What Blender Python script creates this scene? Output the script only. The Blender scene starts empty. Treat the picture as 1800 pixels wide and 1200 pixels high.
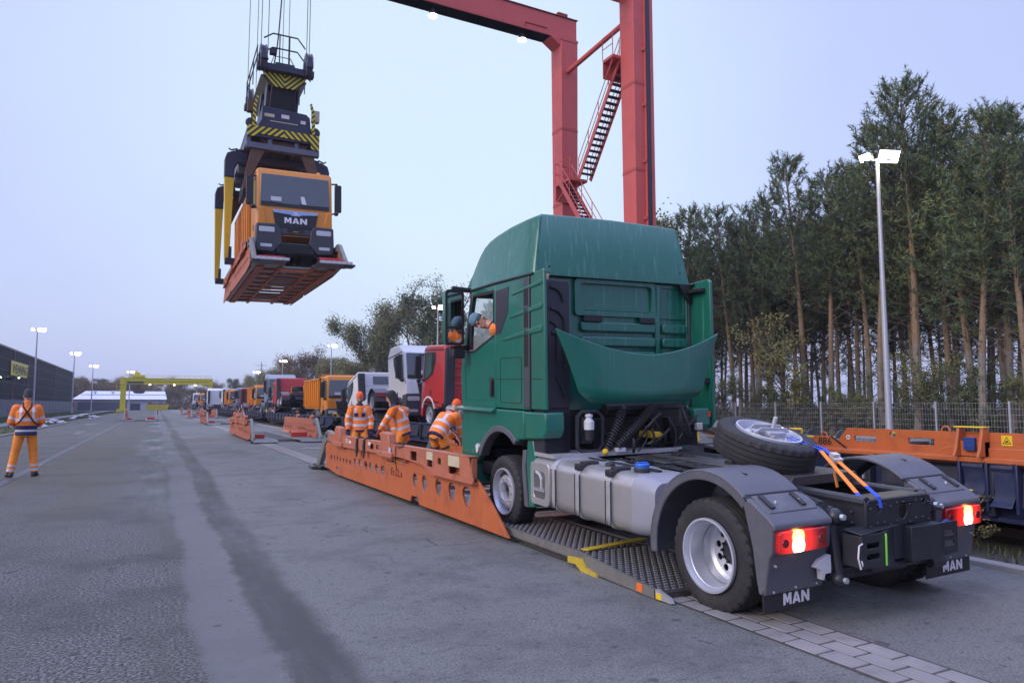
import bpy, bmesh, math, random
from math import sin, cos, pi, radians as R
from mathutils import Vector, Matrix, Euler
from mathutils.geometry import tessellate_polygon
rng = random.Random(11)
S = bpy.context.scene
C = S.collection

# ------------------------------------------------------------------ camera, sky, sun, exposure
F_PX, CAM_H, PITCH, YAW = 1260.0, 1.6, 5.0345, 26.2948
cam = bpy.data.cameras.new('camera'); co = bpy.data.objects.new('camera', cam); C.objects.link(co)
cam.sensor_width = 36.0; cam.lens = 36.0 * F_PX / 1800.0
cam.clip_start = 0.05; cam.clip_end = 3000
co.location = (0, 0, CAM_H); co.rotation_euler = (R(90 + PITCH), 0, R(-YAW))
cam.dof.use_dof = True; cam.dof.focus_distance = 7.5; cam.dof.aperture_fstop = 8.0
S.camera = co

def px(x, y, Y):                       # the point on the plane at distance Y along the yard that a sight line meets
    t = R(PITCH); a = (x - 900) / F_PX; b = (600 - y) / F_PX
    r = (a, cos(t) - b * sin(t), sin(t) + b * cos(t)); c, s = cos(R(YAW)), sin(R(YAW))
    d = (r[0] * c + r[1] * s, -r[0] * s + r[1] * c, r[2])
    k = Y / d[1]
    return Vector((d[0] * k, Y, CAM_H + d[2] * k))

world = bpy.data.worlds.new('World'); S.world = world; world.use_nodes = True
nt = world.node_tree; nt.nodes.clear()
SUN_EL, SUN_AZ = 30.0, 264.0           # azimuth clockwise from the yard's long axis
def wn(t, **k):
    n = nt.nodes.new(t)
    for a, v in k.items(): setattr(n, a, v)
    return n
sky = wn('ShaderNodeTexSky', sky_type='NISHITA', sun_disc=False)
sky.sun_elevation = R(SUN_EL); sky.sun_rotation = R(SUN_AZ); sky.air_density = 1.2; sky.dust_density = 4.0
b1 = wn('ShaderNodeBackground'); b1.inputs['Strength'].default_value = 0.05
nt.links.new(sky.outputs[0], b1.inputs['Color'])
tc = wn('ShaderNodeTexCoord')          # the even cloud layer: a little brighter towards one side of the sky
dot = wn('ShaderNodeVectorMath', operation='DOT_PRODUCT'); dot.inputs[1].default_value = Vector((0.30, 0.84, 0.42)).normalized()
nt.links.new(tc.outputs['Generated'], dot.inputs[0])
ramp = wn('ShaderNodeValToRGB'); cr = ramp.color_ramp
cr.elements[0].position = 0.60; cr.elements[0].color = (0.38, 0.42, 0.76, 1)
cr.elements[1].position = 0.99; cr.elements[1].color = (0.68, 0.82, 0.97, 1)
e = cr.elements.new(0.86); e.color = (0.51, 0.58, 0.90, 1)
cn = wn('ShaderNodeTexNoise'); cn.inputs['Scale'].default_value = 2.2; cn.inputs['Detail'].default_value = 4; nt.links.new(tc.outputs['Generated'], cn.inputs['Vector'])   # faint unevenness of the cloud layer
cm = wn('ShaderNodeMath', operation='MULTIPLY_ADD'); cm.inputs[1].default_value = 0.09; cm.inputs[2].default_value = -0.045; nt.links.new(cn.outputs[0], cm.inputs[0])
ca = wn('ShaderNodeMath', operation='ADD'); nt.links.new(dot.outputs['Value'], ca.inputs[0]); nt.links.new(cm.outputs[0], ca.inputs[1]); nt.links.new(ca.outputs[0], ramp.inputs[0])
sepw = wn('ShaderNodeSeparateXYZ'); nt.links.new(tc.outputs['Generated'], sepw.inputs[0])   # an overcast sky is brightest overhead
zen = wn('ShaderNodeMapRange', interpolation_type='SMOOTHSTEP')
for i, v in enumerate((0.50, 0.95, 0.94, 3.0)): zen.inputs[i + 1].default_value = v
nt.links.new(sepw.outputs[2], zen.inputs[0])
b2 = wn('ShaderNodeBackground'); nt.links.new(ramp.outputs[0], b2.inputs['Color']); nt.links.new(zen.outputs[0], b2.inputs['Strength'])
add = wn('ShaderNodeAddShader'); out = wn('ShaderNodeOutputWorld')
nt.links.new(b1.outputs[0], add.inputs[0]); nt.links.new(b2.outputs[0], add.inputs[1]); nt.links.new(add.outputs[0], out.inputs[0])

sl = bpy.data.lights.new('sun', 'SUN'); so = bpy.data.objects.new('sun', sl); C.objects.link(so)
sl.energy = 1.4; sl.angle = R(30); sl.color = (1.0, 0.90, 0.78)
az = R(SUN_AZ); d = Vector((sin(az) * cos(R(SUN_EL)), cos(az) * cos(R(SUN_EL)), sin(R(SUN_EL))))
so.rotation_euler = d.to_track_quat('Z', 'Y').to_euler()
vs = S.view_settings; vs.view_transform = 'Standard'; vs.look = 'None'; vs.exposure = 0.0; vs.gamma = 1.0; vs.use_curve_mapping = False
S.cycles.use_denoising = True
S.cycles.max_bounces = 6; S.cycles.transparent_max_bounces = 8

# ------------------------------------------------------------------ materials
MATS = {}
def M(name, base, rough=0.6, metal=0.0, var=0.12, scale=5.0, bump=0.0, bscale=40.0, streak=0.0, emit=None, es=0.0, dirt=None, coat=0.0, alpha=1.0, spec=None, trans=0.0, chips=None):
    if name in MATS: return MATS[name]
    m = bpy.data.materials.new(name); MATS[name] = m; m.use_nodes = True
    t = m.node_tree; b = t.nodes['Principled BSDF']; L = t.links.new
    tc = t.nodes.new('ShaderNodeTexCoord')
    b.inputs['Roughness'].default_value = rough; b.inputs['Metallic'].default_value = metal
    if coat: b.inputs['Coat Weight'].default_value = coat; b.inputs['Coat Roughness'].default_value = 0.05
    if spec is not None: b.inputs['Specular IOR Level'].default_value = spec
    if trans: b.inputs['Transmission Weight'].default_value = trans
    if alpha < 1: b.inputs['Alpha'].default_value = alpha
    def noise(sc, det=4, vec=None, rgh=0.55):
        n = t.nodes.new('ShaderNodeTexNoise'); n.inputs['Scale'].default_value = sc; n.inputs['Detail'].default_value = det; n.inputs['Roughness'].default_value = rgh
        L(vec or tc.outputs['Object'], n.inputs['Vector']); return n
    n = noise(scale)
    mx = t.nodes.new('ShaderNodeMix'); mx.data_type = 'RGBA'
    lo = [max(0, c * (1 - var)) for c in base]; hi = [min(1, c * (1 + var)) for c in base]
    mx.inputs[6].default_value = (*lo, 1); mx.inputs[7].default_value = (*hi, 1)
    L(n.outputs[0], mx.inputs[0]); colr = mx.outputs[2]
    def over(fac_socket, c, lo, hi, amt):
        nonlocal colr
        mr = t.nodes.new('ShaderNodeMapRange'); mr.inputs[1].default_value = lo; mr.inputs[2].default_value = hi; mr.inputs[4].default_value = amt
        L(fac_socket, mr.inputs[0])
        k = t.nodes.new('ShaderNodeMix'); k.data_type = 'RGBA'; k.inputs[7].default_value = (*c, 1)
        L(mr.outputs[0], k.inputs[0]); L(colr, k.inputs[6]); colr = k.outputs[2]
    if streak:
        mp = t.nodes.new('ShaderNodeMapping'); mp.inputs['Scale'].default_value = (22, 22, 0.8); L(tc.outputs['Object'], mp.inputs['Vector'])
        s = noise(1.0, 5, mp.outputs[0], 0.6)
        over(s.outputs[0], tuple(min(1, c * 1.6 + 0.10) for c in base), 0.55, 0.78, streak)
        s2 = noise(0.8, 4, mp.outputs[0], 0.6)
        over(s2.outputs[0], tuple(c * 0.45 for c in base), 0.60, 0.80, streak * 0.6)
    if dirt:
        dn = noise(dirt[3], 6, None, 0.7); over(dn.outputs[0], dirt[:3], 0.52, 0.72, dirt[4])
    if chips: cn = noise(34, 6, None, 0.8); over(cn.outputs[0], chips, 0.64, 0.68, 0.8)
    L(colr, b.inputs['Base Color'])
    rr = t.nodes.new('ShaderNodeMapRange'); rr.inputs[3].default_value = max(0.02, rough * 0.8); rr.inputs[4].default_value = min(1, rough * 1.2)
    n2 = noise(scale * 3); L(n2.outputs[0], rr.inputs[0]); L(rr.outputs[0], b.inputs['Roughness'])
    if bump:
        bn = noise(bscale, 5); bp = t.nodes.new('ShaderNodeBump'); bp.inputs['Strength'].default_value = bump; bp.inputs['Distance'].default_value = 0.02
        L(bn.outputs[0], bp.inputs['Height']); L(bp.outputs[0], b.inputs['Normal'])
    if emit:
        b.inputs['Emission Color'].default_value = (*emit, 1); b.inputs['Emission Strength'].default_value = es
    return m

GREEN = M('green_paint', (0.009, 0.132, 0.094), 0.30, var=0.10, streak=0.8, coat=0.45)
GREENP = M('green_panel', (0.009, 0.138, 0.098), 0.32, var=0.12, streak=0.18, coat=0.45, dirt=(0.035, 0.085, 0.070, 2.2, 0.35))
BLACKP = M('black_plastic', (0.018, 0.018, 0.022), 0.5, var=0.25, scale=9)
DGREY = M('dark_grey_plastic', (0.092, 0.095, 0.116), 0.5, var=0.15, scale=4, bump=0.06, bscale=300, dirt=(0.18, 0.18, 0.20, 5, 0.4), streak=0.10)
CHASS = M('chassis_paint', (0.022, 0.024, 0.032), 0.38, var=0.3, scale=8, dirt=(0.05, 0.05, 0.06, 9, 0.5))
RUBBER = M('tyre_rubber', (0.022, 0.022, 0.025), 0.72, var=0.25, scale=14, bump=0.25, bscale=60, dirt=(0.06, 0.058, 0.055, 5, 0.5))
RIM = M('silver_rim', (0.58, 0.60, 0.68), 0.36, 0.55, var=0.06, scale=6, dirt=(0.3, 0.3, 0.3, 8, 0.25))
ALU = M('tank_aluminium', (0.62, 0.60, 0.58), 0.36, 0.75, var=0.08, scale=3, dirt=(0.45, 0.43, 0.40, 3, 0.4))
STEEL = M('galvanised_steel', (0.50, 0.51, 0.54), 0.45, 0.55, var=0.18, scale=14, dirt=(0.33, 0.31, 0.28, 6, 0.5))
DSTEEL = M('worn_dark_steel', (0.085, 0.082, 0.085), 0.45, 0.5, var=0.35, scale=10, bump=0.1, dirt=(0.22, 0.20, 0.19, 8, 0.5))
GSTEEL = M('grey_lever_steel', (0.20, 0.205, 0.20), 0.5, 0.3, var=0.2, scale=8, dirt=(0.08, 0.075, 0.07, 7, 0.6))
ORANGE = M('orange_wagon_paint', (0.46, 0.118, 0.034), 0.5, var=0.16, scale=3, bump=0.05, dirt=(0.20, 0.055, 0.028, 4, 0.6), streak=0.12, chips=(0.10, 0.045, 0.03))
ORANGE2 = M('faded_orange_paint', (0.42, 0.135, 0.072), 0.55, var=0.18, scale=4, bump=0.05, dirt=(0.17, 0.06, 0.035, 5, 0.6), streak=0.14, chips=(0.14, 0.06, 0.045))
YEL = M('yellow_paint', (0.72, 0.47, 0.02), 0.5, var=0.1, dirt=(0.25, 0.18, 0.05, 5, 0.35))
CYEL = M('crane_yellow', (0.62, 0.53, 0.015), 0.5, var=0.1, dirt=(0.3, 0.25, 0.04, 1, 0.4))
RED = M('crane_red', (0.60, 0.105, 0.088), 0.5, var=0.08, scale=1.5, dirt=(0.42, 0.075, 0.065, 0.8, 0.6), streak=0.12)
NAVY = M('navy_paint', (0.018, 0.024, 0.075), 0.42, var=0.25, scale=3, dirt=(0.05, 0.05, 0.09, 4, 0.5))
DNAVY = M('dark_navy_steel', (0.02, 0.023, 0.042), 0.5, var=0.3, scale=3, dirt=(0.07, 0.065, 0.07, 3, 0.5))
RUST = M('rusty_brown_steel', (0.10, 0.052, 0.03), 0.65, var=0.3, scale=5)
WHITE = M('white_paint', (0.72, 0.73, 0.76), 0.4, var=0.05, streak=0.05, coat=0.2)
TRED = M('red_cab_paint', (0.46, 0.028, 0.028), 0.35, var=0.1, coat=0.3)
MAROON = M('maroon_cab_paint', (0.24, 0.018, 0.03), 0.35, var=0.1, coat=0.3)
TORANGE = M('orange_cab_paint', (0.66, 0.24, 0.015), 0.38, var=0.08, coat=0.2)
TGREY = M('blue_grey_cab_paint', (0.17, 0.22, 0.30), 0.35, var=0.1, coat=0.3)
GLASS = M('dark_glass', (0.075, 0.095, 0.115), 0.06, var=0.1, spec=0.8, coat=0.6)
TGLASS = M('teal_glass', (0.10, 0.17, 0.17), 0.06, var=0.1, spec=0.8, coat=0.6)
MIRROR = M('mirror_glass', (0.55, 0.57, 0.6), 0.04, 1.0, var=0.02)
LAMPGL = M('headlamp_glass', (0.5, 0.52, 0.56), 0.1, 0.3, var=0.2, scale=20)
WMARK = M('white_marking', (0.62, 0.62, 0.66), 0.6, var=0.08)
KMARK = M('black_marking', (0.015, 0.015, 0.018), 0.6)
YMARK = M('yellow_sign', (0.75, 0.50, 0.02), 0.45, var=0.05)
REDL = M('red_lens', (0.36, 0.010, 0.012), 0.18, coat=0.6, emit=(1, 0.03, 0.02), es=0.10)
def tail_lens(side):                      # red lens with two bulbs behind it: glow falls off from each bulb
    m = M('lit_tail_lens_' + side, (0.34, 0.010, 0.012), 0.18, coat=0.6); t = m.node_tree; L = t.links.new; b = t.nodes['Principled BSDF']
    tc = t.nodes.new('ShaderNodeTexCoord'); sm = None; x = -1.01 if side == 'near' else 1.01
    for z, c, s in ((0.645, (1.0, 0.78, 0.55), 14.0), (0.708, (1.0, 0.50, 0.10), 7.0)):
        d = t.nodes.new('ShaderNodeVectorMath'); d.operation = 'DISTANCE'; d.inputs[1].default_value = (x, -0.735, z); L(tc.outputs['Object'], d.inputs[0])
        for r0, r1, cc, st in ((0.035, 0.072, c, s), (0.0, 0.24, (1.0, 0.03, 0.02), 1.1)):
            mr = t.nodes.new('ShaderNodeMapRange'); mr.interpolation_type = 'SMOOTHSTEP'
            for i, q in enumerate((r0, r1, st, 0.0)): mr.inputs[i + 1].default_value = q
            L(d.outputs['Value'], mr.inputs[0]); v = t.nodes.new('ShaderNodeVectorMath'); v.operation = 'SCALE'; v.inputs[0].default_value = cc; L(mr.outputs[0], v.inputs['Scale'])
            if sm is None: sm = v.outputs[0]
            else: a = t.nodes.new('ShaderNodeVectorMath'); L(sm, a.inputs[0]); L(v.outputs[0], a.inputs[1]); sm = a.outputs[0]
    L(sm, b.inputs['Emission Color']); b.inputs['Emission Strength'].default_value = 1.0
    return m
HOTO = M('lit_orange_lens', (0.9, 0.4, 0.1), 0.2, emit=(1.0, 0.50, 0.10), es=4.0)
HOTW = M('lit_white_lens', (0.9, 0.8, 0.7), 0.2, emit=(1.0, 0.80, 0.58), es=9.0)
LAMP = M('lamp_light', (0.9, 0.9, 0.85), 0.3, emit=(1.0, 0.90, 0.70), es=22.0)
BLUEC = M('blue_cap', (0.02, 0.12, 0.5), 0.4)
SORANGE = M('orange_strap', (0.85, 0.26, 0.03), 0.7)
SBLUE = M('blue_strap', (0.03, 0.09, 0.6), 0.7)
LIME = M('lime_edge', (0.25, 0.7, 0.1), 0.5)
WORN = M('worn_cream_paint', (0.52, 0.47, 0.33), 0.6, var=0.3, scale=18, dirt=(0.30, 0.24, 0.06, 9, 0.7))
CREAM = M('beige_cabin_inside', (0.30, 0.30, 0.27), 0.8)

# ------------------------------------------------------------------ mesh helpers
SPLIT = {'bolt', 'corner_vane', 'wheel_arch', 'arch_lip', 'roof_seal', 'work_lamp', 'strap_bracket', 'oil_can', 'wheel_chock', 'buffer', 'edge_rail', 'blue_webbing', 'orange_webbing', 'lever_foot', 'hinge', 'fuel_tank', 'handrail', 'edge_strip', 'inset', 'red_bar', 'roof_vent', 'downpipe', 'lamp', 'side_plate', 'keel', 'floor_beam', 'reflector', 'buffer_pad', 'leg_bracket', 'bare_patch', 'sticker', 'latch', 'plug', 'lifting_eye', 'hanging_flap', 'flap_post', 'sign_plate', 'wiper'}
class MB:
    def __init__(s): s.v = []; s.f = []; s.m = []
    def add(s, vs, fs, mi=0, T=None):
        o = len(s.v)
        s.v += [tuple(T @ Vector(p)) for p in vs] if T is not None else [tuple(p) for p in vs]
        for f in fs: s.f.append(tuple(i + o for i in f)); s.m.append(mi)
        return s
    def box(s, x0, x1, y0, y1, z0, z1, mi=0, T=None):
        vs = [(x, y, z) for z in (z0, z1) for y in (y0, y1) for x in (x0, x1)]
        return s.add(vs, [(0, 2, 3, 1), (4, 5, 7, 6), (0, 1, 5, 4), (2, 6, 7, 3), (0, 4, 6, 2), (1, 3, 7, 5)], mi, T)
    def hexa(s, b, t, mi=0):          # two quads joined
        vs = list(b) + list(t)
        return s.add(vs, [(3, 2, 1, 0), (4, 5, 6, 7), (0, 1, 5, 4), (1, 2, 6, 5), (2, 3, 7, 6), (3, 0, 4, 7)], mi)
    @staticmethod
    def P(ax, u, v, a): return (a, u, v) if ax == 'x' else (u, a, v) if ax == 'y' else (u, v, a)
    def prism(s, poly, ax, a, b, mi=0, T=None):
        n = len(poly); vs = [MB.P(ax, u, v, a) for u, v in poly] + [MB.P(ax, u, v, b) for u, v in poly]
        return s.add(vs, [tuple(range(n))[::-1], tuple(range(n, 2 * n))] + [(i, (i + 1) % n, n + (i + 1) % n, n + i) for i in range(n)], mi, T)
    def plate(s, outer, holes, ax, a, b, mi=0, T=None):   # a plate with real holes
        loops = [outer] + list(holes); flat = [p for l in loops for p in l]; N = len(flat)
        tris = tessellate_polygon([[Vector((u, v, 0)) for u, v in l] for l in loops])
        vs = [MB.P(ax, u, v, a) for u, v in flat] + [MB.P(ax, u, v, b) for u, v in flat]
        fs = [tuple(t) for t in tris] + [tuple(i + N for i in t[::-1]) for t in tris]
        o = 0
        for l in loops:
            n = len(l); fs += [(o + i, o + (i + 1) % n, N + o + (i + 1) % n, N + o + i) for i in range(n)]; o += n
        return s.add(vs, fs, mi, T)
    def loft(s, rings, mi=0, caps=True, closed=True):
        n = len(rings[0]); o = len(s.v); s.v += [tuple(p) for r in rings for p in r]
        for k in range(len(rings) - 1):
            for i in range(n if closed else n - 1):
                j = (i + 1) % n; s.f.append((o + k * n + i, o + k * n + j, o + (k + 1) * n + j, o + (k + 1) * n + i)); s.m.append(mi)
        if caps:
            s.f.append(tuple(o + i for i in range(n))[::-1]); s.m.append(mi)
            s.f.append(tuple(o + (len(rings) - 1) * n + i for i in range(n))); s.m.append(mi)
        return s
    def tube(s, pts, r, n=8, mi=0, caps=True):
        pts = [Vector(p) for p in pts]; rr = r if isinstance(r, (list, tuple)) else [r] * len(pts)
        rings = []; up = None
        for i, p in enumerate(pts):
            d = (pts[min(i + 1, len(pts) - 1)] - pts[max(i - 1, 0)])
            if d.length < 1e-9: d = Vector((0, 0, 1))
            d.normalize()
            if up is None: up = Vector((0, 0, 1)) if abs(d.z) < 0.9 else Vector((1, 0, 0))
            a = d.cross(up).normalized(); b = a.cross(d); up = b
            rings.append([p + (a * cos(2 * pi * k / n) + b * sin(2 * pi * k / n)) * rr[i] for k in range(n)])
        return s.loft(rings, mi, caps)
    def bar(s, p, q, w, h, mi=0, up=(0, 0, 1)):
        p, q = Vector(p), Vector(q); d = (q - p).normalized(); u = Vector(up)
        a = d.cross(u)
        if a.length < 1e-4: a = d.cross(Vector((1, 0, 0)))
        a.normalize(); b = a.cross(d); c = [a * w / 2 + b * h / 2, -a * w / 2 + b * h / 2, -a * w / 2 - b * h / 2, a * w / 2 - b * h / 2]
        return s.loft([[p + k for k in c], [q + k for k in c]], mi)
    def lathe(s, prof, ax='x', c=(0, 0, 0), n=32, mi=0, arc=None):   # prof: (radius, along); surface of revolution
        c = Vector(c); rings = []
        for r, a in prof:
            ring = []
            for k in range(n):
                t = 2 * pi * k / n; u, v = r * cos(t), r * sin(t)
                ring.append(c + Vector((a, u, v) if ax == 'x' else (u, a, v) if ax == 'y' else (u, v, a)))
            rings.append(ring)
        return s.loft(rings, mi, caps=False)
    def disc(s, r, a, ax='x', c=(0, 0, 0), n=16, mi=0, th=0.004):
        return s.lathe([(1e-4, a - th), (r, a - th), (r, a), (1e-4, a)], ax, c, n, mi)
    def ball(s, c, rx, ry=None, rz=None, mi=0, n=12, m=8):
        ry = ry or rx; rz = rz or rx; c = Vector(c)
        rings = []
        for i in range(m + 1):
            t = pi * i / m; q = max(sin(t), 1e-3)
            rings.append([c + Vector((rx * q * cos(2 * pi * k / n), ry * q * sin(2 * pi * k / n), -rz * cos(t))) for k in range(n)])
        return s.loft(rings, mi)
    def xf(s, T):
        s.v = [tuple(T @ Vector(p)) for p in s.v]; return s
    def mesh(s, name, mats, smooth=30):
        me = bpy.data.meshes.new(name); me.from_pydata(s.v, [], s.f)
        for m in (mats if isinstance(mats, (list, tuple)) else [mats]): me.materials.append(m)
        me.polygons.foreach_set('material_index', s.m)
        bm = bmesh.new(); bm.from_mesh(me); bmesh.ops.recalc_face_normals(bm, faces=bm.faces); bm.to_mesh(me); bm.free()
        if smooth:
            me.polygons.foreach_set('use_smooth', [True] * len(me.polygons)); me.set_sharp_from_angle(angle=R(smooth))
        me.update(); return me
    def islands(s):
        par = list(range(len(s.v)))
        def fd(a):
            while par[a] != a: par[a] = par[par[a]]; a = par[a]
            return a
        for f in s.f:
            for i in f[1:]: par[fd(f[0])] = fd(i)
        out = {}
        for f, mi in zip(s.f, s.m): out.setdefault(fd(f[0]), []).append((f, mi))
        return list(out.values())
    def build(s, name, mats, parent=None, bevel=0.0, smooth=30, seg=2, label=None, split=False):
        if split or name in SPLIT:
            isl = s.islands(); o = None
            for fs in isl:
                q = MB(); mp = {}
                for f, mi in fs:
                    for i in f:
                        if i not in mp: mp[i] = len(q.v); q.v.append(s.v[i])
                    q.f.append(tuple(mp[i] for i in f)); q.m.append(mi)
                o = q._build(name, mats, parent, bevel, smooth, seg, label)
            return o
        return s._build(name, mats, parent, bevel, smooth, seg, label)
    def _build(s, name, mats, parent=None, bevel=0.0, smooth=30, seg=2, label=None):
        o = bpy.data.objects.new(name, s.mesh(name, mats, smooth)); C.objects.link(o)
        if parent is not None: o.parent = parent
        if bevel:
            b = o.modifiers.new('bevel', 'BEVEL'); b.width = bevel; b.segments = seg; b.limit_method = 'ANGLE'; b.angle_limit = R(40); b.use_clamp_overlap = True
        if label: o['label'] = label
        return o
def tag(o, label=None, cat=None, group=None, kind=None):
    for k, v in (('label', label), ('category', cat), ('group', group), ('kind', kind)):
        if v: o[k] = v
    return o
def thing(name, label, cat, loc=(0, 0, 0), rz=0.0, group=None, mat=None):
    o = bpy.data.objects.new(name, None); C.objects.link(o); o.empty_display_size = 0.2
    if mat is not None: o.matrix_world = mat
    else: o.location = loc; o.rotation_euler = (0, 0, rz)
    return tag(o, label, cat, group)
def copy_tree(o, loc=None, rz=None, label=None, group=None, parent=None):
    c = o.copy(); C.objects.link(c)
    if parent is not None: c.parent = parent
    for ch in list(o.children): copy_tree(ch, parent=c)
    if loc is not None: c.location = loc
    if rz is not None: c.rotation_euler = (c.rotation_euler[0], c.rotation_euler[1], rz)
    if label: c['label'] = label
    if group: c['group'] = group
    return c
def inst(name, me, parent, loc=(0, 0, 0), rot=(0, 0, 0), sc=(1, 1, 1)):
    o = bpy.data.objects.new(name, me); C.objects.link(o); o.location = loc; o.rotation_euler = rot; o.scale = sc
    if parent is not None: o.parent = parent
    return o
def text_mesh(s, size, ext=0.003, bold=0.0, sx=1.0, sp=1.0, mat=None):
    cu = bpy.data.curves.new('lettering', 'FONT'); cu.body = s; cu.size = size; cu.extrude = ext; cu.offset = bold; cu.space_character = sp
    cu.align_x = 'CENTER'; cu.align_y = 'CENTER'; cu.resolution_u = 3
    o = bpy.data.objects.new('lettering', cu); C.objects.link(o)
    me = bpy.data.meshes.new_from_object(o.evaluated_get(bpy.context.evaluated_depsgraph_get()))
    bpy.data.objects.remove(o); bpy.data.curves.remove(cu)
    for v in me.vertices: v.co.x *= sx
    me.materials.clear(); me.materials.append(mat)
    return me
def lettering(s, size, mat, parent, loc, rot, ext=0.003, bold=0.0, sx=1.0, sp=1.0, name='lettering'):
    return inst(name, text_mesh(s, size, ext, bold, sx, sp, mat), parent, loc, rot)
def man_logo(h, w, mat, parent, loc, rot, ext=.002):        # heavy square capitals M A N
    m = MB(); L = w / 3.3
    M_ = [(0, 0), (0, 1), (.29, 1), (.5, .52), (.71, 1), (1, 1), (1, 0), (.75, 0), (.75, .56), (.59, .18), (.41, .18), (.25, .56), (.25, 0)]
    A_ = ([(0, 0), (.36, 1), (.64, 1), (1, 0), (.74, 0), (.68, .17), (.32, .17), (.26, 0)], [[(.385, .37), (.5, .72), (.615, .37)]])
    N_ = [(0, 0), (0, 1), (.27, 1), (.74, .42), (.74, 1), (1, 1), (1, 0), (.73, 0), (.26, .58), (.26, 0)]
    for i, (o, hs) in enumerate(((M_, []), A_, (N_, []))):
        f = lambda p: ((p[0] + i * 1.13 - 1.63) * L, (p[1] - .5) * h)
        m.plate([f(p) for p in o], [[f(p) for p in q] for q in hs], 'z', 0, ext)
    return inst('lettering', m.mesh('lettering', mat, 0), parent, loc, rot)
def rrect(x0, x1, z0, z1, r, n=4):
    out = []
    for cx, cz, a0 in ((x1 - r, z0 + r, -90), (x1 - r, z1 - r, 0), (x0 + r, z1 - r, 90), (x0 + r, z0 + r, 180)):
        for k in range(n + 1):
            a = R(a0 + 90 * k / n); out.append((cx + r * cos(a), cz + r * sin(a)))
    return out
def ell(cu, cv, ru, rv, n=12, tear=0.0):
    return [(cu + ru * cos(2 * pi * k / n) * (1 + tear * sin(2 * pi * k / n)), cv + rv * sin(2 * pi * k / n)) for k in range(n)]
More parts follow.
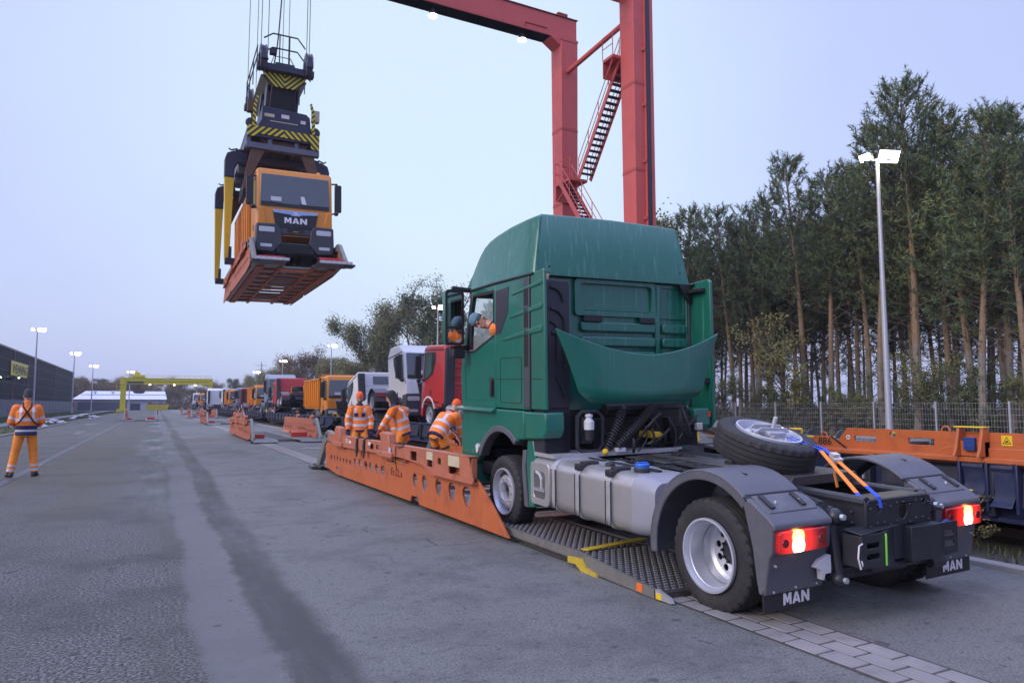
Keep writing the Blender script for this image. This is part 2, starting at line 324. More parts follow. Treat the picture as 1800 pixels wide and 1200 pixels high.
# ------------------------------------------------------------------ ground
def asphalt():
    m = bpy.data.materials.new('asphalt'); m.use_nodes = True; t = m.node_tree; L = t.links.new; b = t.nodes['Principled BSDF']
    tc = t.nodes.new('ShaderNodeTexCoord'); P = tc.outputs['Object']
    sep = t.nodes.new('ShaderNodeSeparateXYZ'); L(P, sep.inputs[0])
    def noise(sc, det=4, rg=0.55, vec=None):
        n = t.nodes.new('ShaderNodeTexNoise'); n.inputs['Scale'].default_value = sc; n.inputs['Detail'].default_value = det; n.inputs['Roughness'].default_value = rg; L(vec or P, n.inputs['Vector']); return n.outputs[0]
    def rng_(v, a, b_, c=0.0, d=1.0, smooth=True):
        r = t.nodes.new('ShaderNodeMapRange'); r.interpolation_type = 'SMOOTHSTEP' if smooth else 'LINEAR'
        for i, q in enumerate((a, b_, c, d)): r.inputs[i + 1].default_value = q
        L(v, r.inputs[0]); return r.outputs[0]
    def ma(op, a, b_):
        n = t.nodes.new('ShaderNodeMath'); n.operation = op
        for i, q in enumerate((a, b_)):
            if isinstance(q, (int, float)): n.inputs[i].default_value = q
            else: L(q, n.inputs[i])
        return n.outputs[0]
    col = None
    def mix(fac, a, b_):
        k = t.nodes.new('ShaderNodeMix'); k.data_type = 'RGBA'
        for i, q in ((0, fac), (6, a), (7, b_)):
            if isinstance(q, (tuple, float, int)): k.inputs[i].default_value = (*q, 1) if isinstance(q, tuple) else q
            else: L(q, k.inputs[i])
        return k.outputs[2]
    fine = noise(260, 3, 0.7); med = noise(38, 4, 0.7); big = noise(0.35, 5, 0.6)
    mp = t.nodes.new('ShaderNodeMapping'); mp.inputs['Scale'].default_value = (1.0, 0.16, 1); L(P, mp.inputs[0])
    stretch = noise(0.9, 6, 0.65, mp.outputs[0])
    X = sep.outputs[0]; Y = sep.outputs[1]
    # wavy lane coordinate: bands follow the traffic direction with ragged edges
    wob = ma('MULTIPLY', ma('SUBTRACT', noise(1.3, 5, 0.65), 0.5), 0.30)
    slow = ma('MULTIPLY', ma('SUBTRACT', noise(0.12, 2, 0.5), 0.5), 0.6)
    XW = ma('ADD', ma('ADD', X, wob), slow)
    base = mix(rng_(ma('ADD', ma('MULTIPLY', fine, 0.5), ma('MULTIPLY', noise(60, 4, 0.75), 0.5)), 0.36, 0.64), (0.042, 0.043, 0.047), (0.32, 0.32, 0.33))
    base = mix(rng_(med, 0.55, 0.75, 0, 0.45), base, (0.032, 0.033, 0.038))
    base = mix(rng_(big, 0.45, 0.62, 0, 0.55), base, (0.20, 0.20, 0.212))
    base = mix(rng_(noise(1.1, 6, 0.72), 0.45, 0.63, 0, 0.42), base, (0.062, 0.062, 0.068))
    base = mix(rng_(noise(14, 5, 0.75), 0.53, 0.66, 0, 0.6), base, (0.040, 0.040, 0.043))
    left = rng_(XW, 0.25, 0.45, 1.0, 0.0)                                     # older, coarser slab on the left
    coarse = noise(42, 4, 0.78)
    lcol = mix(rng_(coarse, 0.42, 0.62), (0.022, 0.023, 0.026), (0.26, 0.258, 0.26))
    lcol = mix(rng_(stretch, 0.45, 0.65, 0, 0.65), lcol, (0.085, 0.078, 0.066))
    lcol = mix(rng_(noise(0.55, 5, 0.62), 0.44, 0.64, 0, 0.6), lcol, (0.042, 0.043, 0.047))
    base = mix(left, base, lcol)
    strip = ma('MULTIPLY', rng_(XW, 0.28, 0.36), rng_(XW, 0.66, 0.74, 1.0, 0.0))  # smooth seal strip
    base = mix(ma('MULTIPLY', strip, 0.75), base, mix(fine, (0.125, 0.123, 0.140), (0.190, 0.188, 0.208)))
    tyre = ma('MULTIPLY', rng_(XW, 0.70, 0.80), rng_(XW, 1.05, 1.22, 1.0, 0.0))   # dark tyre band
    scr = noise(0.9, 6, 0.7, mp.outputs[0])
    base = mix(ma('MULTIPLY', tyre, rng_(scr, 0.30, 0.58, 0.25, 0.95)), base, mix(fine, (0.042, 0.041, 0.043), (0.088, 0.085, 0.088)))
    mud = ma('MULTIPLY', ma('MULTIPLY', rng_(Y, 11, 22), rng_(noise(0.22, 5, 0.6), 0.47, 0.62)), rng_(X, 3.2, 2.4))
    base = mix(ma('MULTIPLY', mud, 0.6), base, (0.105, 0.092, 0.070))
    mud2 = ma('MULTIPLY', rng_(XW, -2.9, -2.5), rng_(XW, -1.0, -0.2, 1.0, 0.0))
    mud2 = ma('MULTIPLY', mud2, rng_(Y, 8, 15)); mud2 = ma('MULTIPLY', mud2, rng_(noise(0.6, 5, 0.6, mp.outputs[0]), 0.35, 0.55, 0.2, 1))
    base = mix(ma('MULTIPLY', mud2, 0.6), base, (0.115, 0.100, 0.076))
    spots = rng_(noise(5.5, 2, 0.4), 0.70, 0.73)
    base = mix(ma('MULTIPLY', spots, 0.6), base, (0.030, 0.030, 0.033))
    mp2 = t.nodes.new('ShaderNodeMapping'); mp2.inputs['Scale'].default_value = (1.0, 0.16, 1); L(P, mp2.inputs[0])
    wn_ = noise(0.33, 5, 0.62, mp2.outputs[0])
    near = rng_(Y, 7.5, 13)
    lane = ma('MULTIPLY', ma('MULTIPLY', rng_(XW, -0.9, -0.3), rng_(XW, 0.2, 0.5, 1.0, 0.0)), rng_(noise(0.8, 5, 0.65, mp2.outputs[0]), 0.36, 0.66))
    wet = ma('MAXIMUM', ma('MULTIPLY', lane, rng_(wn_, 0.30, 0.62)), rng_(wn_, 0.54, 0.72))
    wet = ma('MULTIPLY', wet, near); wet = ma('MULTIPLY', wet, rng_(X, 3.0, 1.6))
    base = mix(ma('MULTIPLY', wet, 0.55), base, (0.050, 0.051, 0.056))
    vo = t.nodes.new('ShaderNodeTexVoronoi'); vo.feature = 'DISTANCE_TO_EDGE'; vo.inputs['Scale'].default_value = 0.33
    wv = t.nodes.new('ShaderNodeVectorMath'); wv.operation = 'ADD'; sc_ = t.nodes.new('ShaderNodeVectorMath'); sc_.operation = 'SCALE'; sc_.inputs['Scale'].default_value = 0.9
    nz = t.nodes.new('ShaderNodeTexNoise'); nz.inputs['Scale'].default_value = 1.6; nz.inputs['Detail'].default_value = 6; L(P, nz.inputs['Vector']); L(nz.outputs[1], sc_.inputs[0]); L(P, wv.inputs[0]); L(sc_.outputs[0], wv.inputs[1]); L(wv.outputs[0], vo.inputs['Vector'])
    crack = ma('MULTIPLY', rng_(vo.outputs['Distance'], 0.0, 0.007, 1.0, 0.0), rng_(noise(0.45, 3, 0.5), 0.50, 0.58))
    base = mix(ma('MULTIPLY', crack, 0.75), base, (0.018, 0.018, 0.019))
    tone = t.nodes.new('ShaderNodeMix'); tone.data_type = 'RGBA'; tone.blend_type = 'MULTIPLY'; tone.inputs[0].default_value = 1.0; tone.inputs[7].default_value = (0.79, 0.815, 0.745, 1); L(base, tone.inputs[6]); base = tone.outputs[2]
    L(base, b.inputs['Base Color'])
    r0 = rng_(fine, 0.3, 0.7, 0.62, 0.9)
    rgh = t.nodes.new('ShaderNodeMix'); rgh.data_type = 'FLOAT'; L(wet, rgh.inputs[0]); L(r0, rgh.inputs[2]); rgh.inputs[3].default_value = 0.31
    L(rgh.outputs[0], b.inputs['Roughness']); b.inputs['Specular IOR Level'].default_value = 0.5
    bp = t.nodes.new('ShaderNodeBump'); bp.inputs['Distance'].default_value = 0.006
    hs = ma('ADD', ma('MULTIPLY', noise(190, 3, 0.7), 0.7), ma('MULTIPLY', ma('MULTIPLY', left, coarse), 0.9))
    L(ma('SUBTRACT', 0.8, ma('MULTIPLY', wet, 0.72)), bp.inputs['Strength']); L(hs, bp.inputs['Height']); L(bp.outputs[0], b.inputs['Normal'])
    return m
def sheet(name, x0, x1, y0, y1, z, mat, kind='structure', nx=1, ny=1):
    mb = MB(); xs = [x0 + (x1 - x0) * i / nx for i in range(nx + 1)]; ys = [y0 + (y1 - y0) * i / ny for i in range(ny + 1)]
    mb.add([(x, y, z) for y in ys for x in xs], [(j * (nx + 1) + i, j * (nx + 1) + i + 1, (j + 1) * (nx + 1) + i + 1, (j + 1) * (nx + 1) + i) for j in range(ny) for i in range(nx)])
    o = mb.build(name, mat, smooth=0); o['kind'] = kind; return o
SOIL = M('forest_soil', (0.045, 0.040, 0.028), 0.95, var=0.5, scale=0.8, bump=0.5, bscale=8, dirt=(0.03, 0.045, 0.015, 0.5, 0.7))
sheet('ground', -440, 440, -50, 640, -0.012, SOIL)
sheet('yard_pavement', -6.8, 7.4, -30, 260, 0.0, asphalt())
GRASSM = M('verge_soil', (0.06, 0.075, 0.028), 0.95, var=0.5, scale=1.5, bump=0.4, bscale=12, dirt=(0.11, 0.10, 0.06, 0.7, 0.7))
sheet('verge', -18.5, -6.95, -10, 215, 0.02, GRASSM)
BALLAST = M('track_ballast', (0.075, 0.07, 0.066), 0.95, var=0.6, scale=18, bump=0.9, bscale=16)
sheet('track_bed', 7.56, 21.5, -40, 260, 0.01, BALLAST)
CONC = M('kerb_concrete', (0.27, 0.265, 0.255), 0.85, var=0.2, scale=6, bump=0.2, dirt=(0.12, 0.115, 0.10, 3, 0.6))
sheet('footpath', -11.6, -9.9, -10, 215, 0.026, M('path_asphalt', (0.16, 0.16, 0.175), 0.8, var=0.2, scale=3))
k = MB()
for i in range(200):
    y = -8 + i * 1.0
    k.box(-6.98, -6.82, y + .006, y + .994, -0.02, 0.09)
tag(k.build('kerb', CONC, bevel=0.012), kind='structure')
k = MB()
for i in range(120):
    y = -30 + i * 1.0
    k.box(7.40, 7.56, y + .006, y + .994, -0.02, 0.055)
tag(k.build('kerb', CONC, bevel=0.012), kind='structure')
# concrete paver strips set flush in the asphalt, laid stone by stone
PAV = M('paver_concrete', (0.235, 0.228, 0.225), 0.85, var=0.35, scale=2.2, bump=0.25, bscale=90, dirt=(0.10, 0.095, 0.09, 4, 0.5))
def paver_strip(name, x0, rows, w, l, y0, y1, mat):
    mb = MB(); g = random.Random(5)
    for r in range(rows):
        y = y0 + (l / 2 if r % 2 else 0)
        while y < y1:
            h = 0.006 + g.uniform(0, 0.004); j = g.uniform(-.004, .004)
            mb.box(x0 + r * w + .008 + j, x0 + (r + 1) * w - .008 + j, y + .009, y + l - .009, -0.03, h)
            y += l
    return tag(mb.build(name, mat, bevel=0.006, seg=1), kind='structure')
sheet('paver_joint_sand', 3.83, 4.40, -10, 60, 0.003, M('joint_sand', (0.055, 0.05, 0.045), 0.95, var=0.4, scale=20))
paver_strip('paver_strip', 3.85, 3, 0.178, 0.27, -2, 30, PAV)
paver_strip('paver_strip', 3.85, 3, 0.178, 0.8, 30, 230, PAV)
paver_strip('drain_strip', -2.86, 1, 0.20, 0.5, 4, 160, M('drain_concrete', (0.055, 0.056, 0.07), 0.5, var=0.45, scale=0.7, bump=0.2, dirt=(0.22, 0.20, 0.17, 0.30, 0.8)))
lines = MB(); lines.box(4.9, 6.2, 27.2, 27.42, -.01, .006); lines.box(4.8, 6.0, 21.4, 21.6, -.01, .006)
tag(lines.build('road_marking', M('worn_white_line', (0.40, 0.40, 0.40), 0.8, var=0.4, scale=6, dirt=(0.1, 0.1, 0.1, 5, 0.8))), kind='structure')
# rails under the wagons
rl = MB()
for x in (8.98, 10.42):
    rl.prism([(-.07, 0.02), (.07, 0.02), (.02, .06), (.02, .13), (.035, .14), (.035, .17), (-.035, .17), (-.035, .14), (-.02, .13), (-.02, .06)], 'y', -30, 250, T=Matrix.Translation((x, 0, 0)))
tag(rl.build('rails', M('rail_steel', (0.13, 0.10, 0.085), 0.5, 0.6, var=0.3)), kind='structure')
# grass blades on the verge
def blades(name, area, n, h, mats, seed, keep=None):
    g = random.Random(seed); mb = MB()
    for _ in range(n):
        x0, x1, y0, y1 = area; x = g.uniform(x0, x1); y = y0 + (y1 - y0) * g.random() ** 1.8
        if keep and not keep(x, y): continue
        a = g.uniform(0, 2 * pi); hh = h * g.uniform(.4, 1.3); w = 0.008 + 0.0005 * y; dx, dy = cos(a), sin(a); lean = g.uniform(.1, .7) * hh
        mb.add([(x - dx * w, y - dy * w, 0.02), (x + dx * w, y + dy * w, 0.02), (x - dy * lean, y + dx * lean, .02 + hh)], [(0, 1, 2)], g.randrange(len(mats)))
    return tag(mb.build(name, mats, smooth=0), kind='stuff')
GR1 = M('grass_blade', (0.055, 0.082, 0.026), 0.8, var=0.4, scale=0.6); GR2 = M('dry_grass_blade', (0.16, 0.15, 0.07), 0.85, var=0.3)
blades('verge_grass', (-17.5, -7.0, 18, 190), 26000, .11, [GR1, GR1, GR2], 3, lambda x, y: not -11.7 < x < -9.8)
blades('trackside_weeds', (7.62, 8.5, 2.5, 40), 3200, .08, [GR1, GR2, GR1], 4)
# pale heaps along the kerb
def heap(x, y, sx, sy, h, mat, label, seed):
    g = random.Random(seed); mb = MB()
    for _ in range(26):
        a, q = g.uniform(0, 2 * pi), g.random() ** .6; px_, py_ = x + sx * q * cos(a), y + sy * q * sin(a)
        r = g.uniform(.12, .3); mb.ball((px_, py_, h * (1 - q) * .8 + .03), r, r * g.uniform(.7, 1.6), r * g.uniform(.35, .6), n=7, m=5)
    o = mb.build('gravel_heap', mat, smooth=0); return tag(o, label, 'heap', 'pale heaps beside the kerb')
PALE = M('pale_rubble', (0.50, 0.50, 0.54), 0.85, var=0.25, scale=3, bump=0.3)
heap(-8.0, 61, .9, 3.0, .40, PALE, 'pale rubble heap on the verge nearest the grey hatted worker', 1)
heap(-7.9, 74, .8, 2.4, .32, PALE, 'low flat rubble heap in the middle of the verge row', 2)
heap(-7.7, 100, 1.4, 9.0, .55, PALE, 'long pale rubble heap on the verge close to the yellow gantry', 3)
# ------------------------------------------------------------------ wheels (shared meshes)
def tyre_mesh(r=.445, ri=.285, w=.28, name='tyre', n=96, blocks=True):
    h = w / 2; prof = [(ri, -h * .82), (ri + .03, -h * .95), (ri + .09, -h), (r - .05, -h * .97), (r - .016, -h * .90), (r - .003, -h * .80)]
    for a in (-.55, -.5, -.46, -.22, -.18, -.14): prof.append((r - (.012 if a in (-.5, -.18) else 0), h * a))
    prof += [(r, 0)]; prof = prof + [(q, -a) for q, a in prof[-2::-1]]
    mb = MB(); rings = []
    for q, a in prof:
        ring = []
        for k in range(n):
            t = 2 * pi * k / n; rr = q
            if blocks and abs(a) > h * .75 and q > r - .06 and (k % 3 == 0): rr -= .016
            elif blocks and abs(a) > h * .3 and q > r - .02 and (k % 3 == 1): rr -= .006
            ring.append((a, rr * cos(t), rr * sin(t)))
        rings.append(ring)
    mb.loft(rings, caps=False); return mb.mesh(name, RUBBER, 25)
def rim_mesh(front, ri=.285, w=.26):
    h = w / 2; mb = MB()
    # outer side is -x
    mb.lathe([(ri + .006, -h + .012), (ri + .004, -h - .012), (ri - .012, -h - .014), (ri - .022, -h + .01), (ri - .035, -h + .05), (ri - .05, h * .3), (ri - .02, h), (ri + .006, h)], n=48)
    if not front: mb.lathe([(ri - .03, -h + .03), (ri - .038, -h + .034), (ri - .040, -h + .05)], n=48)
    if front:                                   # flat disc set just inside, ten nuts, open hub
        a = -h + .045
        mb.lathe([(ri - .045, a + .06), (ri - .065, a + .035), (.205, a), (.195, a - .015), (.125, a - .03), (.118, a - .028), (.105, a + .01), (.10, a + .09)], n=48)
        mb.lathe([(.0001, a + .05), (.06, a + .05), (.075, a + .03), (.10, a + .04)], n=24, mi=1)
        for k in range(10):
            t = 2 * pi * k / 10; c = (0, .16 * cos(t), .16 * sin(t))
            mb.lathe([(.0001, a - .038), (.012, a - .038), (.014, a - .022), (.021, a - .020), (.021, a + .0)], c=c, n=8, mi=2 if k % 1 == 0 else 0)
    else:                                       # deep dish with hand holes
        a = h * 1.0
        mb.lathe([(ri - .052, h * .2), (ri - .05, h * .8), (ri - .035, h * .86), (ri - .04, a - .03), (.222, a - .006), (.21, a)], n=48)
        outer = [(.21 * cos(2 * pi * k / 48), .21 * sin(2 * pi * k / 48)) for k in range(48)]
        hub = [(.105 * cos(2 * pi * k / 24), .105 * sin(2 * pi * k / 24)) for k in range(24)]
        holes = [hub]
        for q in range(10):
            t = 2 * pi * q / 10 + .2; holes.append([(.163 * cos(t) + .029 * cos(2 * pi * k / 12), .163 * sin(t) + .029 * sin(2 * pi * k / 12)) for k in range(12)])
        mb.plate(outer, holes, 'x', a, a + .012)
        mb.lathe([(.0001, a - .03), (.05, a - .03), (.06, a - .014), (.075, a - .02), (.10, a - .018), (.108, a - .006), (.112, a + .02)], n=24, mi=1)
        for k in range(10):
            t = 2 * pi * k / 10; mb.lathe([(.0001, a - .04), (.013, a - .04), (.013, a + .005)], c=(0, .088 * cos(t), .088 * sin(t)), n=6, mi=1)
        mb.lathe([(.0001, a + .04), (.25, a + .04)], n=24, mi=1)
    return mb.mesh('rim', [RIM, CHASS, STEEL], 35)
TYRE_F = tyre_mesh(w=.27); TYRE_R = tyre_mesh(w=.25); RIM_F = rim_mesh(True); RIM_R = rim_mesh(False)
TYRE_LO = tyre_mesh(n=36, blocks=False)
HUB = MB().lathe([(.0001, .20), (.09, .20), (.09, .33), (.0001, .33)], n=16).mesh('wheel', CHASS)
def wheel(parent, x, y, z, side, rear, lo=False, tw=None):      # side -1 left, +1 right
    o = inst('wheel', HUB, parent, (x, y, z), (0, 0, 0 if side < 0 else pi))
    inst('tyre', TYRE_LO if lo else (TYRE_R if rear else TYRE_F), o)
    inst('rim', RIM_R if rear else RIM_F, o)
    if rear: inst('tyre', TYRE_LO if lo else TYRE_R, o, (.33, 0, 0))
    return o
def arcpts(cy, cz, r, a0, a1, n=16): return [(cy + r * cos(R(a0 + (a1 - a0) * k / n)), cz + r * sin(R(a0 + (a1 - a0) * k / n))) for k in range(n + 1)]

# ------------------------------------------------------------------ the green tractor unit
POSE = Matrix.Translation((5.152, 4.539, 0.0)) @ Matrix.Rotation(R(.924), 4, 'Z') @ Matrix.Rotation(R(1.695), 4, 'X') @ Matrix.Rotation(R(-1.202), 4, 'Y')
tk = thing('tractor_unit', 'large green truck tractor backing onto the orange wagon, rear lights lit', 'truck', mat=POSE)
# chassis rails and cross members
m = MB()
for s in (-1, 1):
    m.prism([(-.81, .70), (-.81, .915), (.3, .925), (1.2, .90), (4.3, .90), (4.3, .62), (1.2, .62), (.2, .68)], 'x', s * .39, s * .375)
    for z in (.905, .69): m.box(s * .39 if s < 0 else .31, -.31 if s < 0 else s * .39, -.78, 4.3, z - .006 + (0.012 if z > .8 else 0), z + .006 + (.012 if z > .8 else 0))
    for i in range(16): m.lathe([(.0001, .016), (.016, .014), (.018, 0)], 'z', (s * .35, -.7 + i * .2, .925), 6)
    for i in range(20):
        for z in (.74, .82): m.lathe([(.0001, s * .018), (.014, s * .018), (.014, 0)], 'x', (s * .39, -.7 + i * .17, z), 6)
m.plate([(-.385, .705), (.385, .705), (.385, .885), (.35, .918), (-.35, .918), (-.385, .885)], [ell(.04, .81, .05, .058), ell(-.24, .845, .02, .022, 8), ell(.30, .87, .018, .02, 8)], 'y', -.815, -.80)
m.box(-.37, .37, -.80, -.60, .905, .922)
for i in range(10):
    for zz in (.735, .87): m.lathe([(.0001, -.828), (.011, -.828), (.012, -.815)], 'y', (-.34 + i * .076, 0, zz + (.01 if i % 3 else -.012)), 6)
for y in (1.0, 2.0, 3.0): m.box(-.38, .38, y - .05, y + .05, .64, .82)
m.tube([(-.355, -.80, .90), (-.355, .9, .92)], .045, 10)
m.tube([(.355, -.72, .90), (.355, .9, .92)], .04, 10)
chf = m.build('chassis_frame', CHASS, tk, bevel=.006)
# axle, springs, air bellows, stabiliser links
m = MB(); m.tube([(-.75, 0, .44), (-.3, 0, .45), (-.2, 0, .47), (.2, 0, .47), (.3, 0, .45), (.75, 0, .44)], [.08, .085, .2, .2, .085, .08], 14)
for s in (-1, 1):
    m.lathe([(.11, .47), (.14, .5), (.12, .56), (.145, .6), (.12, .66), (.11, .68)], 'z', (s * .48, -.38, 0), 16)
    m.lathe([(.11, .47), (.14, .5), (.12, .56), (.145, .6), (.12, .66), (.11, .68)], 'z', (s * .48, .38, 0), 16)
    m.bar((s * .5, -.5, .43), (s * .5, .55, .43), .09, .08)
    m.tube([(s * .56, -.64, .80), (s * .56, -.70, .36)], [.045, .035], 10); m.tube([(s * .56, -.36, .84), (s * .56, -.66, .82)], .05, 10)
    m.ball((s * .56, -.68, .80), .065); m.ball((s * .56, -.70, .34), .06)
    m.tube([(s * .62, -.62, .86), (s * .40, -.2, .86)], .05, 10)
    m.tube([(s * .36, -.66, .36), (s * .62, -.66, .36)], .035, 10)
m.tube([(-.34, -.60, .33), (.34, -.60, .33)], .035, 10)
m.build('rear_axle', CHASS, tk)
m = MB()
for s in (-1, 1):
    m.lathe([(.0001, -.03), (.022, -.03), (.024, 0)], 'y', (s * .56, -.735, .805), 6); m.lathe([(.0001, -.03), (.022, -.03), (.024, 0)], 'y', (s * .56, -.745, .345), 6)
m.lathe([(.0001, -.02), (.02, -.02), (.02, 0)], 'y', (.66, -.72, .78), 8)
m.build('bolt', M('zinc_bolt', (.55, .62, .66), .35, .6), tk)
# valve block on the left rail with red cap
m = MB(); m.box(-.62, -.40, -.30, .12, .78, .83)
for i in range(5): m.lathe([(.02, .83), (.02, .86), (.0001, .87)], 'z', (-.5, -.24 + i * .075, 0), 8)
vb = m.build('valve_block', CHASS, tk); MB().ball((-.53, -.13, .87), .03).build('cap', M('red_cap', (.6, .05, .03), .4), vb)
# rear fenders
def rear_fender(s):
    xo, xi = s * 1.225, s * .63; m = MB(); rin, ro = .655, .685
    a = arcpts(0, .43, ro, -8, 128, 22); b = arcpts(0, .43, rin, -8, 128, 22)
    m.prism(a + b[::-1], 'x', xo, xi)
    lip = arcpts(0, .43, rin - .055, -8, 133, 22)
    m.prism(arcpts(0, .43, ro, -8, 133, 22) + lip[::-1], 'x', xo, xo - s * .03)
    # tail housing: sloping cap, upright face for the lamp, tapering to the flap
    outer = [(-.43, .955), (-.50, .935), (-.655, .845), (-.715, .80), (-.722, .765), (-.70, .755), (-.692, .60), (-.662, .56), (-.615, .285), (-.555, .285), (-.535, .38), (-.50, .62), (-.42, .90)]
    m.prism(outer, 'x', xo, xi)
    f = m.build('rear_fender', DGREY, tk, bevel=.016, seg=3)
    d = MB()                                    # raised cover with two latches, seams
    d.prism([(-.44, .965), (-.49, .95), (-.63, .868), (-.62, .855), (-.44, .945)], 'x', xo - s * .06, xi + s * .05)
    d.build('cover', DGREY, f, bevel=.008)
    d = MB()
    for xx in (.12, .44): d.bar((xo - s * xx, -.475, .967), (xo - s * xx, -.60, .897), .045, .012)
    d.bar((xo - s * .25, .10, 1.116), (xo - s * .25, -.22, 1.086), .012, .008)
    d.prism(arcpts(0, .43, ro + .003, 129, 132, 2) + arcpts(0, .43, ro - .01, 132, 129, 2), 'x', xo + s * .003, xi)
    d.build('latch', BLACKP, f)
    sc = MB()
    for q in (.2, .44): sc.lathe([(.0001, .01), (.010, .008), (.012, -.01)], 'z', (xo - s * q, -.545, .925), 6)
    for xx, zz in ((.06, .50), (.3, .315), (.08, .305), (.52, .315)): sc.lathe([(.0001, -.012), (.009, -.01), (.011, .02)], 'y', (xo - s * xx, -.66 + (.5 - zz) * .22, zz), 6)
    sc.build('bolt', MATS['zinc_bolt'], f)
    fl = MB().box(min(xo, xi), max(xo, xi), -.604, -.590, .165, .315).build('mudflap', BLACKP, f)
    man_logo(.083, .27, WMARK, fl, (s * .92 + (.02 if s < 0 else .06), -.6045, .237), (R(90), 0, 0))
    return f
fl_ = rear_fender(-1); rear_fender(1)
br = MB(); br.prism([(-.64, .40), (-.64, .53), (-.75, .50), (-.80, .455), (-.74, .43), (-.735, .36), (-.715, .36), (-.70, .40)], 'y', -.70, -.655)
br.build('bracket', M('pale_bracket', (.55, .56, .6), .5), fl_)
# tail lamps
for s in (-1, 1):
    x0, x1 = s * 1.195, s * .715; lo, hi = min(x0, x1), max(x0, x1)
    m = MB(); m.prism(rrect(lo, hi, .597, .752, .022), 'y', -.735, -.66); l = m.build('tail_lamp', tail_lens('near' if s < 0 else 'far'), tk, bevel=.008)
    m = MB()
    for q in (s * 1.14, s * .77): m.lathe([(.0001, -.741), (.03, -.741), (.032, -.733)], 'y', (q, 0, .672), 14)
    m.build('reflector', M('dark_red_reflector', (.16, .01, .012), .25, coat=.5), l)
# underrun plates at the tail
m = MB()
m.plate([(-.56, .455), (-.30, .45), (-.30, .70), (-.56, .695)], [rrect(-.50, -.36, .595, .635, .012), rrect(-.50, -.36, .515, .555, .012)], 'y', -.90, -.888)
m.hexa([(-.30, -.90, .45), (-.05, -.80, .43), (-.05, -.72, .43), (-.30, -.80, .45)], [(-.30, -.90, .70), (-.05, -.80, .705), (-.05, -.72, .705), (-.30, -.80, .70)])
m.hexa([(-.57, -.91, .700), (-.04, -.84, .712), (-.04, -.70, .722), (-.57, -.75, .715)], [(-.57, -.91, .707), (-.04, -.84, .719), (-.04, -.70, .729), (-.57, -.75, .722)])
m.box(-.56, -.545, -.885, -.74, .46, .69)
m.hexa([(.07, -.86, .43), (.38, -.90, .435), (.38, -.78, .435), (.07, -.74, .43)], [(.07, -.86, .69), (.38, -.90, .70), (.38, -.78, .71), (.07, -.74, .70)])
m.plate([(.385, .435), (.60, .455), (.60, .70), (.385, .70)], [rrect(.43, .55, .595, .635, .012), rrect(.43, .55, .515, .555, .012)], 'y', -.89, -.878)
m.box(-.05, .07, -.80, -.70, .45, .70)
un = m.build('underrun_plate', CHASS, tk, bevel=.005)
MB().box(-.305, -.295, -.914, -.904, .46, .69).build('edge_strip', LIME, un)
m = MB(); m.tube([(-.55, -.90, .64), (-.60, -.91, .63), (-.625, -.92, .55), (-.60, -.92, .47), (-.565, -.91, .49), (-.57, -.905, .52)], .006, 6); m.build('cable', WMARK, tk)
m = MB(); m.tube([(.66, -.70, .62), (.70, -.73, .66), (.75, -.73, .66), (.77, -.72, .60)], .014, 6); m.build('cable', BLUEC, tk)
m = MB(); m.tube([(.36, -.80, .38), (.50, -.81, .38)], .045, 12); m.tube([(-.3, -.76, .40), (.5, -.76, .40)], .03, 8); m.build('towing_bar', CHASS, tk)
# wheels
wheel(tk, -1.055, 0, .44, -1, True); wheel(tk, 1.055, 0, .40, 1, True)
wheel(tk, -1.03, 3.67, .44, -1, False); wheel(tk, 1.03, 3.67, .42, 1, False)
m = MB(); m.tube([(-.95, 3.67, .44), (.95, 3.67, .44)], .06, 10); m.build('front_axle', CHASS, tk)
# fuel tank
m = MB(); ring = lambda y, g=0: [(x, y, z) for x, z in rrect(-1.2 + g, -.55 - g, .40 + g, .955 - g, .13 - g * .5, 5)]
m.loft([ring(2.90, .05), ring(2.885, .015), ring(2.85), ring(1.0), ring(.975, .0)])
ft = m.build('fuel_tank', ALU, tk, smooth=50)
m = MB(); m.loft([ring(.975), ring(.93, .004), ring(.80, .02), ring(.70, .05)]); m.build('end_cap', M('tank_end_grey', (.27, .28, .33), .42, var=.08), ft, smooth=50)
for y in (2.36, 1.88, 1.33):
    m = MB(); g = -.012; o_ = rrect(-1.2 + g, -.55 - g, .40 + g, .955 - g, .14, 6); i_ = rrect(-1.2, -.55, .40, .955, .128, 6)
    for k in range(len(o_)):
        j = (k + 1) % len(o_)
        m.hexa([(*o_[k], 0), (*o_[j], 0), (*i_[j], 0), (*i_[k], 0)], [(*o_[k], 1), (*o_[j], 1), (*i_[j], 1), (*i_[k], 1)])
    m.v = [(p[0], y + (p[2] - .5) * .075, p[1]) for p in m.v]
    ts = m.build('tank_strap', STEEL, ft, smooth=50)
    m = MB(); m.box(-1.217, -1.213, y - .052, y - .038, .44, .86); m.box(-1.217, -1.213, y + .038, y + .05, .44, .86); m.build('rubber_edge', BLACKP, ts)
m = MB()
for y in (1.88, 1.33): m.box(-1.15, -.97, y - .05, y + .05, .95, .985); m.box(-1.215, -1.11, y - .05, y + .05, .90, .965)
m.lathe([(.075, .94), (.08, .985), (.07, 1.0)], 'z', (-.98, 1.1, 0), 16); m.lathe([(.05, .94), (.05, .99), (.0001, 1.0)], 'z', (-.98, 1.62, 0), 12)
m.build('strap_bracket', BLACKP, ft, bevel=.01)
m = MB(); m.lathe([(.07, .985), (.072, 1.03), (.06, 1.04), (.0001, 1.04)], 'z', (-.98, 1.1, 0), 14); m.box(-1.04, -.92, 1.085, 1.115, 1.035, 1.052); m.build('fuel_cap', BLUEC, ft, bevel=.005)
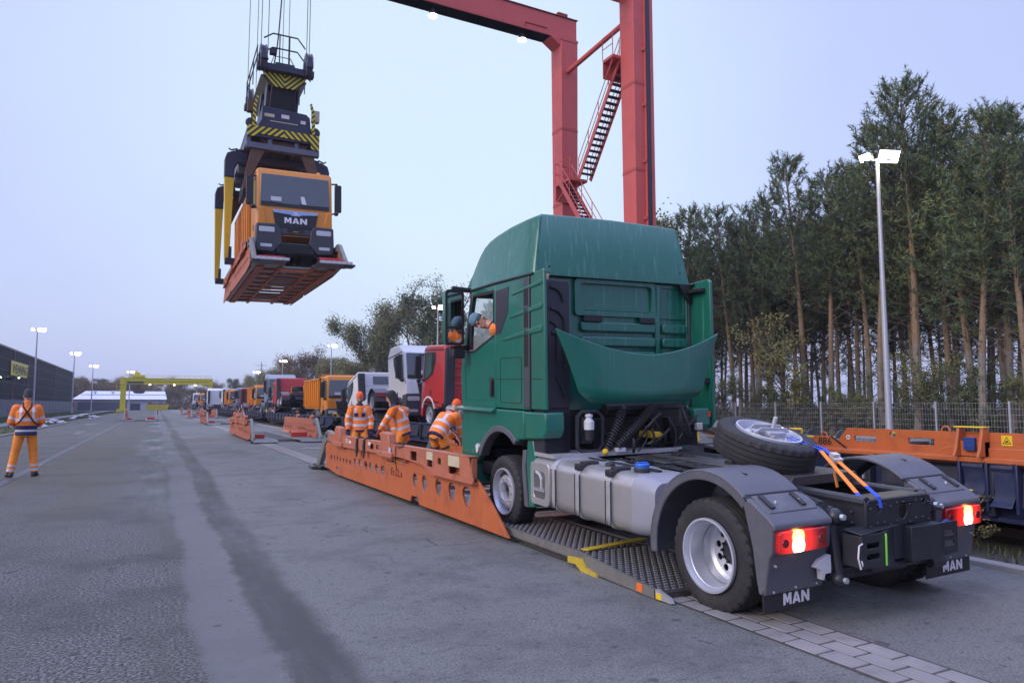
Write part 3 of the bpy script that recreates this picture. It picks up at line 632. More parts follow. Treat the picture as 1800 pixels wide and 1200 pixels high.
# step recess at the front of the tank
m = MB(); m.plate(rrect(2.46, 2.87, .43, .90, .05), [rrect(2.54, 2.80, .50, .80, .05)], 'x', -1.214, -1.19); m.build('step_panel', ALU, ft, bevel=.006)
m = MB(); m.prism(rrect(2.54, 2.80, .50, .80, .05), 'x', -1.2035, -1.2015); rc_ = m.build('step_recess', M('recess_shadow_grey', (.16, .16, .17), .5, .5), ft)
m = MB(); m.box(-1.225, -1.2, 2.55, 2.79, .585, .61); m.tube([(-1.21, 2.62, .61), (-1.21, 2.62, .72), (-1.21, 2.66, .77), (-1.21, 2.74, .79)], .018, 8)
for i in range(8): m.box(-1.232, -1.2, 2.56 + i * .029, 2.575 + i * .029, .61, .618)
m.build('step', STEEL, ft)
# catwalk plates
m = MB()
hol = [ell(x * .066 - 1.06 + (.033 if r % 2 else 0), 2.50 + r * .05, .016, .016, 6) for x in range(26) for r in range(8)]
m.plate([(-1.14, 2.46), (.66, 2.46), (.66, 2.92), (-1.14, 2.92)], hol, 'z', .985, .992)
m.box(-1.14, .66, 2.452, 2.46, .955, 1.0); m.box(-1.148, -1.14, 2.452, 2.92, .955, 1.0)
for i in range(60): m.box(-1.12 + i * .03, -1.108 + i * .03, 2.455, 2.47, .992, 1.004)
m.build('catwalk', STEEL, tk)
m = MB(); m.box(.0, .42, .9, 2.3, .95, .962); m.box(-.30, -.02, 1.6, 2.3, .94, .952); m.prism([(-.45, .94), (.45, .94), (.38, 1.02), (-.38, 1.02)], 'y', -.15, .55)
m.build('coupling_plate', DSTEEL, tk, bevel=.006)
m = MB()
g = random.Random(3)
for i in range(26):
    x = g.uniform(-.34, .34); pts = [(x + g.uniform(-.05, .05), .7 + j * .32, .90 + g.uniform(-.03, .05)) for j in range(6)]; m.tube(pts, g.uniform(.012, .024), 6)
m.tube([(-.85, 1.0, .95), (-.75, 2.4, .94)], .03, 8); m.tube([(.55, .7, .88), (.6, 2.4, .9)], .09, 10); m.box(.5, 1.15, 1.0, 2.3, .45, .85)
m.build('air_lines', CHASS, tk)
m = MB()
for i in range(18):
    p = Vector((g.uniform(-.45, .85), g.uniform(2.35, 2.62), g.uniform(.98, 1.15))); q = p + Vector((g.uniform(-.35, .35), g.uniform(-.1, .1), g.uniform(.1, .42))); c_ = (p + q) / 2 + Vector((g.uniform(-.15, .15), -.08, g.uniform(-.1, .12)))
    m.tube([p * (1 - t) ** 2 + c_ * 2 * t * (1 - t) + q * t * t for t in (0, .2, .4, .6, .8, 1)], g.uniform(.008, .02), 6)
m.build('hoses', BLACKP, tk)
m = MB()
for i in range(9): x, y = g.uniform(-.7, .5), g.uniform(.9, 2.3); m.box(x, x + g.uniform(.04, .14), y, y + g.uniform(.04, .14), .93, .96 + g.uniform(0, .04))
m.build('junction_box', BLACKP, tk, bevel=.004, split=True)
m = MB(); m.lathe([(.02, .96), (.022, 1.02), (.0001, 1.03)], 'z', (-.36, .62, 0), 10); tc_ = m.build('valve_cap', M('teal_cap', (.03, .22, .24), .4), tk)
m = MB(); m.lathe([(.02, .96), (.022, 1.02), (.0001, 1.03)], 'z', (.30, .55, 0), 10); m.build('valve_cap', MATS['teal_cap'], tk)
m = MB(); m.box(-.1, .02, .62, .72, .95, 1.0); m.box(-.32, -.2, 2.42, 2.5, .995, 1.04); m.build('connector', WMARK, tk, split=True)
# ---- cab: side walls with window openings, roof, rear wall, floor, nose
DOOR = [(3.80, 1.47), (4.86, 1.47), (4.90, 1.9), (4.84, 2.25), (4.56, 3.04), (3.80, 3.05)]
WIN = [(3.87, 2.40), (4.25, 2.29), (4.46, 2.225), (4.73, 2.225), (4.48, 2.955), (3.87, 2.95)]
def side(s):
    x = s * 1.2; i = x - s * .05; m = MB()
    m.plate(DOOR, [WIN], 'x', x, i); d = m.build('cab_door', GREENP, tk, bevel=.008)
    f = MB(); w2 = [(3.845, 2.37), (4.24, 2.262), (4.45, 2.195), (4.775, 2.195), (4.50, 2.985), (3.845, 2.98)]
    f.plate(w2, [WIN], 'x', x + s * .004, x - s * .02); f.build('window_frame', BLACKP, d)
    gl = MB(); gl.prism([(3.95, 2.375), (4.25, 2.29), (4.46, 2.225), (4.73, 2.225), (4.66, 2.43), (4.2, 2.43)] if s < 0 else WIN, 'x', x - s * .024, x - s * .03)
    gl.build('window_glass', M('clear_glass', (.75, .85, .82), .05, trans=.85, alpha=.55) if s < 0 else M('tinted_clear_glass', (.8, .85, .84), .05, trans=.9, alpha=.35), d)
    h = MB(); h.prism(rrect(3.835, 3.985, 1.60, 1.86, .03), 'x', x + s * .004, x - s * .02); h.bar((x + s * .02, 3.88, 1.63), (x + s * .02, 3.88, 1.83), .035, .03); h.build('handle', BLACKP, d, bevel=.006)
    st = MB(); st.prism([(x - s * .02, 1.40), (x + s * .07, 1.42), (x + s * .075, 1.445), (x - s * .01, 1.475)], 'y', 3.80, 4.92); st.build('sill', GREENP, d, bevel=.01)
    gr = MB(); gr.prism([(3.92, 1.56), (4.75, 1.56), (4.80, 2.05), (4.78, 2.06), (4.73, 1.575), (3.92, 1.575)], 'x', x + s * .006, x - s * .01); gr.build('swage', GREENP, d)
    # rear quarter
    m = MB(); m.prism([(2.90, 1.48), (3.795, 1.48), (3.795, 3.045), (2.90, 3.05)], 'x', x, i); q = m.build('cab_side', GREENP, tk, bevel=.008)
    b = MB(); b.prism([(3.79, 2.40), (3.66, 2.41), (3.45, 2.665), (3.42, 2.975), (3.79, 2.955)], 'x', x + s * .005, x - s * .01); b.build('corner_panel', M('corner_panel_black', (.035, .036, .05), .3, var=.2), q)
    r_ = MB()
    for z0, z1, y1 in ((2.90, 2.945, 3.35), (2.625, 2.68, 3.42), (2.36, 2.43, 3.62)):
        r_.prism([(2.60, z0 + .01), (y1, z0 - .05), (y1 - .03, z0 - .02), (2.60, z1 + .02)], 'x', x + s * .016, x - s * .03)
    if s < 0: r_.build('rib', GREENP, q, bevel=.016, seg=3)
    v = MB(); v.box(*sorted((x + s * .012, x - s * .02)), 2.885, 3.03, 1.5, 3.02)
    v = v.build('vent_strip', M('vent_grey', (.06, .06, .075), .45), q, bevel=.006)
    v2 = MB()
    for zz in ((1.98, 2.40), (2.44, 2.66), (2.70, 2.90)):
        for k in range(3): v2.box(*sorted((x + s * .016, x)), 2.915 + k * .035, 2.937 + k * .035, *zz)
    v2.build('slot', KMARK, v)
    h = MB(); hh = rrect(3.10, 3.67, 1.545, 2.10, .04); h.plate(hh, [rrect(3.108, 3.662, 1.553, 2.092, .036)], 'x', x + s * .003, x - s * .01); h.build('hatch_seam', KMARK, q)
    sm = MB(); sm.box(*sorted((x + s * .002, x - s * .01)), 2.60, 3.79, 1.832, 1.840); sm.build('seam', KMARK, q)
    # side flap at the back of the cab
    m = MB(); zb = 1.20 if s > 0 else 1.49
    if s < 0: m.prism([(2.53, zb), (2.875, zb), (2.875, 3.05), (2.60, 3.09), (2.56, 3.07)], 'x', x - s * .002, x - s * .04)
    else: m.prism([(2.50, zb + .1), (2.58, zb), (2.97, zb), (2.97, 3.08), (2.56, 3.10), (2.52, 3.06)], 'x', x + s * .06, x + s * .015)
    fp = m.build('side_flap', GREENP if s < 0 else GREEN, tk, bevel=.012, seg=3)
    # lower body with wheel arch
    m = MB()
    A = arcpts(3.68, .545, .69, 130, 24, 20)     # rear to front over the wheel
    m.prism([(3.05, 1.465), (3.05, 1.12), (3.20, 1.12)] + A + [(4.36, .76), (4.40, .73), (4.76, .73), (4.84, .95), (4.82, 1.40), (4.80, 1.465)], 'x', x, x - s * .10)
    lb = m.build('wheel_arch_panel', GREENP, tk, bevel=.025, seg=3)
    m = MB(); a1 = arcpts(3.68, .545, .71, 26, 128, 20); a2 = arcpts(3.68, .545, .635, 26, 128, 20); m.prism(a1 + a2[::-1], 'x', x + s * .014, x - s * .12); al = m.build('arch_lip', DGREY, lb, bevel=.01)
    if s < 0: MB().prism([(4.30, .88), (4.34, .86), (4.37, .96), (4.31, .99), (4.27, .95)], 'x', x - .03, x + .02).build('torn_edge', WMARK, al)
    m = MB(); m.prism([(2.54, 1.46), (2.53, 1.26), (2.60, 1.165), (3.035, 1.13), (3.035, 1.46)], 'x', x, x - s * .25); m.build('corner_fairing', GREENP, tk, bevel=.025, seg=3)
    m = MB(); m.prism([(2.90, .36), (3.03, .34), (3.10, .85), (3.06, 1.13), (2.92, 1.13), (2.88, .95)], 'x', x + s * -.05, x - s * .32); m.build('inner_fender', GREEN, tk, bevel=.015)
    m = MB(); m.prism([(3.03, .34), (3.13, .34), (3.19, .80), (3.16, 1.0), (3.07, 1.0), (3.11, .82)], 'x', x + s * -.04, x - s * .30); m.build('splash_guard', DGREY, tk, bevel=.01)
    m = MB(); m.prism([(4.36, .48), (4.42, .44), (4.5, .70), (4.44, .74)], 'x', x - s * .02, x - s * .2); m.build('lower_step', GREENP, tk)
side(-1); side(1)
# roof fairing
def froof(y, zt, wt, zb=3.055, wb=1.185):
    r = .055; pts = [(-wb, zb)]
    for k in range(6):
        a = R(180 - 90 * k / 5); pts.append((-wt + r + r * cos(a) * (1 if k else 1), zt - r + r * sin(a)))
    pts += [(-.6, zt + .012), (0, zt + .02), (.6, zt + .012)]
    for k in range(6):
        a = R(90 - 90 * k / 5); pts.append((wt - r + r * cos(a), zt - r + r * sin(a)))
    pts += [(wb, zb)]
    return [(x, y, z) for x, z in pts]
m = MB()
rings = [froof(2.84, 3.12, 1.15), froof(2.85, 3.08 + .03, 1.16), froof(2.925, 3.775, 1.045), froof(2.95, 3.80, 1.045), froof(3.3, 3.80, 1.05), froof(3.67, 3.785, 1.055), froof(4.07, 3.745, 1.055), froof(4.28, 3.71, 1.055), froof(4.44, 3.655, 1.055), froof(4.58, 3.56, 1.06), froof(4.70, 3.43, 1.07), froof(4.79, 3.27, 1.10), froof(4.84, 3.14, 1.14)]
rings[0] = [(x, y, min(z, 3.07) if z < 3.08 else 3.07) for x, y, z in rings[0]]
m.loft(rings); rf = m.build('roof_fairing', GREEN, tk, bevel=.03, seg=3, smooth=40)
m = MB()
for s in (-1, 1): m.tube([(s * 1.2, 2.80, 3.055), (s * 1.205, 3.8, 3.06), (s * 1.2, 4.55, 3.05)], .018, 8)
m.tube([(-1.17, 2.855, 3.062), (1.17, 2.855, 3.062)], .014, 8); m.build('roof_seal', BLACKP, rf)
m = MB()
for x, z in ((-1.0, 3.28), (-.6, 3.65), (.45, 3.66), (1.02, 3.20), (-.95, 3.16)): m.lathe([(.0001, -.012), (.012, -.01), (.012, .02)], 'y', (x, 2.85 + (z - 3.1) * .175, z), 8)
m.build('plug', KMARK, rf)
# rear wall
m = MB(); m.box(-1.0, 1.17, 2.93, 2.99, 1.45, 3.07)
rw_ = m.build('cab_rear_wall', GREEN, tk, bevel=.02)
m = MB()
m.plate(rrect(-.58, .66, 2.60, 3.05, .05), [rrect(-.50, .58, 2.665, 2.995, .05)], 'y', 2.93, 2.885)
m.plate(rrect(.675, 1.155, 2.60, 3.05, .05), [rrect(.73, 1.11, 2.655, 2.995, .05)], 'y', 2.93, 2.91)
m.prism([(.60, 3.05), (.74, 3.05), (.70, 2.0), (.66, 1.9), (.62, 2.5)], 'y', 2.93, 2.885)
m.prism([(-.98, 3.06), (-.62, 3.05), (-.60, 1.6), (-.98, 1.6)], 'y', 2.93, 2.915)
for z in (2.52, 2.34, 2.16, 1.98):
    m.prism(rrect(-.50, .63, z - .115, z + .012, .04), 'y', 2.93, 2.875); m.prism(rrect(.745, 1.14, z - .115, z + .012, .04), 'y', 2.93, 2.88)
m.build('pressed_panel', GREEN, rw_, bevel=.022, seg=3, split=True)
m = MB(); m.prism([(-.50, 2.67), (-.24, 2.745), (.30, 2.745), (.56, 2.67)], 'y', 2.93, 2.918); m.build('inset', GREENP, rw_, bevel=.006)
m = MB(); m.prism(rrect(-.47, -.20, 2.53, 2.61, .01), 'y', 2.905, 2.86); m.prism(rrect(.38, .60, 2.53, 2.60, .01), 'y', 2.905, 2.86); m.build('buffer_pad', BLACKP, rw_, bevel=.005)
# intake column between flap and wall
m = MB(); m.box(-1.14, -.80, 2.68, 2.92, .95, 2.98); m.prism(rrect(-1.14, -.80, 1.5, 2.97, .06), 'y', 2.69, 2.66)
for z in range(18): m.box(-1.14, -.80, 2.655, 2.69, 1.0 + z * .026, 1.013 + z * .026)
ic = m.build('air_intake', M('intake_black', (.028, .028, .04), .5, var=.2), tk, bevel=.02, seg=2)
m = MB()
def garc(cx, cz, r, a0, a1, tail): return [(cx + r * cos(R(a0 + (a1 - a0) * k / 8)), 2.655, cz + r * sin(R(a0 + (a1 - a0) * k / 8))) for k in range(9)] + tail
m.tube(garc(-1.06, 2.72, .17, 90, 0, []), .022, 8); m.tube(garc(-1.06, 2.45, .19, 90, 0, [(-.87, 2.655, 1.95)]), .022, 8); m.tube(garc(-1.06, 2.40, .085, 90, -0, [(-.975, 2.655, 2.0)]), .018, 8)
m.tube([(-.99, 2.655, 1.86), (-.90, 2.655, 1.72), (-.87, 2.655, 1.62)], .02, 8); m.ball((-1.02, 2.655, 2.36), .03)
m.build('groove', KMARK, ic)
# tub shaped lower deflector
def deflector():
    N = 28; m = MB(); top = []
    for k in range(N + 1):
        u = -1 + 2 * k / N; x = .06 + 1.19 * u; z = 2.115 + .285 * abs(u) ** 1.75; top.append((x, z))
    rows = []
    for j in range(13):
        v = j / 12; row = []
        for k in range(N + 1):
            u = -1 + 2 * k / N; x0, z0 = top[k]
            wbot = .87 + .32 * (1 - v) ** 1.25 if v < .8 else (.87 + .32 * .2 ** 1.25) * (1 - .22 * ((v - .8) / .2) ** 2)
            x = .06 + wbot * u; zb = 1.565
            z = z0 * (1 - v) + zb * v
            y = 2.42 - .11 * (1 - abs(u) ** 2.2) - .02 * v + .05 * max(0, v - .9) / .1
            row.append((x, y, z))
        rows.append(row)
    n = N + 1; vs = [p for r in rows for p in r] + [(p[0], p[1] + .03, p[2]) for r in rows for p in r]; o = len(rows) * n; fs = []
    for j in range(12):
        for k in range(N): a = j * n + k; fs += [(a, a + 1, a + n + 1, a + n), (o + a, o + a + n, o + a + n + 1, o + a + 1)]
    for k in range(N): fs += [(k, o + k, o + k + 1, k + 1), (12 * n + k, 12 * n + k + 1, o + 12 * n + k + 1, o + 12 * n + k)]
    for j in range(12): fs += [(j * n, (j + 1) * n, o + (j + 1) * n, o + j * n), (j * n + N, o + j * n + N, o + (j + 1) * n + N, (j + 1) * n + N)]
    m.add(vs, fs)
    return m.build('lower_deflector', GREENP, tk, bevel=.008, smooth=50)
deflector()
# hinge brackets of the right flap and the left one
m = MB(); m.prism([(.98, 3.06), (1.18, 3.05), (1.20, 2.80), (1.14, 2.84)], 'y', 2.88, 2.84); m.box(1.12, 1.30, 2.60, 2.86, 2.94, 2.99); m.box(1.05, 1.26, 2.55, 2.62, 1.77, 1.84); m.prism([(-1.16, 3.07), (-1.02, 3.07), (-1.10, 2.90), (-1.16, 2.88)], 'y', 2.80, 2.70)
m.build('hinge', BLACKP, tk, bevel=.008)
MB().prism([(-1.085, 3.05), (-1.045, 3.05), (-1.07, 2.95), (-1.09, 2.95)], 'y', 2.70, 2.69).build('hinge_plate', WORN, tk)
# interior, nose and floor
m = MB(); m.box(-1.14, 1.14, 2.99, 4.80, 1.40, 1.50); m.build('cab_floor', CHASS, tk)
m = MB(); m.box(-1.15, 1.15, 2.99, 3.02, 1.5, 3.04); m.box(-1.15, 1.15, 3.0, 4.5, 3.02, 3.05); m.build('cab_lining', CREAM, tk)
m = MB(); m.prism([(4.80, 1.45), (4.93, 1.47), (4.97, 1.9), (4.90, 2.22), (4.80, 2.22)], 'x', -1.19, 1.19); m.prism([(4.74, .35), (4.98, .42), (5.02, 1.2), (4.93, 1.46), (4.74, 1.46)], 'x', -1.16, 1.16); m.box(-1.19, 1.19, 4.50, 4.60, 2.95, 3.05); nose = m.build('cab_nose', GREENP, tk, bevel=.03)
m = MB(); m.prism([(4.90, 2.23), (4.60, 2.98), (4.59, 2.98), (4.89, 2.23)], 'x', -1.12, 1.12); m.build('windscreen', MATS['tinted_clear_glass'], nose)
m = MB(); m.box(-1.1, 1.1, 4.45, 4.8, 1.5, 2.2); m.tube([(-.62 + .22 * cos(k * pi / 8), 4.35 + .05 * sin(k * pi / 8), 2.10 + .2 * sin(k * pi / 8)) for k in range(17)], .018, 8); m.build('dashboard', BLACKP, tk, bevel=.03)
m = MB(); m.box(-.95, -.40, 3.55, 4.0, 1.75, 1.95); m.box(-.95, -.40, 3.45, 3.62, 1.95, 2.5); m.build('seat', M('seat_cloth', (.05, .05, .06), .9), tk, bevel=.05)
# mirrors
for s in (-1, 1):
    x = s * 1.2; m = MB(); xx = lambda a: x + s * a
    m.prism(rrect(*sorted((xx(.11), xx(.37))), 2.30, 3.05, .05), 'y', 4.58, 4.72); mr = m.build('mirror_housing', GREENP, tk, bevel=.03, seg=3)
    m = MB(); m.plate(rrect(*sorted((xx(.105), xx(.375))), 2.295, 3.055, .05), [rrect(*sorted((xx(.135), xx(.345))), 2.335, 3.015, .04)], 'y', 4.585, 4.57); m.box(*sorted((xx(.13), xx(.35))), 4.568, 4.58, 2.53, 2.55); m.build('mirror_frame', BLACKP, mr)
    m = MB(); m.prism(rrect(*sorted((xx(.13), xx(.35))), 2.33, 3.02, .04), 'y', 4.578, 4.582); m.build('mirror_glass', MIRROR, mr)
    m = MB(); m.bar((xx(-.02), 4.62, 3.06), (xx(.26), 4.64, 3.08), .07, .06); m.bar((xx(-.03), 4.72, 2.28), (xx(.26), 4.64, 2.26), .08, .06); m.prism(rrect(*sorted((xx(.08), xx(.26))), 2.12, 2.26, .03), 'y', 4.58, 4.74); m.bar((xx(-.02), 4.60, 2.24), (xx(-.02), 4.56, 3.05), .05, .07); m.build('mirror_arm', BLACKP, mr, bevel=.015)
# engine bay seen under the cab
m = MB(); m.box(-.42, .42, 2.75, 4.4, .62, 1.36); m.box(-.75, .9, 3.0, 4.6, .95, 1.42); m.box(.35, .92, 2.6, 3.0, 1.02, 1.45); m.prism([(.50, 1.36), (.92, 1.36), (.96, 1.0), (.56, 1.05)], 'y', 2.5, 2.9); m.tube([(-.3, 2.7, 1.47), (.9, 2.7, 1.47)], .07, 10)
for i in range(12): m.box(.58, .92, 2.46, 2.52, 1.02 + i * .022, 1.03 + i * .022)
eng = m.build('engine', M('engine_black', (.02, .02, .024), .45, .3, var=.4, scale=12), tk, bevel=.02)
def coil(p, q, r, turns, w):
    p, q = Vector(p), Vector(q); d = (q - p); a = d.normalized().cross(Vector((0, 1, 0))).normalized(); b = a.cross(d.normalized()); N = turns * 10
    return [p + d * (k / N) + (a * cos(2 * pi * k / 10) + b * sin(2 * pi * k / 10)) * r for k in range(N + 1)]
m = MB(); m.tube(coil((-.12, 2.55, 1.50), (-.42, 2.50, 1.02), .05, 16, .01), .011, 5); m.tube(coil((.32, 2.55, 1.50), (-.30, 2.46, 1.05), .05, 20, .01), .011, 5)
m.tube([(-.12, 2.55, 1.50), (-.42, 2.50, 1.02)], .032, 8); m.tube([(.32, 2.55, 1.50), (-.30, 2.46, 1.05)], .032, 8)
m.build('coiled_hose', M('hose_black', (.03, .03, .035), .35), tk)
m = MB(); m.tube([(-.80, 2.52, 1.42), (-.80, 2.52, 1.06), (-.74, 2.52, 1.01), (-.52, 2.52, 1.01), (-.46, 2.52, 1.08), (-.46, 2.52, 1.40), (-.52, 2.52, 1.46), (-.74, 2.52, 1.46), (-.80, 2.52, 1.40)], .022, 8); m.box(-.74, -.6, 2.52, 2.60, 1.1, 1.4); m.build('holder_frame', CHASS, tk)
m = MB(); m.lathe([(.0001, 1.14), (.055, 1.14), (.06, 1.30), (.06, 1.31)], 'z', (-.66, 2.49, 0), 14, 1); m.lathe([(.06, 1.26), (.062, 1.35), (.04, 1.38), (.03, 1.40), (.045, 1.405), (.045, 1.43), (.0001, 1.44)], 'z', (-.66, 2.49, 0), 14); m.build('filter_bottle', [M('milky_plastic', (.6, .62, .66), .4), KMARK], tk)
m = MB(); m.box(.24, .42, 2.5, 2.8, 1.12, 1.2); m.ball((-.46, 2.46, 1.0), .04); m.build('oil_can', YEL, tk, bevel=.02)
m = MB(); m.box(1.16, 1.19, 2.52, 2.56, 1.35, 1.42); m.build('marker', M('marker_red', (.7, .06, .03), .4), tk)
m = MB(); m.box(.86, .95, 2.40, 2.46, 1.20, 1.29); m.build('work_lamp', LAMPGL, tk, bevel=.01)
m = MB(); m.box(-1.12, -.56, 2.95, 4.65, .60, .75); m.box(.56, 1.12, 2.9, 4.65, .60, .75); m.box(-.95, .95, 4.3, 4.7, .40, .9); m.box(-1.1, -.62, 3.1, 4.35, 1.20, 1.42); m.box(.62, 1.1, 3.1, 4.35, 1.20, 1.42); m.build('underbody', CHASS, tk)
# ------------------------------------------------------------------ spare wheel lying on the coupling, and its strap
SP = Matrix.Translation((4.93, 4.83, 1.235)) @ Matrix.Rotation(R(2), 4, Vector((0, 1, 0))) @ Matrix.Rotation(R(19), 4, Vector((1, 0, 0)))
sw = thing('spare_wheel', 'spare wheel lying flat and strapped down on the green truck chassis', 'wheel', mat=SP)
rot = (0, R(90), 0)
inst('tyre', TYRE_F, sw, (0, 0, 0), rot); inst('rim', RIM_F, sw, (0, 0, 0), rot)
m = MB(); m.box(-.19, .20, -.05, .05, .14, .15); m.prism([(-.19, .15), (.20, .15), (.17, .185), (-.15, .185)], 'y', -.05, -.04); m.prism([(-.19, .15), (.20, .15), (.17, .185), (-.15, .185)], 'y', .04, .05); m.box(-.10, .10, -.11, -.03, .135, .16); m.tube([(.04, 0, .14), (.04, 0, .27)], .02, 8); m.build('clamp_plate', STEEL, sw, bevel=.003)
def lw(x, y, z): return POSE @ Vector((x, y, z))
A1 = SP @ Vector((.10, -.12, .125)); A2 = SP @ Vector((.17, -.10, .125)); B1 = lw(-.30, -.70, .93); B2 = lw(-.24, -.815, .935); B3 = lw(-.24, -.835, .86)
rs = thing('ratchet_strap', 'orange and blue ratchet strap tying the spare wheel to the chassis end', 'strap', loc=tuple(A1)); off = Matrix.Translation(-A1)
edge = SP @ Vector((.26, -.40, .125))
def strap(parts, mat, nm):
    m = MB()
    for a, b in parts: m.bar(a, b, .036, .006)
    m.xf(off); return m.build(nm, mat, rs)
mid = lambda a, b, t: a + (b - a) * t
E1 = SP @ Vector((.20, -.40, .13)); E2 = SP @ Vector((.28, -.37, .13))
strap([(A1, E1), (A2, E2), (E1, mid(E1, B1, .05)), (E2, mid(E2, B2, .22)), (mid(E2, B2, .80), B2), (B2, B3), (mid(E1, B1, .93), B1)], SBLUE, 'blue_webbing')
RT = mid(E2, B2, .24)
strap([(mid(E1, B1, .05), mid(E1, B1, .93)), (mid(E2, B2, .30), mid(E2, B2, .80)), (RT + Vector((.02, 0, 0)), RT + Vector((.01, .02, -.13))), (RT + Vector((.01, .02, -.13)), RT + Vector((.015, .0, -.24)))], SORANGE, 'orange_webbing')
m = MB(); m.bar(mid(E2, B2, .20), mid(E2, B2, .31), .075, .04); m.bar(mid(E2, B2, .2) + Vector((0, 0, .03)), mid(E2, B2, .28) + Vector((0, 0, .04)), .06, .015); m.xf(off); m.build('ratchet', M('ratchet_zinc', (.6, .6, .62), .4, .4), rs)
# ------------------------------------------------------------------ orange loading wagons (pallets)
def teardrop(y, z, ry, rz, n=12): return [(y + ry * cos(2 * pi * k / n) * (1 + .28 * sin(2 * pi * k / n)), z + rz * sin(2 * pi * k / n)) for k in range(n)]
SMALLH = [16.89, 16.56, 16.27, 15.98, 15.68, 15.4, 15.1, 14.67, 14.28, 13.86, 13.49, 13.08, 12.7]
BIGH = [10.9, 10.45, 9.85, 9.32, 8.8]
def cleats(m, x0, x1, y0, y1, z0, z1, mi=0, sx=.075, sy=.055):
    ny = max(1, int(abs(y1 - y0) / sy)); nx = max(1, int((x1 - x0) / sx))
    for j in range(ny):
        for i in range(nx):
            x = x0 + (i + .5 + (.25 if j % 2 else -.25)) * sx; t = (j + .5) / ny; y = y0 + (y1 - y0) * t; z = z0 + (z1 - z0) * t
            m.box(x - sx * .24, x + sx * .24, y - .006, y + .006, z, z + .010, mi)
def lever(m, x0, x1, ya, d):       # cranked side lever at the end of a wagon; d = +1/-1 direction away from the wagon
    P = lambda a, z: (ya + d * a, z)
    m.prism([P(-.30, .86), P(-.25, .93), P(.38, 1.0), P(.62, .93), P(1.50, .22), P(1.55, .06), P(1.30, .02), P(1.22, .14), P(.52, .70), P(.30, .76), P(-.1, .72), P(-.28, .76)], 'x', x0, x1)
def wagon_pallet(name, label, loc, rz, detail=False, group='orange loading wagons', mat=ORANGE, cat='loading wagon'):
    """origin: centre at ground, +y towards the lever end. ys from 7.55 to 17.5 are re-based to -5..+5"""
    t = thing(name, label, cat, loc, rz, group); y = lambda a: a - 12.5
    for s in (-1, 1):
        x = s * 1.42; i = x - s * .035; m = MB()
        out = [(7.55, .07), (10.68, .07), (10.74, .17), (11.04, .17), (11.10, .07), (16.3, .05), (17.45, .13), (17.55, .62), (17.4, .72), (15.3, .74), (8.50, .66), (8.42, .63), (8.05, .42), (7.72, .20)]
        holes = [teardrop(a, .41 if a < 14.9 else .37, .085 + (.03 if a < 14.9 else 0), .105 if a < 14.9 else .08) for a in SMALLH] + [teardrop(a, .405, .10 + .01 * q, .13) for q, a in enumerate(BIGH)] + [rrect(11.36, 12.44, .615, .682, .03)]
        holes.append([(16.2 + .22 * cos(k * pi / 6), .18 + .035 * sin(k * pi / 6)) for k in range(12)])
        if s > 0 or not detail: holes = holes[:18]
        m.plate([(y(a), b) for a, b in out], [[(y(a), b) for a, b in h] for h in holes], 'x', x, i)
        w = m.build('side_wall', mat, t, bevel=.004, seg=1)
        # sloping foot under the wall
        m = MB(); m.prism([(x, .22), (x - s * .05, .24), (x - s * .20, .075), (x - s * .17, .06)], 'y', y(8.15), y(10.66)); m.prism([(x, .22), (x - s * .05, .24), (x - s * .20, .075), (x - s * .17, .06)], 'y', y(11.12), y(16.2)); m.build('foot_plate', mat, w)
        # upper beam, standing proud of the wall
        m = MB(); xo = x + s * .075
        m.plate([(y(a), b) for a, b in [(8.42, .60), (8.40, .64), (8.56, .925), (15.3, .925), (15.9, .935), (16.9, .935), (16.9, .76), (15.75, .76), (15.5, .70), (12.5, .73), (12.40, .66), (12.05, .66), (11.95, .74), (11.25, .735), (10.35, .70), (9.95, .62)]], [[(y(a), b) for a, b in rrect(*h, .01)] for h in ((10.6, 10.9, .74, .88), (9.55, 9.68, .76, .85), (9.9, 10.12, .70, .80), (8.85, 9.25, .67, .77), (13.05, 13.3, .78, .88))], 'x', xo, xo - s * .02)
        m.prism([(x - s * .07, .925), (xo + s * .004, .925), (xo + s * .004, .937), (x - s * .07, .937)], 'y', y(8.56), y(16.9)); m.box(*sorted((x, xo + s * .02)), y(8.40), y(10.0), .60, .618)
        m.prism([(x - s * .07, .925), (x - s * .05, .925), (x - s * .05, .65), (x - s * .07, .65)], 'y', y(8.6), y(16.9))
        for a in (8.46, 9.9, 11.2, 12.5, 14.0, 15.4): m.box(*sorted((x, xo - s * .01)), y(a), y(a) + .02, .66, .92)
        m.build('top_beam', mat if not detail else ORANGE2, t, bevel=.006)
        # guide posts
        for a in (16.0, 12.35):
            m = MB(); m.prism([(y(a - .42), .72), (y(a - .35), .98), (y(a - .30), 1.10), (y(a + .05), 1.13), (y(a + .16), 1.06), (y(a + .12), .72)], 'x', xo + s * .03, x - s * .04); m.prism([(x - s * .04, .80), (xo + s * .05, .80), (xo + s * .05, .69), (xo - s * .02, .69)], 'y', y(a - .55), y(a + .3)); m.build('guide_post', ORANGE2, t, bevel=.02)
        m = MB(); lever(m, x - s * .10, x + s * .02, y(16.95), 1); lv = m.build('end_lever', GSTEEL, t, bevel=.02)
        m = MB(); m.lathe([(.0001, s * .05), (.05, s * .05), (.055, 0)], 'x', (x, y(17.35), .88), 12); m.box(x - .16, x + .10, y(18.3), y(18.78), .02, .075); m.build('lever_foot', DSTEEL, lv)
    # deck: two tracks and cross members
    m = MB()
    for s in (-1, 1):
        m.box(*sorted((s * 1.36, s * .42)), y(8.2), y(18.0), .085, .12)
        cleats(m, min(s * 1.33, s * .45), max(s * 1.33, s * .45), y(8.3), y(17.9), .12, .12, 1, .16, .16)
    for k in range(12): m.box(-.44, .44, y(8.5 + k * .8), y(8.75 + k * .8), .06, .115)
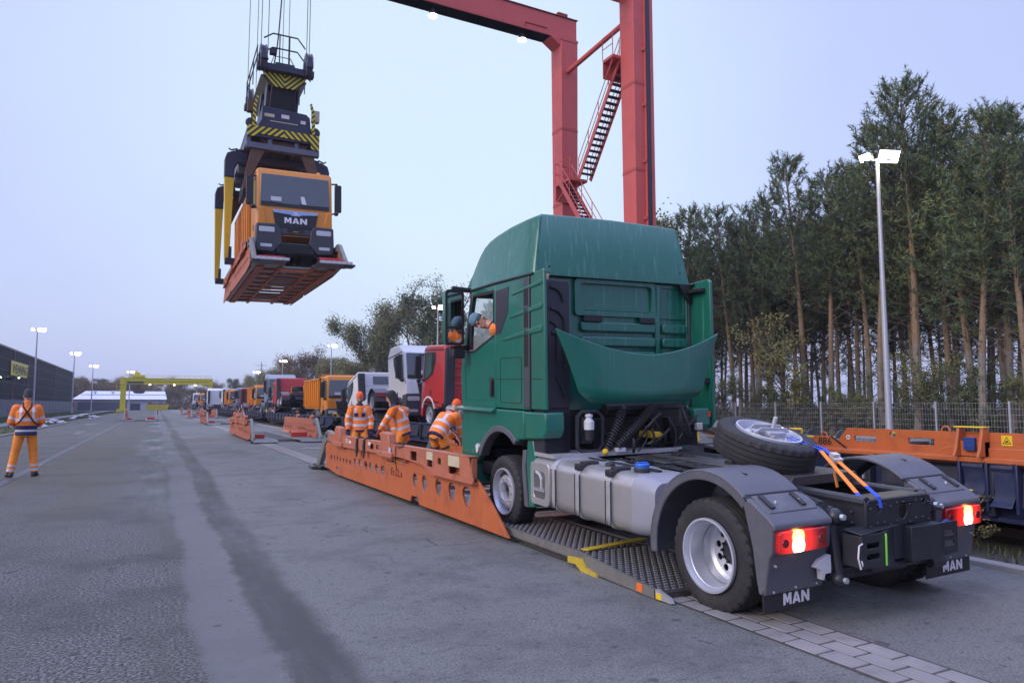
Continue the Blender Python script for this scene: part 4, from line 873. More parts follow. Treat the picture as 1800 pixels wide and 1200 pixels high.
    m.build('deck', [M('wet_deck_steel', (.20, .20, .205), .35, .5, var=.4, scale=6, dirt=(.09, .085, .08, 4, .6)), STEEL], t)
    m = MB()
    for k in range(9): m.box(-1.22, 1.22, y(8.9 + k), y(9.08 + k), .03, .085)
    for s in (-1, 1): m.box(*sorted((s * 1.22, s * 1.0)), y(8.2), y(17.6), .03, .085); m.box(*sorted((s * .55, s * .45)), y(8.2), y(17.6), .03, .085)
    m.build('underframe', mat, t)
    # end ramps on the lever side
    for s in (-1, 1):
        m = MB(); a, b = sorted((s * 1.45, s * .45)); m.box(a, b, y(17.9), y(18.9), .075, .115); m.box(a, b, y(18.9), y(18.96), .04, .125, 1)
        cleats(m, a, b, y(17.95), y(18.9), .115, .115, 1)
        for k in range(6): m.box(a + .06 + k * .16, a + .13 + k * .16, y(18.955), y(18.968), .06, .105, 2)
        m.build('end_ramp', [DSTEEL, STEEL, WMARK], t)
    return t
MAINX = 5.10
mw = wagon_pallet('loading_wagon', 'near orange loading wagon under the green truck, workers standing inside', (MAINX, 12.5, 0), 0, True)
yy = lambda a: a - 12.5
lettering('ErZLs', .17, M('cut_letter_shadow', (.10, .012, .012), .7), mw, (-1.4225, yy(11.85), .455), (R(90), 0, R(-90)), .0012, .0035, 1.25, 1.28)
lettering('872', .115, KMARK, mw, (-1.4975, yy(12.78), .835), (R(90), 0, R(-90)), .001, .003, 1.0)
m = MB()
for a0, a1, z0, z1 in ((8.86, 9.26, .775, .915), (9.88, 10.14, .80, .915), (15.05, 15.2, .80, .90)): m.box(-1.4985, -1.494, yy(a0), yy(a1), z0, z1)
m.build('bare_patch', WORN, mw)
m = MB()
for a, z in ((14.75, .835), (13.25, .875)): m.box(-1.4985, -1.494, yy(a), yy(a) + .17, z - .03, z + .03)
m.build('sticker', WMARK, mw)
m = MB(); m.box(-1.50, -1.515, yy(12.30), yy(12.52), .69, .85); m.box(-1.50, -1.53, yy(12.32), yy(12.5), .70, .73); m.build('lock_box', M('lock_navy', (.03, .05, .14), .4), mw, bevel=.008)
for a in (14.15, 13.62):
    m = MB(); g = random.Random(int(a * 10))
    for q in range(3):
        w_ = .03 * q; m.tube([(-1.38, yy(a) + w_, .945), (-1.45, yy(a) + w_, .965), (-1.51, yy(a) + w_, .93), (-1.52, yy(a) + w_ + .02, .80), (-1.515, yy(a) + w_ - .02, .66 - .04 * q)], .017, 6)
    o = m.build('lashing_strap', M('black_webbing', (.02, .02, .022), .8), None); tag(o, 'black lashing strap with dull buckle hanging over orange beam near the lever' if a > 14 else 'black lashing strap hanging over orange beam, right of the buckled one', 'strap'); o.location = (MAINX, 12.5, 0)
    if a > 14:
        m = MB(); m.box(-1.545, -1.525, yy(a) - .03, yy(a) + .08, .66, .76); m.build('buckle', DSTEEL, o, bevel=.005)
m = MB(); m.ball((-1.515, yy(11.95), .79), .02, .055, .09); tag(m.build('glove', M('pale_blue_rubber', (.30, .45, .68), .6), None), 'pale blue rubber glove hung on orange wagon beam', 'glove').location = (MAINX, 12.5, 0)
m = MB(); m.tube([(-1.51, yy(11.2), .94), (-1.52, yy(11.45), .90), (-1.515, yy(11.6), .92), (-1.52, yy(11.62), .70), (-1.50, yy(11.6), .55)], .008, 6); m.tube([(-1.45, yy(11.9), .95), (-1.47, yy(11.3), .955)], .012, 6); m.build('wire', KMARK, mw)
# near ramps of that wagon: first ramp, hinge, second ramp
for s in (-1, 1):
    m = MB(); a, b = sorted((s * 1.30, s * .42))
    m.hexa([(a, 6.2, .05), (b, 6.2, .05), (b, 8.35, .05), (a, 8.35, .05)], [(a, 6.2, .135), (b, 6.2, .135), (b, 8.35, .15), (a, 8.35, .15)])
    m.box(a - .012, a + .03, 6.2, 8.3, .075, .156, 2); m.box(b - .03, b + .012, 6.2, 8.3, .075, .156, 2); cleats(m, a + .03, b - .03, 6.25, 8.3, .135, .15, 1)
    m.xf(Matrix.Translation((0, -12.5, 0))); m.build('near_ramp', [DSTEEL, STEEL, M('ramp_edge_steel', (.20, .195, .18), .5, .3, var=.25, scale=6, dirt=(.10, .095, .085, 7, .6))], mw)
    m = MB(); a, b = sorted((s * 1.33, s * .40))
    m.hexa([(a, 4.88, .01), (b, 4.88, .01), (b, 6.15, .03), (a, 6.15, .03)], [(a, 4.88, .055), (b, 4.88, .055), (b, 6.15, .165), (a, 6.15, .165)])
    for q in (a, b): m.hexa([(q - .018, 4.94, .005), (q + .018, 4.94, .005), (q + .018, 6.18, .02), (q - .018, 6.18, .02)], [(q - .018, 4.94, .075), (q + .018, 4.94, .075), (q + .018, 6.18, .172), (q - .018, 6.18, .172)], 2)
    cleats(m, a + .03, b - .03, 4.92, 6.1, .055, .163, 1)
    m.xf(Matrix.Translation((0, -12.5, 0))); fr = m.build('front_ramp', [DSTEEL, STEEL, MATS['ramp_edge_steel']], mw)
    m = MB(); q = a - .02; m.prism([(6.30, .10), (6.05, .12), (5.98, .05), (5.80, .03), (5.78, -.0), (6.05, .0), (6.15, .05), (6.30, .04)], 'x', q - .02, q + .01); m.bar((a + .05, 6.12, .185), (b, 6.35, .185), .10, .012)
    m.xf(Matrix.Translation((0, -12.5, 0))); m.build('hinge_plate', M('worn_yellow', (.50, .36, .03), .55, var=.25, scale=12, dirt=(.15, .12, .08, 9, .6)), fr)
    m = MB(); m.box(a - .022, a - .018, 5.10, 5.18, .015, .085); m.xf(Matrix.Translation((0, -12.5, 0))); m.build('marker', M('marker_orange', (.75, .16, .02), .4), fr)
    m = MB(); m.prism([(4.92, .01), (4.92, .085), (4.76, .05), (4.72, .012)], 'x', a - .02, a + .02); m.xf(Matrix.Translation((0, -12.5, 0))); tp = m.build('ramp_tip', STEEL, fr)
    m = MB(); m.box(a - .024, a - .02, 4.84, 4.91, .012, .06); m.xf(Matrix.Translation((0, -12.5, 0))); m.build('tip_marker', YMARK, tp)
# further wagons standing along the paver line, lever end towards the camera
def plain(label, x, Y, rz=pi, **k): return wagon_pallet('loading_wagon', label, (x, Y, 0), rz, **k)
w2 = plain('empty orange loading wagon between the near wagon and the distant ones', 5.07, 37.7, mat=ORANGE2)
m = MB(); m.box(-1.25, -.55, 3.2, 3.5, .12, .35); m.box(.75, 1.2, 4.1, 4.4, .12, .30); m.build('wheel_chock', M('chock_red', (.6, .05, .03), .5), w2, bevel=.02)
copy_tree(w2, (5.05, 67.5, 0), pi, 'small distant orange loading wagon beside the train, second of the far row')
copy_tree(w2, (5.05, 97.0, 0), pi, 'distant orange loading wagon in front of the white cabs, third of the far row')
copy_tree(w2, (5.05, 126.0, 0), pi, 'tiny orange loading wagon, last of the row beside the train')
copy_tree(w2, (-1.35, 84.0, 0), pi, 'lone orange loading wagon standing in front of the yellow gantry crane')
# ------------------------------------------------------------------ rail wagons of the train
TX = 9.7
def rail_wagon(label, y0, L=27.0):
    t = thing('rail_wagon', label, 'rail wagon', (TX, y0, 0), 0, 'rail wagons of the train')
    for s in (-1, 1):
        x = s * 1.46; m = MB()
        m.prism([(.6, .62), (2.2, .34), (L - 2.2, .34), (L - .6, .62), (L - .6, .95), (.6, .95)], 'x', x, x - s * .05); m.box(*sorted((x - s * .05, x + s * .05)), .6, L - .6, .93, .985)
        m.box(*sorted((x, x + s * .06)), 2.4, L - 2.4, .34, .40)
        sb = m.build('side_beam', NAVY, t, bevel=.01)
        m = MB(); q = 2.6
        while q < L - 3:
            m.hexa([(x, q, .50), (x, q + 1.0, .50), (x + s * .10, q + 1.0, .52), (x + s * .10, q, .52)][::1], [(x, q, .90), (x, q + 1.0, .90), (x + s * .05, q + 1.0, .90), (x + s * .05, q, .90)]); m.box(*sorted((x, x + s * .12)), q + 1.12, q + 1.2, .40, .95); q += 1.5
        m.build('pocket_flap', DNAVY, sb, bevel=.01)
    m = MB(); m.box(-1.4, 1.4, .5, L - .5, .52, .60); m.box(-1.4, 1.4, .2, 2.6, .80, .95); m.box(-1.4, 1.4, L - 2.6, L - .2, .80, .95)
    for k in range(14): m.box(-1.4, 1.4, 2.8 + k * 1.6, 3.0 + k * 1.6, .58, .74)
    m.build('floor', DNAVY, t)
    for yb in (1.6, L - 1.6):
        m = MB()
        for s in (-1, 1): m.box(*sorted((s * 1.02, s * 1.14)), yb - 1.3, yb + 1.3, .42, .66)
        bg = m.build('bogie', DSTEEL, t)
        for a in (-.9, .9):
            m = MB()
            for s in (-1, 1): m.lathe([(.05, s * .66), (.44, s * .68), (.46, s * .72), (.44, s * .78), (.40, s * .8), (.05, s * .8)], 'x', (0, yb + a, .60), 24)
            m.tube([(-.7, yb + a, .6), (.7, yb + a, .6)], .08, 8); m.build('wheelset', RUST, bg)
    m = MB()
    for s in (-1, 1):
        for e in (0, 1): m.lathe([(.06, (.5, L - .5)[e]), (.06, (-.05, L + .05)[e]), (.2, (-.07, L + .07)[e]), (.2, (-.1, L + .1)[e]), (.0001, (-.1, L + .1)[e])], 'y', (s * .87, 0, .98), 12)
    m.build('buffer', DSTEEL, t)
    m = MB()
    for s in (-1, 1):
        for q in (1.0, L - 1.0): m.tube([(s * 1.25, q - .5, .95), (s * 1.25, q - .5, 1.14), (s * 1.25, q + .5, 1.14), (s * 1.25, q + .5, .95)], .022, 6)
    m.build('handrail', YEL, t)
    return t
rwg = rail_wagon('dark navy rail wagon behind the green truck, carrying the 886 orange pallet', -18.5)
prev = rail_wagon('dark navy rail wagon carrying the red and white cabs behind the workers', 9.3)
for i, (y0, lb) in enumerate(((37.1, 'dark rail wagon under the orange tipper and the red tractor'), (64.9, 'dark rail wagon under the maroon cab, beyond the grey cab'), (92.7, 'far dark rail wagon under the distant orange tippers'), (120.5, 'last visible dark rail wagon near the yellow gantry'))): copy_tree(prev, (TX, y0, 0), 0, lb)
# orange pallet loaded on the near rail wagon at the right
pl = thing('loading_wagon', 'orange pallet numbered 886 loaded on the navy rail wagon at the right', 'loading wagon', (TX, 0, 0), 0, 'orange loading wagons')
PX = -1.50                                   # local x of the face seen
m = MB()
m.plate([(-6, 1.03), (6.86, 1.03), (6.80, 1.06), (6.60, 1.295), (-6, 1.295)], [rrect(6.17, 6.49, 1.125, 1.195, .01), rrect(5.41, 5.74, 1.125, 1.20, .01), ell(5.94, 1.235, .045, .035, 14)], 'x', PX, PX + .035)
m.plate([(6.3, 1.03), (7.10, 1.03), (7.10, 1.175), (6.80, 1.175), (6.58, 1.04)], [], 'x', PX - .05, PX - .02)
m.box(PX - .06, PX + .10, -6, 7.08, 1.0, 1.03)
sw_ = m.build('side_wall', ORANGE, pl, bevel=.008)
m = MB(); m.prism([(6.60, 1.03), (6.82, 1.18), (6.79, 1.185), (6.55, 1.032)], 'x', PX - .055, PX - .05); m.build('seal', KMARK, sw_)
m = MB(); m.prism([(5.0, 1.03), (5.45, 1.03), (5.32, 1.10), (5.22, 1.13), (4.0, 1.13), (4.0, 1.03)], 'x', PX - .03, PX); m.prism([(PX, 1.04), (PX - .12, 1.02), (PX - .12, .97), (PX, .93)], 'y', -6, 6.9); m.build('ledge', ORANGE, sw_, bevel=.008)
m = MB()
for yb in (5.04, 4.78):
    m.prism([(PX, 1.03), (PX - .22, 1.03), (PX - .17, 1.12), (PX - .11, 1.345), (PX, 1.345)], 'y', yb, yb + .035)
m.box(PX - .10, PX, 4.78, 5.09, 1.03, 1.20); m.build('bracket', ORANGE, pl, bevel=.008)
MB().box(PX - .12, PX, 4.77, 5.10, 1.345, 1.36).build('bracket_cap', YMARK, pl, bevel=.004)
m = MB(); m.box(PX - .15, PX - .10, 4.86, 4.98, 1.10, 1.24); m.box(PX - .155, PX - .15, 4.87, 4.97, 1.13, 1.15); m.build('lock_box', M('lock_blue', (.02, .05, .22), .4), pl, bevel=.008)
m = MB()
for yc in (6.97, 5.27): m.tube([(PX + .01, yc + .05 * cos(pi * k / 8), 1.17 + (.12 if yc < 6 else 0) + .06 * sin(pi * k / 8)) for k in range(9)], .011, 8)
m.build('lifting_eye', ORANGE, pl)
lettering('886', .135, KMARK, pl, (PX - .0515, 6.91, 1.105), (R(90), 0, R(-90)), .001, .002, 1.08)
dsc = MB(); dsc.lathe([(.0001, PX - .004), (.03, PX - .004), (.03, PX)], 'x', (0, 6.58, 1.175), 20); sg_ = dsc.build('round_sticker', WMARK, pl)
lettering('SH', .03, KMARK, sg_, (PX - .0055, 6.58, 1.175), (R(90), 0, R(-90)), .0008, .001)
def warn(yc, zc, s, parent, x):
    m = MB(); m.box(x - .004, x, yc - s, yc + s, zc - s, zc + s); o = m.build('warning_sign', YMARK, parent)
    tri = lambda k: [(yc - k, zc - k * .8), (yc + k, zc - k * .8), (yc, zc + k * .95)]
    m = MB(); m.plate(tri(s * .82), [tri(s * .62)], 'x', x - .0055, x - .004); m.prism([(yc - s * .3, zc - s * .32), (yc + s * .25, zc - s * .35), (yc + s * .3, zc - s * .1), (yc, zc - s * .05), (yc - s * .1, zc + s * .15), (yc - s * .2, zc - s * .05)], 'x', x - .0055, x - .004); m.build('pictogram', KMARK, o)
warn(4.60, 1.215, .055, pl, PX - .002)
# fittings of the near rail wagon: triangle sign, hanging flaps, lettering, locking beam
wx = -1.46; yo = 18.5
m = MB(); m.prism([(5.08 + yo, .755), (5.24 + yo, .755), (5.16 + yo, .845)], 'x', wx - .004, wx - .001); m.build('warning_triangle', YMARK, rwg)
m = MB(); m.prism([(5.145 + yo, .77), (5.175 + yo, .77), (5.16 + yo, .815)], 'x', wx - .0055, wx - .004); m.build('pictogram', KMARK, rwg)
m = MB()
for a, z in ((4.93, .60), (4.62, .52)):
    m.prism([(wx - .02, .985), (wx - .10, .985), (wx - .14, .96), (wx - .15, .92), (wx - .12, .88), (wx - .10, z + .14), (wx - .13, z + .05), (wx - .20, z), (wx - .19, z - .01), (wx - .115, z + .05), (wx - .085, z + .14), (wx - .10, .87), (wx - .02, .94)], 'y', yo + a - .115, yo + a + .115)
m.build('hanging_flap', M('flap_navy', (.026, .034, .085), .4, var=.2, dirt=(.09, .09, .12, 5, .5)), rwg, bevel=.01)
m = MB()
for a in (5.07, 4.775, 4.47): m.box(wx - .16, wx, yo + a - .018, yo + a + .018, .45, .99)
m.build('flap_post', NAVY, rwg, bevel=.01)
MB().box(wx - .20, wx - .175, yo + 4.90, yo + 4.96, .66, .675).build('yellow_grip', YMARK, rwg, bevel=.006)
lettering('IEN', .15, WMARK, rwg, (wx - .004, yo + 6.33, .70), (R(90), 0, R(-90)), .001, .001, .85)
m = MB(); m.tube([(wx - .06, yo + 6.5, .96), (wx - .06, yo + 7.05, .99)], .05, 10); m.build('lock_bar', NAVY, rwg)
# raised perforated ramp at the far end of that wagon, seen under the cab
rp = thing('access_ramp', 'grey perforated steel ramp raised on the rail wagon behind the green cab', 'ramp', (TX, 9.2, 0))
m = MB()
for s in (-1, 1):
    a, b = sorted((s * 1.4, s * .45)); m.hexa([(a, 0, .86), (b, 0, .86), (b, 3.0, 1.22), (a, 3.0, 1.22)], [(a, 0, .90), (b, 0, .90), (b, 3.0, 1.26), (a, 3.0, 1.26)]); cleats(m, a, b, .05, 2.95, .90, 1.255, 1, .11, .11)
    m.box(a, b, -1.8, -.05, .99, 1.02, 0); cleats(m, a, b, -1.75, -.1, 1.02, 1.02, 1, .11, .11)
m.build('tread_plate', [DSTEEL, STEEL], rp); m = MB()
for s in (-1, 1): m.box(*sorted((s * 1.43, s * 1.40)), -1.8, 0, .94, 1.05)
m.build('edge_rail', STEEL, rp)
# ------------------------------------------------------------------ trucks on the train and the hanging tipper
def truck_cab(t, col, H=2.55, L=2.1, W=1.2, z0=.55, front=True, rear=True, logo=False, hi=False, lip=None, rwin=False):
    """cab with its nose at y=0.75, back at y=.75-L; shared by all the train's trucks"""
    yf = .78; yb = yf - L; zt = z0 + H; wz = z0 + H * .50
    m = MB()                                                  # body shell from side sections
    def ring(y, zt_, w, zb): r = .12; return [(-w, y, zb), (-w, y, zt_ - r)] + [(-w + r - r * cos(R(k * 22.5)), y, zt_ - r + r * sin(R(k * 22.5))) for k in range(1, 5)] + [(w - r + r * sin(R(k * 22.5)), y, zt_ - r + r * cos(R(k * 22.5))) for k in range(0, 4)] + [(w, y, zt_ - r), (w, y, zb)]
    rings = [ring(yb, zt - .05, W - .03, z0 + .45), ring(yb + .05, zt, W, z0 + .42)]
    if hi: rings += [ring(yb + .35, zt + .25, W, z0 + .42), ring(yf - .75, zt + .18, W, z0 + .42), ring(yf - .30, zt - .12, W, z0 + .42)]
    else: rings += [ring(yf - .40, zt, W, z0 + .42), ring(yf - .22, zt - .05, W, z0 + .42)]
    rings += [ring(yf - .14, zt - .22, W - .01, z0 + .42), ring(yf - .02, wz, W - .02, z0 + .42), ring(yf, z0 + .45, W - .03, z0 + .42)]
    m.loft(rings); body = m.build('cab_body', col, t, bevel=.02, smooth=40)
    m = MB()                                                  # lower skirt with arch
    for s in (-1, 1): m.prism([(yf - .02, z0 + .44), (yf - .02, z0 - .1), (yf - .18, z0 - .15)] + arcpts(0, .50, .62, 40, 150, 10) + [(yb + .15, z0 + .30), (yb + .15, z0 + .44)], 'x', s * W, s * (W - .18))
    m.build('wheel_arch', col, t, bevel=.015)
    m = MB(); 
    for s in (-1, 1): m.prism(arcpts(0, .50, .66, 20, 155, 12) + arcpts(0, .50, .60, 155, 20, 12), 'x', s * (W + .02), s * (W - .16))
    m.build('arch_lip', lip or DGREY, t)
    m = MB()
    for s in (-1, 1): m.bar((s * W, yf - .30, zt - .19), (s * W, yb + .06, zt - .16), .03, .035)
    m.build('roof_seal', BLACKP, t, split=True)
    # windscreen follows the rake
    a0, a1 = Vector((0, yf - .125, zt - .25)), Vector((0, yf - .012, wz + .0)); n = Vector((0, .985, .17)) * .022
    m = MB(); w0, w1 = W - .12, W - .09
    m.hexa([(-w1, a1.y - .02, a1.z), (w1, a1.y - .02, a1.z), (w0, a0.y - .02, a0.z), (-w0, a0.y - .02, a0.z)], [(-w1, a1.y + .02, a1.z), (w1, a1.y + .02, a1.z), (w0, a0.y + .02, a0.z), (-w0, a0.y + .02, a0.z)])
    ws = m.build('windscreen', GLASS, t, bevel=.015)
    m = MB()
    for s in (-1, .25): m.bar((s * .75 + .15, yf + .012, wz + .03), (s * .75 + .62, yf + .002, wz + .13), .02, .02)
    m.build('wiper', KMARK, ws)
    m = MB(); m.box(.45, .78, yf + .0, yf + .006, wz + .16, wz + .30); m.hexa([(-.35, yf + .002, wz + .12), (-.20, yf + .002, wz + .12), (-.20, yf + .006, wz + .12), (-.35, yf + .006, wz + .12)], [(-.28, yf - .03, wz + .38), (-.16, yf - .03, wz + .38), (-.16, yf - .022, wz + .38), (-.28, yf - .022, wz + .38)]); m.build('windscreen_note', WMARK, ws, split=True)
    m = MB(); m.prism([(-W + .12, wz - .02), (W - .12, wz - .02), (W - .13, wz + .12), (.2, wz + .09), (-.2, wz + .09), (-W + .13, wz + .12)], 'y', yf - .01, yf + .006); m.build('wiper_panel', BLACKP, ws)
    m = MB()
    for s in (-1, 1): m.prism([(s * (W - .20), wz - .10), (s * (W - .03), wz - .08), (s * (W - .02), wz - .62), (s * (W - .30), wz - .62)], 'y', yf - .04, yf + .03)
    m.build('corner_vane', col, t, bevel=.025, seg=3, split=True)
    for s in (-1, 1):
        x = s * (W + .002); win = [(yf - .28, wz - .05), (yf - .34, wz + .0), (yf - .36, zt - .32), (yf - .95, zt - .30), (yf - .95, wz + .22), (yf - .62, wz + .08)]
        m = MB(); m.prism([(yf - .20, wz - .12), (yf - .28, zt - .27), (yf - 1.36, zt - .25), (yf - 1.34, zt - .55), (yf - 1.10, wz + .16), (yf - .98, wz + .14), (yf - .62, wz + .0)], 'x', x, x - s * .01); fr = m.build('window_frame', BLACKP, t)
        m = MB(); m.prism(win, 'x', x + s * .004, x - s * .01); m.build('side_window', TGLASS, fr)
        m = MB(); m.box(*sorted((x, x + s * .012)), yf - .98, yf - .90, z0 + .62, z0 + .82); m.build('door_handle', BLACKP, t)
        m = MB(); m.prism(rrect(*sorted((x + s * .10, x + s * .32)), wz + .0, zt - .38, .04), 'y', yf - .10, yf - .22); m.bar((x, yf - .24, zt - .34), (x + s * .2, yf - .16, zt - .34), .06, .05); m.bar((x, yf - .22, wz - .06), (x + s * .2, yf - .16, wz - .03), .06, .05); m.ball((x + s * .12, yf - .02, wz - .08), .08)
        m.build('mirror', BLACKP, t, bevel=.02)
    if rear:
        m = MB()
        for z in (.30, .42, .54): m.prism(rrect(-W + .36, W - .2, zt - H * z - .07, zt - H * z + .02, .03), 'y', yb, yb - .02)
        m.prism(rrect(-W + .30, W - .15, zt - H * .26, zt - .10, .05), 'y', yb, yb - .015); m.build('rear_panel', col, body, bevel=.015, split=True)
        if rwin: m = MB(); m.prism(rrect(-.45, .75, zt - .62, zt - .22, .05), 'y', yb - .02, yb - .03); m.build('rear_window', GLASS, body)
        m = MB(); m.box(-W + .02, -W + .34, yb - .16, yb, z0 + .35, zt - .12)
        m.tube([(-W + .10, yb - .17, zt - .35), (-W + .2, yb - .17, zt - .40), (-W + .24, yb - .17, zt - .55), (-W + .24, yb - .17, zt - 1.1)], .025, 6); m.build('air_intake', MATS['intake_black'], t, bevel=.02)
        m = MB(); m.box(-W + .1, W - .1, yb - .25, yb + .2, z0 + .05, z0 + .42); m.build('engine', MATS['engine_black'], t)
    if front:
        m = MB(); m.prism([(-.72, wz - .15), (.72, wz - .15), (.62, wz - .72), (-.62, wz - .72)], 'y', yf - .03, yf + .035)
        gr = m.build('grille', BLACKP, t, bevel=.02)
        m = MB(); m.prism([(-.72, wz - .14), (.72, wz - .14), (.70, wz - .23), (.18, wz - .27), (.12, wz - .31), (-.12, wz - .31), (-.18, wz - .27), (-.70, wz - .23)], 'y', yf + .03, yf + .05); m.build('grille_bar', M('chrome_bar', (.30, .42, .62), .15, .8), gr, bevel=.008)
        m = MB(); m.prism([(-.10, wz - .25), (-.03, wz - .18), (.06, wz - .17), (.11, wz - .22), (.05, wz - .24), (.02, wz - .28), (-.05, wz - .26)], 'y', yf + .048, yf + .056); m.build('emblem', M('emblem_silver', (.6, .63, .68), .3, .6), gr)
        m = MB()
        for k in range(3): m.box(-.55 + .03 * k, .55 - .03 * k, yf + .03, yf + .045, wz - .70 + k * .05, wz - .675 + k * .05)
        m.build('slat', CHASS, gr)
        if logo: man_logo(.19, .72, M('logo_silver', (.72, .74, .78), .35, .3), gr, (0, yf + .036, wz - .46), (R(90), 0, pi), .012)
        m = MB(); zb = z0 - .22; zf = wz - .62
        for s in (-1, 1): m.prism([(s * (W + .02), zf), (s * .62, zf + .03), (s * .50, zf - .12), (s * .42, zb + .32), (s * .70, zb), (s * W, zb + .03), (s * (W + .04), zb + .3)], 'y', yf - .35, yf + .06)
        m.prism([(-.6, zf - .05), (.6, zf - .05), (.5, zf - .32), (-.5, zf - .32)], 'y', yf - .3, yf + .03); m.prism([(-.55, zb + .35), (.55, zb + .35), (.62, zb + .02), (-.62, zb + .02)], 'y', yf - .3, yf - .02)
        bp_ = m.build('bumper', M('bumper_grey', (.045, .047, .06), .45, var=.15), t, bevel=.03, seg=3)
        for s in (-1, 1):
            m = MB(); m.prism(rrect(*sorted((s * .66, s * (W - .06))), zf - .27, zf - .10, .04), 'y', yf + .05, yf + .072); m.build('headlight', LAMPGL, bp_, bevel=.01)
            m = MB(); m.prism(rrect(*sorted((s * .74, s * (W - .10))), zb + .16, zb + .26, .03), 'y', yf + .05, yf + .068); m.build('fog_light', LAMPGL, bp_)
        m = MB(); m.box(-.26, .26, yf + .03, yf + .045, zf - .22, zf - .10); m.box(-.09, .09, yf + .045, yf + .05, zf - .21, zf - .195, 1); m.build('number_plate', [KMARK, YMARK], bp_)
        m = MB()
        for k in range(5): m.box(-.50, .50, yf - .005, yf + .01, zb + .08 + k * .05, zb + .10 + k * .05)
        m.box(-.46, .46, yf + .035, yf + .05, zf - .31, zf - .27); m.build('intake_slat', KMARK, bp_, split=True)
    for s in (-1, 1): wheel(t, s * 1.02, 0, .5, s, False, True)
    return body
def chassis(t, y0, y1, axles, fend=True):
    m = MB()
    for s in (-1, 1): m.box(*sorted((s * .43, s * .36)), y0, y1, .72, .98)
    for k in range(6): m.box(-.4, .4, y0 + .05 + k * (y1 - y0 - .2) / 5, y0 + .15 + k * (y1 - y0 - .2) / 5, .75, .92)
    m.box(-.43, .43, y0 - .03, y0, .72, .98); m.box(-.25, .25, y0 - .10, y0 - .03, .4, .62); m.tube([(-.5, y0 + .1, .6), (-.5, y0 + .6, .62), (-.45, y1 - 2, .7)], .05, 8); m.box(-.9, -.5, y0 + 1.8, y0 + 2.6, .5, .95); m.box(.5, .9, y0 + 1.8, y0 + 2.6, .5, .95)
    m.build('chassis_frame', CHASS, t, bevel=.01)
    for a in axles:
        m = MB(); m.tube([(-.9, a, .5), (-.25, a, .5), (0, a, .52), (.25, a, .5), (.9, a, .5)], [.08, .09, .22, .09, .08], 10); m.build('axle', CHASS, t)
        for s in (-1, 1):
            wheel(t, s * 1.05, a, .5, s, True, True)
            if fend:
                m = MB(); m.prism(arcpts(a, .5, .66, 5, 150, 12) + arcpts(a, .5, .62, 150, 5, 12), 'x', s * 1.22, s * .62); m.prism([(a - .56, .95), (a - .72, .80), (a - .66, .42), (a - .62, .42), (a - .64, .78), (a - .52, .90)], 'x', s * 1.22, s * .62); m.build('rear_fender', DGREY, t, bevel=.01)
    for s in (-1, 1):
        m = MB(); m.box(*sorted((s * 1.18, s * .76)), y0 - .02, y0 + .04, .62, .76); m.build('tail_lamp', M('unlit_red_lens', (.35, .015, .015), .25, coat=.4), t)
def tractor(label, col, loc, rz, pitch=0.0, hi=False, spare=False, H=2.35, side=None, front=True, lip=None):
    t = thing('tractor_unit', label, 'truck', loc, rz, 'trucks loaded on the train'); t.rotation_euler = (pitch, 0, rz)
    truck_cab(t, col, H=H, hi=hi, front=front, rear=True, lip=lip, rwin=side is not None); chassis(t, -4.35, -.9, (-3.6,))
    m = MB(); m.loft([[(x, yv, z) for x, z in rrect(-1.18, -.55, .42, .95, .12)] for yv in (-2.75, -1.55)]); m.build('fuel_tank', side or ALU, t, smooth=50)
    m = MB(); m.prism([(-.45, .98), (.45, .98), (.4, 1.08), (-.4, 1.08)], 'y', -3.9, -3.2); m.build('coupling_plate', DSTEEL, t)
    if side is not None:
        m = MB(); m.prism([(-3.0, .45), (-1.0, .35), (-1.0, 1.05), (-3.0, .8)], 'x', -1.22, -1.16); m.build('side_skirt', side, t, bevel=.02)
    if spare:
        s_ = thing('spare_wheel', 'spare wheel upright on the red tractor tail, yellow straps across', 'wheel', (0, 0, 0)); s_.matrix_world = Matrix.Translation(loc) @ Euler((pitch, 0, rz)).to_matrix().to_4x4() @ Matrix.Translation((0.0, -3.95, 1.32)) @ Matrix.Rotation(R(78), 4, 'Z')
        inst('tyre', TYRE_LO, s_, (0, 0, 0), (0, R(90), 0)); inst('rim', RIM_F, s_, (0, 0, 0), (0, R(90), 0))
        m = MB(); m.bar((-.2, -.46, -.2), (-.2, -.46, .22), .05, .01); m.bar((.2, .46, -.2), (.2, .46, .22), .05, .01); m.build('strap', YMARK, s_)
    return t
